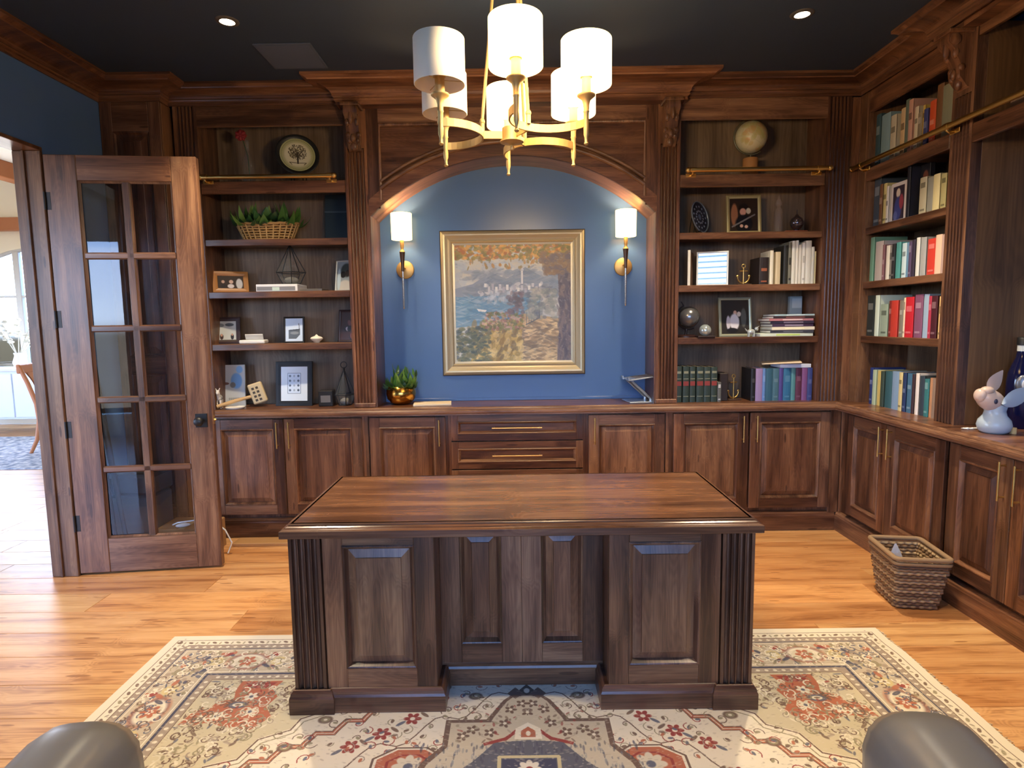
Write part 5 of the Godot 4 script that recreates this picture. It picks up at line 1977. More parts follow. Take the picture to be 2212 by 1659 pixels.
func plate(label: String, at: Vector3, turn: float, lean: float, r: float, rim: float, rim_m: Material, im: Image, lift := 0.0) -> void:
	# a plate upright on a small easel; at is the foot of the easel
	var p := thing("display_plate", label, "plate", at, turn)
	var tilt := Basis(Vector3.RIGHT, -lean)
	var c := Vector3(0, r + 0.012 + lift, 0)
	var g := G.new()
	g.t = Transform3D(tilt, c)
	g.lathe([Vector2(0.0, -0.02), Vector2(r * 0.6, -0.018), Vector2(r, -0.004), Vector2(r, 0.002), Vector2(r - 0.006, 0.004), Vector2(r - rim, -0.004), Vector2(r - rim - 0.004, -0.007)], 40, Vector3.ZERO, Basis(Vector3.RIGHT, PI / 2))
	part(g, "rim", rim_m, p)
	g = G.new()
	g.t = Transform3D(tilt, c)
	disc(g, r - rim, -0.004)
	part(g, "face", tex_mat(ImageTexture.create_from_image(im), 0.3), p)
	g = G.new()
	for s: float in [-1.0, 1.0]:
		g.tube([Vector3(0.05 * s, 0.003, 0.045), Vector3(0.05 * s, 0.02 + lift, 0.03), Vector3(0.048 * s, 0.012 + lift, 0.0), Vector3(0.03 * s, 0.12, -0.05), Vector3(0.03 * s, 0.004, -0.07)], 0.004, 6)
	g.tube([Vector3(-0.05, 0.012 + lift, 0.0), Vector3(0.05, 0.012 + lift, 0.0)], 0.004, 6)
	part(g, "easel", mats.black, p)

func build_left_shelf_items() -> void:
	var z := -4.33
	# bud vase with a red bloom
	var v := thing("bud_vase", "clear glass bud vase holding one red flower on the top shelf", "vase", Vector3(-1.835, TOPSHELF, z))
	var g := G.new()
	g.lathe([Vector2(0, 0.0), Vector2(0.042, 0.0), Vector2(0.046, 0.03), Vector2(0.045, 0.12), Vector2(0.038, 0.17), Vector2(0.018, 0.21), Vector2(0.014, 0.25), Vector2(0.017, 0.3), Vector2(0.013, 0.3), Vector2(0.01, 0.25)], 20)
	part(g, "glass", mats.clear, v)
	g = G.new()
	g.lathe([Vector2(0, 0.004), Vector2(0.038, 0.004), Vector2(0.041, 0.03), Vector2(0.04, 0.06), Vector2(0, 0.06)], 16)
	part(g, "water", glass(0.2, rgb(190, 206, 206)), v)
	g = G.new()
	g.tube([Vector3(0.01, 0.02, 0), Vector3(0.0, 0.2, 0), Vector3(-0.03, 0.33, 0.01)], 0.003, 6)
	part(g, "stalk", mats.leaf2, v)
	g = G.new()
	var fr := RandomNumberGenerator.new()
	fr.seed = 2
	for i in 12:
		var a := TAU * i / 12
		g.ball(Vector3(-0.034 + cos(a) * 0.022, 0.335 + sin(a) * 0.02, 0.012 + 0.008 * (i % 2)), Vector3(0.02, 0.012, 0.012), 8, 6, Basis(Vector3.BACK, a))
	g.ball(Vector3(-0.034, 0.335, 0.022), Vector3(0.014, 0.014, 0.01), 8, 6)
	part(g, "bloom", mt(rgb(140, 34, 38), 0.5), v)
	# plate with a tree
	var im := blank(256, 256, rgb(176, 176, 124))
	dab(im, 128, 128, 127, 127, rgb(186, 182, 134), 1)
	for i in 64:
		var a := TAU * i / 64
		dab(im, 128 + cos(a) * 116, 128 + sin(a) * 116, 4, 4, rgb(120, 118, 72), 0.8)
	dab(im, 128, 128, 104, 104, rgb(226, 218, 188), 1)
	dab(im, 128, 128, 100, 100, rgb(226, 218, 188), 1)
	var r := RandomNumberGenerator.new()
	r.seed = 8
	for i in 260:
		var a := r.randf() * TAU
		var q := sqrt(r.randf()) * 66
		dab(im, 128 + cos(a) * q, 108 + sin(a) * q * 0.9, r.randf_range(3, 8), r.randf_range(2, 5), [rgb(96, 84, 60), rgb(70, 62, 46), rgb(120, 108, 78)][i % 3], 0.8, r.randf() * 3)
	line(im, [Vector2(128, 196), Vector2(128, 110)], 12, rgb(62, 52, 40))
	for s: float in [-1.0, 1.0]:
		line(im, [Vector2(128, 150), Vector2(128 + 34 * s, 96)], 6, rgb(62, 52, 40))
		line(im, [Vector2(128, 194), Vector2(128 + 60 * s, 190), Vector2(128 + 44 * s, 206)], 5, rgb(96, 84, 64))
	plate("round plate with a brown tree picture and black rim on the top shelf", Vector3(-1.49, TOPSHELF, z - 0.01), 0.35, 0.2, 0.146, 0.028, mats.black, im, 0.05)
	# basket of foliage
	var b := thing("plant_basket", "wide wicker basket of green leafy plants on the upper left shelf", "plant", Vector3(-1.725, SHELVES[2], z - 0.01))
	var wk := mt(rgb(176, 134, 80), 0.75)
	for i in 7:
		var t := i / 6.0
		var pts := []
		var hx := lerpf(0.165, 0.215, t)
		var hz := lerpf(0.075, 0.1, t)
		for k in 44:
			var a := TAU * k / 44
			pts.append(Vector3(cos(a) * hx, 0.008 + 0.098 * t + 0.012 * absf(cos(a)) * t, sin(a) * hz) * (1.0 + 0.014 * (1 if (k + i) % 2 else -1)))
		g = G.new()
		g.tube(pts, 0.0075 if i < 6 else 0.011, 5, true)
		part(g, "woven_strand", wk, b)
	for k in 26:
		var a := TAU * k / 26
		g = G.new()
		g.tube([Vector3(cos(a) * 0.168, 0.004, sin(a) * 0.078), Vector3(cos(a) * 0.218, 0.112, sin(a) * 0.103)], 0.0055, 5)
		part(g, "stake", mt(rgb(196, 156, 98), 0.7), b)
	g = G.new()
	g.ball(Vector3(0, 0.085, 0), Vector3(0.2, 0.035, 0.09), 16, 8)
	part(g, "soil", mt(rgb(58, 48, 36), 0.95), b)
	leaves(b, Vector3(0, 0.1, 0), Vector2(0.2, 0.085), 120, 0.085, 0.062, 31, 0.075)
	# slate board
	var sb := thing("slate_board", "dark slate blue board leaning in the right end of the basket shelf", "board", Vector3(-1.245, SHELVES[2], -4.43))
	sb.rotation.x = -0.1
	part(bx(Vector3(-0.105, 0, -0.008), Vector3(0.095, 0.34, 0.008), 0.002), "board", mt(rgb(42, 56, 64), 0.35), sb)
	part(bx(Vector3(-0.105, 0.21, 0.008), Vector3(0.095, 0.222, 0.0095)), "pale_stripe", mt(rgb(70, 84, 92), 0.4), sb)
	# second bay: amber wood frame, terrarium, white book, right frame
	var a0 := blank(96, 64, rgb(52, 38, 34))
	dab(a0, 20, 30, 7, 9, rgb(206, 170, 150)); dab(a0, 50, 30, 9, 11, rgb(214, 178, 158)); dab(a0, 48, 52, 14, 12, rgb(222, 210, 206)); dab(a0, 22, 54, 12, 14, rgb(40, 32, 36)); dab(a0, 80, 40, 14, 30, rgb(206, 202, 198))
	framed("photo_frame", "amber wooden photo frame leaning sideways on the left middle shelf", "photo frame", Vector3(-2.008, SHELVES[1], z), 0.5, 0.22, 0.235, 0.158, 0.034, mt(rgb(176, 116, 52), 0.4), a0)
	wire_lantern("black-edged glass terrarium standing on the flat white book", Vector3(-1.575, SHELVES[1] + 0.051, z), 0.205, 0.28, false)
	var fb := thing("coffee_table_book", "flat white book lying under the faceted terrarium", "book", Vector3(-1.645, SHELVES[1], z))
	part(bx(Vector3(-0.145, 0, -0.1), Vector3(0.145, 0.05, 0.1), 0.003), "cover", mt(rgb(226, 226, 228), 0.5), fb)
	part(bx(Vector3(-0.138, 0.007, 0.096), Vector3(0.13, 0.034, 0.1012)), "spine_print", mt(rgb(128, 128, 132), 0.6), fb)
	part(bx(Vector3(-0.03, 0.004, 0.0995), Vector3(0.02, 0.03, 0.1022)), "spine_title", mt(rgb(196, 214, 204), 0.6), fb)
	var gb := bx(Vector3(-0.09, 0, -0.09), Vector3(0.075, 0.018, 0.08), 0.002)
	solo(gb, "booklet", mt(rgb(96, 90, 86), 0.6), "thin grey booklet lying right of the flat white book", "booklet", Vector3(-1.42, SHELVES[1], z - 0.03))
	var a1 := blank(64, 96, rgb(150, 156, 154))
	dab(a1, 40, 30, 26, 26, rgb(70, 76, 70)); dab(a1, 26, 44, 12, 12, rgb(38, 36, 36)); dab(a1, 44, 40, 10, 12, rgb(46, 40, 38)); dab(a1, 36, 86, 34, 26, rgb(206, 196, 178)); dab(a1, 10, 60, 8, 40, rgb(190, 204, 206))
	framed("photo_frame", "silver-edged family photo half hidden by the pilaster, left middle shelf", "photo frame", Vector3(-1.212, SHELVES[1], z - 0.02), -0.3, 0.16, 0.15, 0.228, 0.012, mt(rgb(196, 202, 200), 0.3, 0.6), a1)
	# third bay
	var a2 := blank(96, 72, rgb(196, 200, 196))
	dab(a2, 24, 16, 20, 8, rgb(130, 136, 136)); dab(a2, 66, 14, 22, 7, rgb(96, 104, 108)); dab(a2, 30, 60, 9, 12, rgb(74, 58, 54)); dab(a2, 30, 54, 5, 6, rgb(196, 152, 132)); dab(a2, 78, 60, 8, 12, rgb(62, 60, 64)); dab(a2, 78, 52, 5, 5, rgb(190, 150, 132))
	framed("photo_frame", "dark brown wooden photo frame near the door edge, lowest shelf", "photo frame", Vector3(-2.072, SHELVES[0], z), 0.25, 0.18, 0.2, 0.195, 0.03, mt(rgb(52, 30, 24), 0.4), a2)
	# white open box
	var rb := thing("white_box", "small open white box with its lid tilted up", "box", Vector3(-1.868, SHELVES[0], z), 0.1)
	part(bx(Vector3(-0.088, 0, -0.05), Vector3(0.088, 0.026, 0.05), 0.006), "tray", mats.white, rb)
	g = G.new()
	g.t = Transform3D(Basis.from_euler(Vector3(-0.9, 0.15, 0)), Vector3(0.0, 0.03, -0.02))
	g.box(Vector3(-0.06, -0.005, -0.045), Vector3(0.06, 0.005, 0.045), 0.002)
	part(g, "lid", mt(rgb(206, 204, 200), 0.6), rb)
	var a3 := blank(64, 88, rgb(206, 222, 240))
	poly(a3, [Vector2(12, 44), Vector2(54, 40), Vector2(54, 62), Vector2(40, 78), Vector2(12, 78)], rgb(96, 104, 112))
	dab(a3, 34, 56, 18, 6, rgb(138, 144, 148)); line(a3, [Vector2(50, 20), Vector2(52, 46)], 2, rgb(80, 84, 92)); line(a3, [Vector2(14, 46), Vector2(52, 44)], 2, rgb(60, 66, 74))
	framed("photo_frame", "small black frame with a pale blue print, lowest shelf middle", "photo frame", Vector3(-1.58, SHELVES[0], z), -0.06, 0.1, 0.15, 0.188, 0.012, mats.black, a3)
	# lidded shell-like dish
	var td := thing("trinket_dish", "tiny cream lidded trinket dish beside the small black frame", "dish", Vector3(-1.415, SHELVES[0], z))
	g = G.new()
	g.lathe([Vector2(0, 0), Vector2(0.02, 0), Vector2(0.022, 0.006), Vector2(0.043, 0.024), Vector2(0.044, 0.03)], 18)
	part(g, "bowl", mt(rgb(226, 216, 198), 0.4), td)
	g = G.new()
	g.lathe([Vector2(0.044, 0.03), Vector2(0.036, 0.04), Vector2(0.012, 0.048), Vector2(0.006, 0.056), Vector2(0, 0.06)], 18)
	part(g, "lid", mt(rgb(232, 224, 206), 0.4), td)
	framed("photo_frame", "dark maroon photo frame cut off by the pilaster, lowest shelf right", "photo frame", Vector3(-1.2, SHELVES[0], z - 0.03), -0.2, 0.14, 0.15, 0.235, 0.016, mt(rgb(46, 26, 26), 0.4), box_photo(4, rgb(58, 36, 34), [rgb(206, 180, 172), rgb(120, 70, 66), rgb(30, 24, 28)], 9))
	# worktop bay: puzzle box with map print, mallet block, dish, framed stamps, black box, lantern
	var a4 := blank(96, 160, rgb(186, 190, 192))
	dab(a4, 64, 62, 24, 34, rgb(112, 158, 208)); dab(a4, 76, 18, 14, 16, rgb(126, 172, 216)); dab(a4, 50, 78, 12, 12, rgb(120, 120, 120)); dab(a4, 20, 72, 18, 6, rgb(110, 72, 62)); dab(a4, 8, 96, 10, 12, rgb(92, 70, 60))
	im_marks(a4, 34, 128, 7)
	var mb := thing("print_card", "grey card with blue map-like print standing at the far left of the worktop", "card", Vector3(-2.064, CT, z - 0.03), 0.12)
	mb.rotation.x = -0.12
	part(bx(Vector3(-0.09, 0, -0.02), Vector3(0.09, 0.305, 0.0), 0.002), "board", mt(rgb(186, 190, 192), 0.6), mb)
	g = G.new()
	g.quad(Vector3(-0.088, 0.002, 0.0008), Vector3(0.088, 0.002, 0.0008), Vector3(0.088, 0.303, 0.0008), Vector3(-0.088, 0.303, 0.0008))
	part(g, "print", tex_mat(ImageTexture.create_from_image(a4), 0.6), mb)
	# cow-like striped figurine
	var zf := thing("animal_figurine", "little black and white striped animal figurine by the grey card", "figurine", Vector3(-2.115, CT, z + 0.06), 0.3)
	g = G.new()
	g.ball(Vector3(0, 0.075, 0), Vector3(0.022, 0.024, 0.045), 12, 8)
	g.ball(Vector3(0, 0.118, 0.05), Vector3(0.013, 0.016, 0.022), 10, 8, Basis(Vector3.RIGHT, 0.6))
	g.tube([Vector3(0, 0.085, 0.032), Vector3(0, 0.115, 0.045)], 0.013, 8)
	for q: Vector2 in [Vector2(-0.012, -0.03), Vector2(0.012, -0.03), Vector2(-0.012, 0.03), Vector2(0.012, 0.03)]:
		g.tube([Vector3(q.x, 0.0, q.y), Vector3(q.x, 0.06, q.y)], [0.005, 0.009], 7)
	for s: float in [-1.0, 1.0]:
		g.tube([Vector3(0.006 * s, 0.128, 0.045), Vector3(0.014 * s, 0.15, 0.04)], [0.005, 0.002], 6)
	part(g, "body", mt(rgb(222, 218, 212), 0.4), zf)
	g = G.new()
	for i in 5:
		g.lathe([Vector2(0.0245 - 0.0016 * absf(i - 2), -0.003), Vector2(0.0245 - 0.0016 * absf(i - 2), 0.003)], 12, Vector3(0, 0.075, -0.028 + 0.014 * i), Basis(Vector3.RIGHT, PI / 2))
	part(g, "stripes", mats.black, zf)
	# wooden mallet with printed head
	var ml := thing("wooden_mallet", "pale wooden mallet with printed symbols lying against the shelf back", "mallet", Vector3(-1.86, CT + 0.0, z + 0.02), 0.1)
	g = G.new()
	g.t = Transform3D(Basis(Vector3.BACK, 0.3), Vector3(0.0, 0.1, 0.0))
	g.box(Vector3(-0.05, -0.075, -0.035), Vector3(0.05, 0.075, 0.0), 0.012)
	part(g, "head", mt(rgb(206, 184, 142), 0.55), ml)
	g = G.new()
	g.t = Transform3D(Basis(Vector3.BACK, 0.3), Vector3(0.0, 0.1, 0.001))
	for i in 4:
		for k in 2:
			g.box(Vector3(-0.026 + 0.03 * k, -0.056 + 0.029 * i, 0.0), Vector3(-0.008 + 0.03 * k, -0.04 + 0.029 * i, 0.0012))
	part(g, "printed_marks", mt(rgb(70, 60, 48), 0.6), ml)
	g = G.new()
	g.tube([Vector3(-0.045, 0.075, -0.016), Vector3(-0.15, 0.05, 0.02), Vector3(-0.26, 0.016, 0.06)], [0.012, 0.013, 0.014], 10)
	part(g, "handle", mt(rgb(196, 158, 108), 0.55), ml)
	g = G.new()
	g.lathe([Vector2(0, 0), Vector2(0.055, 0), Vector2(0.064, 0.008), Vector2(0.066, 0.014), Vector2(0.06, 0.014), Vector2(0.05, 0.006), Vector2(0, 0.005)], 28)
	solo(g, "saucer", mt(rgb(232, 228, 220), 0.35), "small white saucer in front of the wooden mallet", "saucer", Vector3(-1.985, CT, z + 0.1))
	# framed stamps
	var a5 := blank(128, 160, rgb(214, 224, 232))
	a5.fill_rect(Rect2i(32, 30, 64, 96), rgb(96, 110, 124)); a5.fill_rect(Rect2i(34, 32, 60, 92), rgb(206, 220, 236))
	for i in 4:
		for k in 3:
			var c := Vector2(44 + k * 20, 44 + i * 22)
			dab(a5, c.x, c.y, 6 if k != 1 else 5, 6, rgb(70, 82, 96) if k != 1 else rgb(150, 162, 176), 0.9)
	framed("stamp_frame", "large black frame with blue-grey stamps on the worktop, left bookcase", "picture frame", Vector3(-1.603, CT, z), -0.05, 0.12, 0.272, 0.325, 0.038, mats.black, a5)
	var db := thing("candle_cube", "small dark glass cube between the stamp frame and the lantern", "cube", Vector3(-1.36, CT, z), 0.1)
	part(bx(Vector3(-0.052, 0, -0.052), Vector3(0.052, 0.115, 0.052), 0.006), "cube", mt(rgb(40, 38, 38), 0.2), db)
	part(bx(Vector3(-0.034, 0.03, 0.0515), Vector3(0.034, 0.08, 0.0528)), "faded_print", mt(rgb(104, 98, 92), 0.5), db)
	wire_lantern("black-edged glass lantern with a top ring beside the pilaster", Vector3(-1.232, CT, z - 0.01), 0.15, 0.265, true, "glass_lantern")

func im_marks(im: Image, x: int, y: int, n: int) -> void:
	# too blurred to read in the photograph: a row of small dark marks
	for i in n:
		im.fill_rect(Rect2i(x + i * 7, y, 5, 7), rgb(120, 122, 124))
		im.fill_rect(Rect2i(x + i * 7 + 2, y + 2, 2, 3), rgb(186, 190, 192))

func leaves(parent: Node, at: Vector3, spread: Vector2, n: int, l: float, w: float, seed: int, tall := 0.02) -> void:
	var r := RandomNumberGenerator.new()
	r.seed = seed
	var shapes := [leaf_mesh(l, w, 0.5), leaf_mesh(l * 0.8, w * 1.1, 0.3), leaf_mesh(l * 1.2, w * 0.8, 0.8)]
	for i in n:
		var a := r.randf() * TAU
		var q := sqrt(r.randf())
		var p := at + Vector3(cos(a) * spread.x * q, r.randf_range(-0.01, tall) * (1.0 - 0.6 * q), sin(a) * spread.y * q)
		var tilt := 0.45 + q * 1.05 + r.randf_range(-0.3, 0.3)
		var bs := Basis(Vector3.UP, -a + PI / 2 + r.randf_range(-0.6, 0.6)) * Basis(Vector3.RIGHT, tilt)
		share(shapes[i % 3], "leaf", mats["leaf%d" % [0, 2, 1, 0, 2, 0][i % 6]], parent, Transform3D(bs, p))

func build_counter_items() -> void:
	# gold bowl with trailing plant
	var p := thing("potted_plant", "leafy plant in a shiny gold bowl at the left end of the alcove", "plant", Vector3(-0.825, CT, -4.36))
	var g := G.new()
	g.lathe([Vector2(0, 0), Vector2(0.05, 0.0), Vector2(0.075, 0.012), Vector2(0.1, 0.045), Vector2(0.108, 0.075), Vector2(0.104, 0.105), Vector2(0.09, 0.128), Vector2(0.086, 0.134), Vector2(0.082, 0.132), Vector2(0.09, 0.11)], 36)
	part(g, "bowl", mt(rgb(214, 158, 74), 0.2, 1.0), p)
	g = G.new()
	g.lathe([Vector2(0, 0.118), Vector2(0.088, 0.116)], 24)
	part(g, "soil", mt(rgb(52, 42, 32), 0.95), p)
	leaves(p, Vector3(0, 0.118, 0), Vector2(0.085, 0.075), 64, 0.07, 0.046, 12, 0.035)
	var r := RandomNumberGenerator.new()
	r.seed = 6
	var lm := leaf_mesh(0.06, 0.026, 0.5)
	for k in 3:
		var base := Vector3([-0.02, 0.05, 0.02][k], 0.12, 0)
		var tip := base + Vector3([-0.01, 0.06, 0.03][k], [0.13, 0.09, 0.11][k], 0.01)
		g = G.new()
		g.tube([base, tip], 0.002, 5)
		part(g, "stem", mats.leaf2, p)
		for i in 7:
			var q := base.lerp(tip, 0.35 + 0.1 * i)
			share(lm, "leaf", mats["leaf%d" % (i % 3)], p, Transform3D(Basis(Vector3.UP, r.randf() * TAU) * Basis(Vector3.RIGHT, 0.9), q))
	# cream notepad on the edge
	g = G.new()
	g.box(Vector3(-0.135, 0, -0.075), Vector3(0.135, 0.014, 0.075), 0.002)
	solo(g, "notepad", mt(rgb(236, 214, 178), 0.7), "cream notepad lying on the worktop beside the gold bowl", "notepad", Vector3(-0.59, CT, -4.31), 0.1)
	# folding metal laptop stand
	var s := thing("laptop_stand", "folding silver metal laptop stand at the right end of the alcove", "stand", Vector3(0.89, CT, -4.33), 0.12)
	var al := mt(rgb(206, 214, 220), 0.28, 0.8)
	part(bx(Vector3(-0.08, 0, -0.1), Vector3(0.1, 0.008, 0.1), 0.003), "base_plate", al, s)
	for k: float in [-0.06, 0.06]:
		g = G.new()
		g.tube([Vector3(0.085, 0.008, k), Vector3(0.085, 0.024, k)], 0.012, 10)
		g.tube([Vector3(0.085, 0.024, k), Vector3(-0.055, 0.155, k)], 0.009, 8)
		g.tube([Vector3(0.07, 0.03, k + 0.018), Vector3(-0.06, 0.15, k + 0.018)], 0.004, 6)
		part(g, "arm", al, s)
	g = G.new()
	g.t = Transform3D(Basis(Vector3.BACK, 0.12), Vector3(0.02, 0.175, 0))
	g.box(Vector3(-0.1, -0.004, -0.1), Vector3(0.11, 0.004, 0.1), 0.002)
	g.box(Vector3(-0.108, -0.004, -0.09), Vector3(-0.1, 0.02, -0.05), 0.001)
	g.box(Vector3(-0.108, -0.004, 0.05), Vector3(-0.1, 0.02, 0.09), 0.001)
	part(g, "tray", al, s)
	g = G.new()
	g.t = Transform3D(Basis(Vector3.BACK, 0.12), Vector3(0.02, 0.1792, 0))
	g.box(Vector3(-0.05, 0, -0.07), Vector3(0.09, 0.0008, 0.07))
	part(g, "rubber_pad", mt(rgb(92, 90, 98), 0.6), s)

func globe_image() -> Image:
	var im := blank(256, 128, rgb(206, 196, 156))
	var r := RandomNumberGenerator.new()
	r.seed = 12
	for c: Array in [[60, 44, 22, 18], [70, 60, 10, 14], [84, 88, 13, 24], [150, 40, 30, 18], [146, 72, 20, 22], [190, 44, 34, 20], [214, 88, 16, 10], [110, 20, 12, 6]]:
		for i in 22:
			dab(im, c[0] + r.randf_range(-1, 1) * c[2], c[1] + r.randf_range(-1, 1) * c[3], c[2] * 0.35, c[3] * 0.35, [rgb(190, 164, 98), rgb(178, 172, 104), rgb(198, 150, 96)][i % 3], 0.5, r.randf())
	for i in 8:
		im.fill_rect(Rect2i(i * 32, 0, 1, 128), rgb(186, 178, 140))
	for i in 4:
		im.fill_rect(Rect2i(0, 16 + i * 32, 256, 1), rgb(186, 178, 140))
	return im

func uv_ball(g: G, c: Vector3, rad: float, turn: Basis, seg := 32, rows := 18) -> void:
	var P := []
	for i in rows + 1:
		var row := []
		for s in seg + 1:
			var la := PI * i / rows - PI / 2
			var lo := TAU * s / seg
			row.append(c + turn * (Vector3(cos(la) * sin(lo), sin(la), cos(la) * cos(lo)) * rad))
		P.append(row)
	g.grid(P, false, true)

func build_right_shelf_items() -> void:
	var z := -4.33
	# big globe
	var t := thing("globe", "antique cream globe on a cylindrical wooden base on the top shelf", "globe", Vector3(1.672, TOPSHELF, z))
	var g := G.new()
	g.lathe([Vector2(0, 0), Vector2(0.05, 0), Vector2(0.051, 0.004), Vector2(0.051, 0.128), Vector2(0.048, 0.132), Vector2(0, 0.132)], 28)
	part(g, "base", mt(rgb(176, 122, 70), 0.5), t)
	g = G.new()
	g.tube([Vector3(0, 0.13, 0), Vector3(0, 0.165, 0)], 0.005, 8)
	var arc := []
	var c := Vector3(0, 0.275, 0)
	for i in 17:
		var a := deg_to_rad(-245.0 + 190.0 * i / 16.0)
		arc.append(c + Vector3(cos(a), sin(a), 0) * 0.118)
	var ab := G.new()
	g.tube(arc, 0.006, 6)
	part(g, "meridian", mt(rgb(120, 116, 92), 0.35, 0.6), t)
	g = G.new()
	uv_ball(g, c, 0.108, Basis(Vector3.BACK, -0.41) * Basis(Vector3.UP, 2.2))
	part(g, "sphere", tex_mat(ImageTexture.create_from_image(globe_image()), 0.35), t)
	# blue patterned plate
	var im := blank(128, 128, rgb(34, 38, 54))
	for i in 26:
		var a := TAU * i / 13.0
		var q := 46.0 if i < 13 else 26.0
		dab(im, 64 + cos(a + (0.2 if i > 12 else 0.0)) * q, 64 + sin(a + (0.2 if i > 12 else 0.0)) * q, 6, 5, rgb(150, 160, 178), 0.85)
	dab(im, 64, 64, 14, 14, rgb(96, 108, 132), 0.9)
	plate("dark blue plate with white dotted flowers on an easel", Vector3(1.33, SHELVES[2], z), 0.75, 0.18, 0.112, 0.006, mt(rgb(120, 128, 140), 0.3, 0.3), im)
	# photos
	var a0 := blank(72, 88, rgb(46, 34, 28))
	dab(a0, 12, 44, 10, 34, rgb(150, 100, 70)); dab(a0, 36, 26, 13, 14, rgb(30, 22, 20)); dab(a0, 34, 36, 9, 11, rgb(206, 150, 130)); dab(a0, 48, 34, 7, 9, rgb(196, 180, 160)); dab(a0, 36, 68, 24, 26, rgb(20, 20, 26)); line(a0, [Vector2(6, 76), Vector2(64, 44)], 4, rgb(120, 112, 110)); dab(a0, 30, 74, 5, 5, rgb(214, 170, 150)); dab(a0, 42, 76, 5, 5, rgb(214, 170, 150))
	framed("photo_frame", "gold-framed portrait photo on the shelf below the large globe", "photo frame", Vector3(1.642, SHELVES[2], z), -0.04, 0.12, 0.242, 0.278, 0.024, mt(rgb(196, 178, 124), 0.35, 0.6), a0)
	# glass obelisk and ball
	var ob := thing("glass_decanter", "tall slim clear glass decanter beside the gold-framed portrait", "decanter", Vector3(1.88, SHELVES[2], z))
	g = G.new()
	g.lathe([Vector2(0, 0), Vector2(0.03, 0), Vector2(0.032, 0.006), Vector2(0.028, 0.02), Vector2(0.03, 0.15), Vector2(0.018, 0.175), Vector2(0.012, 0.185), Vector2(0.024, 0.2), Vector2(0.02, 0.225), Vector2(0.006, 0.245), Vector2(0.003, 0.27), Vector2(0, 0.272)], 20)
	part(g, "glass", glass(0.22, rgb(150, 130, 118)), ob)
	var sp := thing("storm_glass", "dark mirrored glass ball on a small reddish wooden strip", "ornament", Vector3(1.99, SHELVES[2], z + 0.02))
	part(bx(Vector3(-0.078, 0, -0.03), Vector3(0.078, 0.014, 0.03), 0.003), "base", mt(rgb(150, 82, 54), 0.5), sp)
	g = G.new()
	g.lathe([Vector2(0, 0.014), Vector2(0.022, 0.014), Vector2(0.016, 0.022), Vector2(0.03, 0.032), Vector2(0.044, 0.055), Vector2(0.046, 0.075), Vector2(0.036, 0.1), Vector2(0.016, 0.114), Vector2(0.006, 0.13), Vector2(0.004, 0.16), Vector2(0, 0.162)], 24, Vector3(0.01, 0, 0))
	part(g, "ball", mt(rgb(120, 108, 112), 0.08, 0.85), sp)
	# third shelf from the top: leaning frame, striped frame, anchor, books
	var tf := thing("mirror_tile", "thin pale-edged frame seen side on, left of the small mirror", "frame", Vector3(1.268, SHELVES[1], z), 1.15)
	part(bx(Vector3(-0.09, 0, -0.006), Vector3(0.09, 0.24, 0.006), 0.002), "panel", mt(rgb(132, 104, 84), 0.3), tf)
	part(bx(Vector3(-0.094, 0, -0.008), Vector3(-0.084, 0.244, 0.01), 0.001), "edge", mt(rgb(226, 224, 214), 0.4), tf)
	var mf := thing("tabletop_mirror", "small white-framed glass that mirrors the window, second shelf from the brass rail", "mirror", Vector3(1.412, SHELVES[1], z + 0.03), -0.277)
	mf.rotation.x = 0.015
	g = G.new()
	g.rings(-0.107, 0, 0.107, 0.238, [[0.0, -0.014], [0.0, 0.0], [0.002, 0.002], [0.008, 0.003], [0.011, 0.0], [0.012, -0.003]], false)
	part(g, "frame", mt(rgb(226, 232, 234), 0.3), mf)
	g = G.new()
	g.quad(Vector3(-0.096, 0.011, -0.003), Vector3(0.096, 0.011, -0.003), Vector3(0.096, 0.227, -0.003), Vector3(-0.096, 0.227, -0.003))
	part(g, "glass", mt(rgb(118, 128, 134), 0.03, 1.0), mf)
	part(bx(Vector3(-0.106, 0.001, -0.014), Vector3(0.106, 0.237, -0.006)), "backing", mt(rgb(40, 36, 34), 0.8), mf)
	anchor("brass anchor ornament right of the small mirror", Vector3(1.644, SHELVES[1], z), 0.145, 0.0)
	# books beside the ornament; spine positions along x
	var bs := [
		[1.732, 1.798, 0.19, rgb(40, 30, 28), "wide dark book with a rust band right of the anchor", rgb(150, 88, 62)],
		[1.806, 1.83, 0.236, rgb(226, 220, 200), "slim ivory book next to the rust-banded dark one", Color(0, 0, 0, 0)],
		[1.845, 1.88, 0.226, rgb(206, 190, 156), "beige book standing between two dark gaps, third shelf", Color(0, 0, 0, 0)],
		[1.9, 1.932, 0.27, rgb(42, 42, 38), "charcoal book left of the white row, third shelf", Color(0, 0, 0, 0)],
		[1.934, 1.956, 0.292, rgb(120, 118, 104), "tall grey book at the start of the white row", rgb(60, 60, 56)],
		[1.958, 1.984, 0.3, rgb(222, 220, 208), "first and tallest white book of the white row", Color(0, 0, 0, 0)],
		[1.986, 2.004, 0.302, rgb(228, 224, 212), "second white book of the white row", Color(0, 0, 0, 0)],
		[2.006, 2.028, 0.272, rgb(216, 212, 200), "shorter third white book of the white row", Color(0, 0, 0, 0)],
		[2.03, 2.052, 0.286, rgb(230, 228, 220), "fourth white book of the white row", rgb(190, 186, 176)],
		[2.054, 2.094, 0.3, rgb(220, 218, 206), "thick white book near the end of the white row", Color(0, 0, 0, 0)],
		[2.096, 2.116, 0.258, rgb(206, 206, 196), "slim pale grey book after the white row", Color(0, 0, 0, 0)],
		[2.118, 2.128, 0.226, rgb(198, 186, 140), "thin straw-coloured booklet against the bookcase side", Color(0, 0, 0, 0)]]
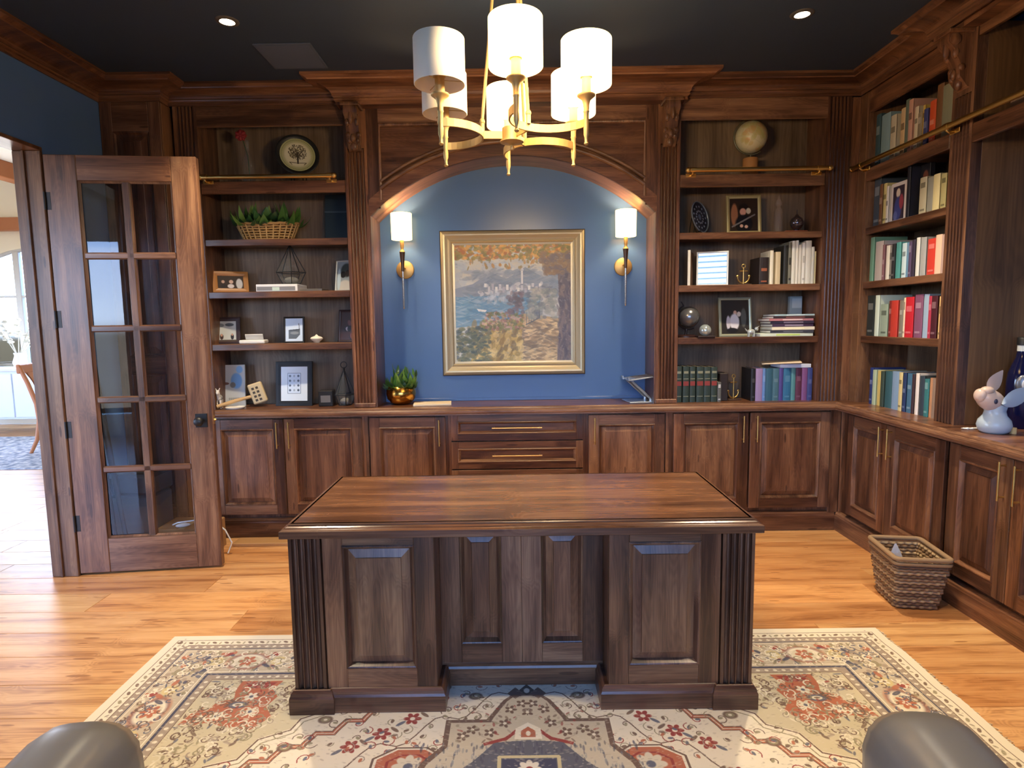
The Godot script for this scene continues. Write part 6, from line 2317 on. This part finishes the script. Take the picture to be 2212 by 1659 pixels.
	for q: Array in bs:
		book(q[4], Vector3((q[0] + q[1]) / 2, SHELVES[1], z + 0.06), 0, q[1] - q[0], q[2], 0.17, q[3], q[5], "books on the third shelf of the right bookcase")
	# fourth shelf: small globe with ball, photo, crystal animal, magazines
	var sg := thing("desk_globe", "small silvery globe on a dark tilted arm with wooden foot", "globe", Vector3(1.25, SHELVES[0], z))
	g = G.new()
	g.lathe([Vector2(0, 0), Vector2(0.075, 0), Vector2(0.075, 0.012), Vector2(0.06, 0.02), Vector2(0, 0.02)], 24, Vector3(-0.01, 0, 0))
	part(g, "foot", mt(rgb(46, 26, 22), 0.4), sg)
	g = G.new()
	arc = []
	c = Vector3(0.01, 0.145, 0)
	for i in 15:
		var a := deg_to_rad(115.0 + 180.0 * i / 14.0)
		arc.append(c + Vector3(cos(a), sin(a), 0) * 0.088)
	g.tube(arc, 0.006, 6)
	g.tube([arc[0], arc[0] + Vector3(-0.02, 0.03, 0)], 0.004, 6)
	g.tube([Vector3(-0.01, 0.018, 0), Vector3(-0.005, 0.06, 0)], 0.009, 8)
	part(g, "arm", mt(rgb(40, 30, 28), 0.35, 0.4), sg)
	g = G.new()
	g.ball(c, Vector3(0.076, 0.076, 0.076), 28, 16)
	part(g, "sphere", mt(rgb(128, 128, 130), 0.22, 0.7), sg)
	var cb := thing("glass_ball", "small bright glass ball in front of the silvery globe", "ball", Vector3(1.352, SHELVES[0], z + 0.085))
	g = G.new()
	g.ball(Vector3(0, 0.05, 0), Vector3(0.042, 0.042, 0.042), 24, 14)
	part(g, "ball", mt(rgb(190, 200, 196), 0.1, 0.6), cb)
	part(bx(Vector3(-0.06, 0, -0.04), Vector3(0.06, 0.012, 0.04), 0.003), "foot", mt(rgb(40, 24, 20), 0.4), cb)
	var a2 := blank(72, 96, rgb(48, 44, 40))
	dab(a2, 36, 34, 8, 9, rgb(54, 44, 42)); dab(a2, 36, 36, 5, 7, rgb(196, 160, 144)); dab(a2, 34, 62, 14, 26, rgb(212, 210, 220)); dab(a2, 18, 64, 6, 22, rgb(196, 190, 200)); dab(a2, 46, 40, 6, 8, rgb(206, 196, 190)); dab(a2, 58, 50, 8, 30, rgb(86, 88, 84)); dab(a2, 28, 86, 16, 8, rgb(34, 32, 34))
	framed("photo_frame", "silver-green framed photo of a figure in white, lower shelf", "photo frame", Vector3(1.608, SHELVES[0], z - 0.02), 0.06, 0.12, 0.242, 0.284, 0.02, mt(rgb(176, 180, 154), 0.3, 0.5), a2)
	var cf := thing("crystal_animal", "tiny clear crystal animal in front of the silver-green frame", "figurine", Vector3(1.69, SHELVES[0], z + 0.05))
	g = G.new()
	g.ball(Vector3(0, 0.035, 0), Vector3(0.03, 0.02, 0.018), 8, 5)
	g.ball(Vector3(0.038, 0.055, 0), Vector3(0.014, 0.014, 0.012), 8, 5)
	for q: Vector2 in [Vector2(-0.018, -0.01), Vector2(0.018, -0.01), Vector2(-0.018, 0.01), Vector2(0.018, 0.01)]:
		g.tube([Vector3(q.x, 0, q.y), Vector3(q.x, 0.03, q.y)], 0.005, 6)
	g.tube([Vector3(-0.03, 0.04, 0), Vector3(-0.045, 0.06, 0)], [0.006, 0.002], 6)
	g.tube([Vector3(0.045, 0.065, 0), Vector3(0.058, 0.075, 0)], [0.004, 0.001], 6)
	part(g, "body", mt(rgb(206, 212, 210), 0.08, 0.5), cf)
	var mg := [[0.0, 0.022, 0.37, rgb(206, 216, 200), rgb(190, 214, 120), "lowest green-edged magazine of the lying stack", 0.0], [0.023, 0.02, 0.3, rgb(60, 62, 74), rgb(96, 98, 108), "dark slate magazine second from the bottom of the stack", 0.01], [0.044, 0.022, 0.3, rgb(226, 220, 200), rgb(240, 236, 200), "cream book third from the bottom of the lying stack", 0.02], [0.067, 0.02, 0.29, rgb(66, 50, 78), rgb(150, 140, 160), "dark purple book in the middle of the lying stack", 0.0], [0.088, 0.019, 0.3, rgb(46, 40, 60), rgb(120, 110, 130), "navy-purple book above the dark purple one", 0.01], [0.108, 0.016, 0.31, rgb(176, 120, 130), rgb(220, 200, 200), "thin rose book in the upper part of the lying stack", 0.0], [0.125, 0.016, 0.29, rgb(52, 40, 44), rgb(120, 80, 80), "thin dark brown book second from the top of the stack", 0.02], [0.142, 0.012, 0.28, rgb(160, 186, 196), rgb(206, 222, 228), "pale blue booklet on top of the lying stack", 0.015]]
	for q: Array in mg:
		var k: float = q[2]
		var m := thing("lying_book", q[5], "book", Vector3(2.105 - k / 2 + q[6] * 0.5, SHELVES[0] + q[0], z), 0.03 * sin(q[0] * 200.0), "stack of lying books on the lower right shelf")
		part(bx(Vector3(-k / 2, 0, -0.1), Vector3(k / 2, q[1], 0.1), 0.0015), "cover", mt(q[3], 0.45), m)
		part(bx(Vector3(-k * 0.2, q[1] * 0.25, 0.0995), Vector3(k * 0.25, q[1] * 0.75, 0.1006)), "spine_title", mt(q[4], 0.5), m)
		part(bx(Vector3(-k / 2 - 0.0006, q[1] * 0.15, -0.09), Vector3(-k / 2 + 0.003, q[1] * 0.85, 0.094)), "pages", mt(rgb(206, 208, 206), 0.8), m)
	var pb := thing("paper_stack", "upright grey-white card box behind the lying books", "box", Vector3(2.075, SHELVES[0], z - 0.125))
	part(bx(Vector3(-0.045, 0, -0.02), Vector3(0.045, 0.285, 0.02), 0.003), "box", mt(rgb(150, 162, 170), 0.6), pb)
	part(bx(Vector3(-0.03, 0.2, 0.0195), Vector3(0.04, 0.27, 0.0208)), "label", mt(rgb(186, 196, 202), 0.6), pb)
	# worktop: green set, anchor, blue and purple set with papers on top
	for i in 6:
		var x: float = [1.172, 1.222, 1.269, 1.322, 1.373, 1.422][i]
		var w: float = [0.04, 0.044, 0.04, 0.05, 0.046, 0.044][i]
		var b := book(["dark green leather volume at the left end of the green set", "second dark green leather volume from the left", "third dark green leather volume from the left", "fourth dark green leather volume from the left", "fifth dark green leather volume from the left", "dark green leather volume at the right end of the set"][i], Vector3(x, CT, z + 0.09), 0, w, 0.258 - 0.002 * i, 0.19, rgb(44, 58, 50), Color(0, 0, 0, 0), "green leather volumes on the worktop")
		var e := G.new()
		e.box(Vector3(-w * 0.42, 0.118, -0.004), Vector3(w * 0.42, 0.15, 0.0008))
		part(e, "red_title_band", mt(rgb(132, 52, 46), 0.5), b)
		e = G.new()
		e.box(Vector3(-w * 0.36, 0.205, -0.004), Vector3(w * 0.36, 0.222, 0.0008))
		e.box(Vector3(-w * 0.4, 0.04, -0.004), Vector3(w * 0.4, 0.045, 0.0008))
		e.box(Vector3(-w * 0.4, 0.165, -0.004), Vector3(w * 0.4, 0.17, 0.0008))
		part(e, "gilt_band", mt(rgb(150, 150, 122), 0.4, 0.4), b)
	book("short marbled book leaning at the right of the green set", Vector3(1.462, CT, z + 0.085), 0, 0.026, 0.14, 0.15, rgb(96, 96, 92), rgb(190, 190, 186))
	part(bx(Vector3(-0.03, 0, -0.07), Vector3(0.03, 0.2, 0.07), 0.004), "bookend", mt(rgb(40, 30, 26), 0.5), thing("wooden_bookend", "dark wooden bookend right of the green leather set", "bookend", Vector3(1.505, CT, z - 0.02)))
	anchor("brass anchor bookend on the worktop right of the green set", Vector3(1.592, CT, z), 0.185, 0.25)
	var cs := [[0.034, rgb(24, 24, 28), "black"], [0.05, rgb(150, 128, 168), "lilac"], [0.022, rgb(96, 132, 186), "cornflower blue"], [0.05, rgb(52, 92, 112), "teal blue"], [0.045, rgb(70, 106, 120), "sea blue"], [0.03, rgb(76, 66, 132), "violet"], [0.056, rgb(48, 104, 140), "cerulean"], [0.032, rgb(82, 134, 140), "aqua"], [0.044, rgb(92, 46, 70), "burgundy"], [0.04, rgb(122, 78, 128), "orchid purple"], [0.036, rgb(54, 66, 122), "indigo"]]
	var x := 1.69
	for i in cs.size():
		var w: float = cs[i][0]
		book("tall %s binding in the blue and purple row on the worktop" % cs[i][2], Vector3(x + w / 2, CT, z + 0.07), 0, w - 0.0015, 0.232, 0.18, cs[i][1], Color(0, 0, 0, 0) if i % 2 else Color(cs[i][1]).lightened(0.15), "blue and purple row of books on the worktop")
		x += w
	g = G.new()
	g.t = Transform3D(Basis.from_euler(Vector3(0.02, -0.35, 0.05)), Vector3(1.93, CT + 0.27, z + 0.0))
	g.box(Vector3(-0.13, -0.004, -0.085), Vector3(0.13, 0.004, 0.085), 0.001)
	solo(g, "envelope", mt(rgb(222, 200, 168), 0.7), "cream envelope lying askew on the blue and purple row", "envelope")
	solo(bx(Vector3(-0.12, 0, -0.08), Vector3(0.1, 0.026, 0.085), 0.002), "magazine_pile", mt(rgb(206, 212, 228), 0.6), "white and pale blue magazine on the right end of the blue row", "magazine", Vector3(2.02, CT + 0.2335, z - 0.025))

func anchor(label: String, at: Vector3, h: float, lean: float) -> void:
	var t := thing("brass_anchor", label, "ornament", at, lean)
	var g := G.new()
	g.box(Vector3(-0.05, 0, -0.03), Vector3(0.05, 0.01, 0.03), 0.003)
	part(g, "foot", mt(rgb(70, 50, 40), 0.5), t)
	g = G.new()
	g.tube([Vector3(0, 0.01, 0), Vector3(0, h * 0.88, 0)], 0.0055, 8)
	g.tube([Vector3(-0.028, h * 0.7, 0), Vector3(0.028, h * 0.7, 0)], 0.0045, 8)
	var a := []
	for i in 13:
		var q := PI + PI * i / 12.0
		a.append(Vector3(cos(q) * 0.042, 0.062 + sin(q) * 0.046, 0))
	g.tube(a, 0.0055, 8)
	for s: float in [-1.0, 1.0]:
		g.ball(Vector3(0.042 * s, 0.066, 0), Vector3(0.012, 0.009, 0.006), 8, 6)
	var ri := []
	for i in 14:
		ri.append(Vector3(cos(TAU * i / 14.0) * 0.013, h * 0.94 + sin(TAU * i / 14.0) * 0.013, 0))
	g.tube(ri, 0.003, 6, true)
	part(g, "anchor", mats.brass, t)

const WALL_BOOKS := [
	[2.495, -4.114, -4.062, 0.337, 58, 84, 92, "dark teal book at the far end of the top shelf, right wall"],
	[2.495, -4.060, -3.966, 0.316, 132, 160, 170, "pale blue thick book on the top shelf, right wall"],
	[2.495, -3.963, -3.906, 0.282, 198, 188, 164, "cream book beside the pale blue one, top shelf of the right wall"],
	[2.495, -3.868, -3.824, 0.294, 206, 176, 136, "cream and tan book after the gap on the top shelf, right wall"],
	[2.495, -3.822, -3.783, 0.330, 98, 112, 104, "tall grey-green book on the top shelf, right wall"],
	[2.495, -3.781, -3.741, 0.315, 196, 150, 132, "dusty pink book on the top shelf, right wall"],
	[2.495, -3.738, -3.704, 0.260, 212, 196, 168, "thin ivory book left of the grey-tan one, top shelf, right wall"],
	[2.495, -3.703, -3.664, 0.214, 140, 126, 104, "short grey-tan book on the top shelf, right wall"],
	[2.495, -3.662, -3.643, 0.245, 206, 172, 84, "thin yellow book on the top shelf, right wall"],
	[2.495, -3.641, -3.604, 0.215, 62, 68, 120, "royal blue book on the top shelf, right wall"],
	[2.495, -3.603, -3.552, 0.245, 206, 84, 46, "bright orange-red book on the top shelf, right wall"],
	[2.495, -3.550, -3.497, 0.315, 118, 82, 54, "tall brown patterned book on the top shelf, right wall"],
	[2.495, -3.496, -3.415, 0.291, 134, 132, 110, "tall thick grey-green volume beside the fluted pilaster, top shelf"],
	[2.11, -4.114, -4.039, 0.316, 66, 76, 88, "slate grey floral-spined book at the far end of the second shelf"],
	[2.11, -4.037, -4.004, 0.264, 116, 78, 50, "thin brown book on the second shelf, right wall"],
	[2.11, -4.002, -3.966, 0.261, 206, 190, 128, "pale yellow book on the second shelf, right wall"],
	[2.11, -3.964, -3.939, 0.236, 220, 212, 200, "thin white book beside the face-out cover, second shelf"],
	[2.11, -3.769, -3.737, 0.326, 34, 34, 44, "large black book with white spine lettering, second shelf"],
	[2.11, -3.648, -3.587, 0.214, 186, 176, 146, "cream cloth book left of the grey one, second shelf, right wall"],
	[2.11, -3.585, -3.528, 0.201, 146, 144, 132, "grey cloth book near the right of the second shelf"],
	[2.11, -3.526, -3.472, 0.205, 216, 202, 150, "pale butter-coloured book on the second shelf, right wall"],
	[2.11, -3.470, -3.428, 0.195, 176, 166, 116, "olive-cream book at the near end of the second shelf"],
	[1.752, -4.114, -4.068, 0.292, 112, 156, 132, "mint green book at the far end of the third shelf"],
	[1.752, -4.062, -3.977, 0.257, 190, 178, 172, "wide light grey book on the third shelf, right wall"],
	[1.752, -3.975, -3.950, 0.228, 132, 92, 98, "thin mauve book on the third shelf, right wall"],
	[1.752, -3.948, -3.912, 0.219, 226, 222, 208, "white book left of the mid-grey one on the third shelf"],
	[1.752, -3.910, -3.878, 0.214, 138, 136, 132, "mid-grey book on the third shelf, right wall"],
	[1.752, -3.876, -3.842, 0.221, 40, 42, 46, "black book left of the teal one on the third shelf"],
	[1.752, -3.840, -3.793, 0.225, 84, 156, 152, "teal book on the third shelf, right wall"],
	[1.752, -3.791, -3.749, 0.214, 206, 228, 236, "pale icy blue book on the third shelf, right wall"],
	[1.752, -3.747, -3.715, 0.213, 108, 152, 190, "sky blue book on the third shelf, right wall"],
	[1.752, -3.713, -3.685, 0.214, 88, 72, 104, "purple book on the third shelf, right wall"],
	[1.752, -3.683, -3.653, 0.221, 54, 46, 66, "dark violet book on the third shelf, right wall"],
	[1.752, -3.651, -3.619, 0.229, 220, 222, 216, "tall white book right of the violet one, third shelf"],
	[1.752, -3.617, -3.570, 0.225, 168, 170, 170, "tall pale grey book left of the red one, third shelf"],
	[1.752, -3.558, -3.484, 0.208, 208, 64, 52, "thick bright red book on the third shelf, right wall"],
	[1.752, -3.482, -3.432, 0.221, 230, 196, 172, "tall peach book on the third shelf, right wall"],
	[1.752, -3.431, -3.404, 0.216, 186, 158, 152, "tall dusty rose book at the near end of the third shelf"],
	[1.389, -4.114, -4.030, 0.271, 40, 46, 44, "thick black-green book at the far end of the fourth shelf"],
	[1.389, -4.025, -3.977, 0.269, 206, 220, 204, "tall pale mint book on the fourth shelf, right wall"],
	[1.389, -3.973, -3.895, 0.209, 150, 168, 150, "sage green book on the fourth shelf, right wall"],
	[1.389, -3.889, -3.858, 0.229, 122, 38, 36, "dark red book on the fourth shelf, right wall"],
	[1.389, -3.856, -3.786, 0.229, 190, 60, 48, "vermilion book on the fourth shelf, right wall"],
	[1.389, -3.784, -3.744, 0.227, 128, 122, 110, "grey-brown book on the fourth shelf, right wall"],
	[1.389, -3.742, -3.727, 0.242, 232, 214, 184, "slim ivory book left of the thick crimson one, fourth shelf"],
	[1.389, -3.725, -3.647, 0.245, 196, 36, 50, "thick crimson book on the fourth shelf, right wall"],
	[1.389, -3.644, -3.570, 0.258, 130, 82, 112, "plum coloured book on the fourth shelf, right wall"],
	[1.389, -3.567, -3.519, 0.256, 156, 180, 206, "powder blue book on the fourth shelf, right wall"],
	[1.389, -3.517, -3.488, 0.243, 178, 56, 80, "raspberry book on the fourth shelf, right wall"],
	[1.389, -3.486, -3.436, 0.243, 72, 26, 38, "dark maroon book on the fourth shelf, right wall"],
	[1.389, -3.433, -3.409, 0.238, 232, 200, 142, "straw yellow book at the near end of the fourth shelf"],
	[0.93, -4.061, -4.023, 0.246, 42, 56, 112, "navy blue book at the far end of the worktop row, right wall"],
	[0.93, -4.021, -3.979, 0.234, 176, 192, 160, "pale green book in the worktop row, right wall"],
	[0.93, -3.977, -3.930, 0.232, 206, 184, 110, "yellow and black spined book in the worktop row, right wall"],
	[0.93, -3.928, -3.888, 0.233, 58, 74, 66, "dark green book in the worktop row, right wall"],
	[0.93, -3.886, -3.819, 0.236, 56, 96, 104, "deep teal book in the worktop row, right wall"],
	[0.93, -3.816, -3.742, 0.241, 134, 162, 192, "blue-grey book in the worktop row, right wall"],
	[0.93, -3.739, -3.705, 0.240, 214, 196, 138, "pale yellow book in the worktop row, right wall"],
	[0.93, -3.703, -3.669, 0.242, 40, 58, 98, "dark navy book right of the pale yellow one, worktop row"],
	[0.93, -3.667, -3.618, 0.240, 70, 112, 142, "steel blue book in the worktop row, right wall"],
	[0.93, -3.616, -3.590, 0.240, 64, 46, 50, "dark brown book in the worktop row, right wall"],
	[0.93, -3.587, -3.556, 0.248, 234, 226, 218, "slim bright white book in the worktop row, right wall"],
	[0.93, -3.553, -3.512, 0.236, 54, 66, 78, "dark slate book in the worktop row, right wall"],
	[0.93, -3.510, -3.471, 0.222, 58, 124, 128, "turquoise book in the worktop row, right wall"],
	[0.93, -3.469, -3.443, 0.231, 190, 140, 104, "tan book in the worktop row, right wall"],
	[0.93, -3.441, -3.413, 0.232, 150, 128, 114, "grey-brown book at the near end of the worktop row"],
]

func build_right_wall_items() -> void:
	var r := RandomNumberGenerator.new()
	r.seed = 17
	for q: Array in WALL_BOOKS:
		var c := rgb(q[4], q[5], q[6])
		var w: float = q[2] - q[1]
		var dep := 0.2 + 0.02 * r.randf()
		var bc := Color(0, 0, 0, 0)
		if r.randf() < 0.5:
			bc = c.lightened(0.3) if c.get_luminance() < 0.5 else c.darkened(0.35)
		book(q[7], Vector3(XU + 0.035 + 0.012 * r.randf(), q[0], (q[1] + q[2]) / 2), -PI / 2, w, q[3], dep, c, bc, "books on the right wall")
	# two covers turned to the room on the second shelf
	var im := blank(64, 90, rgb(216, 206, 200))
	im.fill_rect(Rect2i(8, 8, 48, 78), rgb(56, 46, 60))
	dab(im, 30, 24, 10, 12, rgb(222, 206, 186)); dab(im, 30, 60, 18, 30, rgb(66, 72, 132)); dab(im, 44, 46, 10, 20, rgb(150, 66, 78)); dab(im, 20, 76, 10, 12, rgb(96, 104, 160))
	cover_out("book with a painted figure on its cover facing the room, second shelf", Vector3(XU + 0.05, SHELVES[2], -3.853), 0.15, 0.24, rgb(206, 196, 196), im)
	im = blank(64, 96, rgb(30, 30, 38))
	dab(im, 36, 26, 24, 16, rgb(118, 70, 54)); dab(im, 30, 74, 30, 16, rgb(40, 56, 52))
	im.fill_rect(Rect2i(10, 46, 40, 4), rgb(206, 206, 206)); im.fill_rect(Rect2i(6, 56, 26, 4), rgb(226, 226, 226))
	cover_out("large dark book with a reddish cover facing the room, second shelf", Vector3(XU + 0.1, SHELVES[2], -3.692), 0.082, 0.31, rgb(30, 30, 38), im)
	# two volumes lying on the bridge shelf
	for i in 2:
		var b := thing("lying_volume", ["lower of two brown volumes lying on the high bridge shelf", "upper of two brown volumes lying on the high bridge shelf"][i], "book", Vector3(XU + 0.16, TOPSHELF + 0.062 * i, -2.86 + 0.06 * i), -PI / 2 + 0.1 * i, "volumes on the bridge shelf")
		var l := 0.36 - 0.1 * i
		part(bx(Vector3(-l / 2, 0, -0.11), Vector3(l / 2, 0.006, 0.11), 0.001), "cover", mt(rgb(92, 62, 46), 0.6), b)
		part(bx(Vector3(-l / 2, 0.054, -0.11), Vector3(l / 2, 0.06, 0.11), 0.001), "cover", mt(rgb(92, 62, 46), 0.6), b)
		part(bx(Vector3(-l / 2 + 0.004, 0.006, -0.11), Vector3(l / 2 - 0.004, 0.054, 0.106)), "pages", mt(rgb(132, 104, 80), 0.8), b)
	# ceramic fish vase
	var f := thing("fish_vase", "glazed blue-white ceramic fish figure with raised fins on the right worktop", "figurine", Vector3(2.408, CT, -2.98), 0.1)
	var glaze := mt(rgb(172, 186, 198), 0.18)
	var pink := mt(rgb(206, 180, 164), 0.3)
	var g := G.new()
	g.lathe([Vector2(0, 0), Vector2(0.05, 0.0), Vector2(0.066, 0.012), Vector2(0.074, 0.04), Vector2(0.068, 0.065), Vector2(0.05, 0.088), Vector2(0.045, 0.11), Vector2(0.05, 0.135), Vector2(0.046, 0.15), Vector2(0, 0.155)], 28)
	part(g, "bulb_foot", glaze, f)
	g = G.new()
	g.ball(Vector3(-0.03, 0.165, 0), Vector3(0.075, 0.052, 0.05), 22, 14, Basis(Vector3.BACK, -0.5))
	g.ball(Vector3(-0.085, 0.19, 0), Vector3(0.026, 0.036, 0.032), 14, 10)
	g.ball(Vector3(-0.06, 0.215, 0.01), Vector3(0.032, 0.022, 0.03), 12, 8)
	part(g, "fish_body", pink, f)
	g = G.new()
	g.ball(Vector3(0.09, 0.152, -0.01), Vector3(0.075, 0.018, 0.014), 14, 8, Basis(Vector3.BACK, 0.1))
	part(g, "tail", mt(rgb(222, 206, 170), 0.3), f)
	for q: Array in [[Vector3(-0.03, 0.205, -0.02), 0.6, 0.13, 0.05, pink], [Vector3(-0.02, 0.15, 0.05), 1.16, 0.2, 0.056, glaze]]:
		g = G.new()
		var P := []
		var Q := []
		for i in 9:
			var u := i / 8.0
			var ww: float = q[3] * sin(PI * pow(u, 0.75)) * 0.7 + 0.003
			var d := Vector3(sin(q[1]), cos(q[1]), 0)
			var n := Vector3(cos(q[1]), -sin(q[1]), 0)
			var cc: Vector3 = q[0] + d * q[2] * u
			P.append([cc - n * ww + Vector3(0, 0, 0.004), cc + Vector3(0, 0, 0.014 * (1 - u) + 0.003), cc + n * ww + Vector3(0, 0, 0.004)])
			Q.append([cc + n * ww + Vector3(0, 0, 0.004), cc + Vector3(0, 0, -0.008 * (1 - u)), cc - n * ww + Vector3(0, 0, 0.004)])
		g.grid(P)
		g.grid(Q)
		part(g, "fin", q[4], f)
	g = G.new()
	g.ball(Vector3(-0.045, 0.165, 0.047), Vector3(0.01, 0.013, 0.006), 10, 8)
	part(g, "eye", mt(rgb(58, 60, 84), 0.15), f)
	# dark bottle with an oval badge
	var b := thing("dark_bottle", "tall dark blue-black bottle with a silver oval badge behind the fish figure", "bottle", Vector3(2.648, CT, -3.115))
	g = G.new()
	g.lathe([Vector2(0, 0), Vector2(0.062, 0), Vector2(0.067, 0.008), Vector2(0.067, 0.24), Vector2(0.061, 0.29), Vector2(0.046, 0.335), Vector2(0.034, 0.365), Vector2(0.029, 0.4), Vector2(0.029, 0.42), Vector2(0, 0.42)], 32)
	part(g, "glass", mt(rgb(16, 18, 52), 0.08), b)
	g = G.new()
	g.lathe([Vector2(0.0305, 0.4), Vector2(0.0305, 0.43), Vector2(0, 0.43)], 24)
	part(g, "neck_band", mt(rgb(206, 212, 210), 0.4), b)
	g = G.new()
	g.lathe([Vector2(0.03, 0.43), Vector2(0.034, 0.432), Vector2(0.034, 0.468), Vector2(0.03, 0.472), Vector2(0, 0.472)], 24)
	part(g, "cap", mats.black, b)
	g = G.new()
	g.ball(Vector3(-0.035, 0.235, 0.052), Vector3(0.034, 0.046, 0.014), 20, 12, Basis(Vector3.UP, -0.55))
	part(g, "badge", mt(rgb(120, 124, 132), 0.3, 0.5), b)
	g = G.new()
	g.ball(Vector3(-0.04, 0.232, 0.061), Vector3(0.012, 0.024, 0.008), 12, 8, Basis(Vector3.UP, -0.55))
	part(g, "badge_figure", mt(rgb(196, 198, 204), 0.4), b)
	g = G.new()
	g.lathe([Vector2(0, 0), Vector2(0.014, 0), Vector2(0.0145, 0.03), Vector2(0, 0.03)], 16)
	solo(g, "cork", mt(rgb(214, 178, 120), 0.8), "pale cork standing on the worktop right of the fish figure", "cork", Vector3(2.48, CT, -2.95))
	# little white cable heap
	var h := thing("earphones", "small tangle of white earphones left of the fish figure", "earphones", Vector3(2.36, CT, -3.08))
	g = G.new()
	var pts := []
	for i in 40:
		var a := i * 0.55
		pts.append(Vector3(cos(a) * (0.02 + 0.0006 * i) - 0.02 + 0.001 * i, 0.003 + 0.003 * absf(sin(i * 0.9)), sin(a) * 0.014))
	g.tube(pts, 0.002, 5)
	part(g, "cable", mats.white, h)
	g = G.new()
	g.ball(Vector3(0.01, 0.006, 0.012), Vector3(0.009, 0.006, 0.007), 8, 6)
	g.ball(Vector3(-0.015, 0.006, 0.01), Vector3(0.009, 0.006, 0.007), 8, 6)
	part(g, "buds", mats.white, h)

func cover_out(label: String, at: Vector3, w: float, h: float, c: Color, im: Image) -> void:
	var b := thing("face_out_book", label, "book", at, -PI / 2)
	b.rotation.x = 0.0
	part(bx(Vector3(-w / 2, 0, -0.03), Vector3(w / 2, h, 0), 0.0015), "cover", mt(c, 0.5), b)
	var g := G.new()
	g.quad(Vector3(-w / 2 + 0.002, 0.002, 0.0007), Vector3(w / 2 - 0.002, 0.002, 0.0007), Vector3(w / 2 - 0.002, h - 0.002, 0.0007), Vector3(-w / 2 + 0.002, h - 0.002, 0.0007))
	part(g, "cover_print", tex_mat(ImageTexture.create_from_image(im), 0.35), b)

func build_behind_door() -> void:
	# what stands in the corner behind the glazed door
	var t := thing("tripod_stand", "folded black tripod leaning against the wall behind the glazed door", "tripod", Vector3(-2.56, 0, -3.7), 0.3)
	for q: Array in [[Vector3(-0.06, 0, 0.02), Vector3(-0.1, 1.5, -0.02)], [Vector3(0.08, 0, 0.0), Vector3(-0.06, 1.46, -0.03)], [Vector3(0.0, 0, -0.06), Vector3(-0.09, 1.42, -0.05)]]:
		var g := G.new()
		g.tube([q[0], q[0].lerp(q[1], 0.5), q[1]], [0.014, 0.018, 0.02], 8)
		part(g, "leg", mats.black, t)
	var hd := G.new()
	hd.box(Vector3(-0.13, 1.42, -0.07), Vector3(-0.05, 1.56, 0.01), 0.01)
	part(hd, "head", mats.black, t)
	var hl := G.new()
	hl.tube([Vector3(-0.12, 1.38, 0.03), Vector3(-0.13, 1.5, 0.03)], 0.012, 8)
	part(hl, "white_grip", mats.white, t)
	var s := thing("paper_shredder", "grey plastic shredder bin on the floor behind the glazed door", "shredder", Vector3(-2.5, 0.0, -3.93))
	part(bx(Vector3(-0.16, 0.0, -0.12), Vector3(0.13, 0.42, 0.1), 0.015), "bin", mt(rgb(78, 82, 88), 0.5), s)
	part(bx(Vector3(-0.17, 0.42, -0.13), Vector3(0.14, 0.56, 0.11), 0.02), "head", mt(rgb(58, 62, 70), 0.45), s)
	part(bx(Vector3(-0.1, 0.558, -0.03), Vector3(0.08, 0.563, 0.0)), "slot", mats.black, s)
	var b := thing("cardboard_box", "brown cardboard box on the floor behind the lower door panes", "box", Vector3(-2.18, 0.0, -3.92))
	part(bx(Vector3(-0.18, 0.0, -0.13), Vector3(0.16, 0.2, 0.12), 0.004), "carton", mt(rgb(168, 128, 84), 0.8), b)
	part(bx(Vector3(-0.03, 0.2, -0.13), Vector3(0.01, 0.2015, 0.12)), "tape", mt(rgb(196, 166, 116), 0.5), b)
	var c := thing("white_cable", "white cable looping over the cardboard box behind the door", "cable", Vector3(-2.13, 0.2015, -3.92))
	var g2 := G.new()
	g2.tube([Vector3(-0.15, 0.006, 0.05), Vector3(-0.1, 0.03, 0.08), Vector3(0.02, 0.035, 0.04), Vector3(0.14, 0.02, 0.06), Vector3(0.2, -0.03, 0.06), Vector3(0.235, -0.12, 0.05), Vector3(0.21, -0.19, 0.06)], 0.005, 6)
	part(g2, "cord", mats.white, c)
	var bt := G.new()
	bt.ball(Vector3(-0.06, 0.016, 0.09), Vector3(0.045, 0.014, 0.016), 10, 6, Basis(Vector3.UP, 0.4))
	part(bt, "plug", mats.white, c)
	# loose wooden board at the foot of the left cabinet
	solo(bx(Vector3(-0.34, 0, -0.06), Vector3(0.34, 0.024, 0.06), 0.004), "loose_board", mt(rgb(176, 132, 84), 0.6), "pale loose board on the floor along the left cabinet plinth", "board", Vector3(-1.62, 0, -4.06))
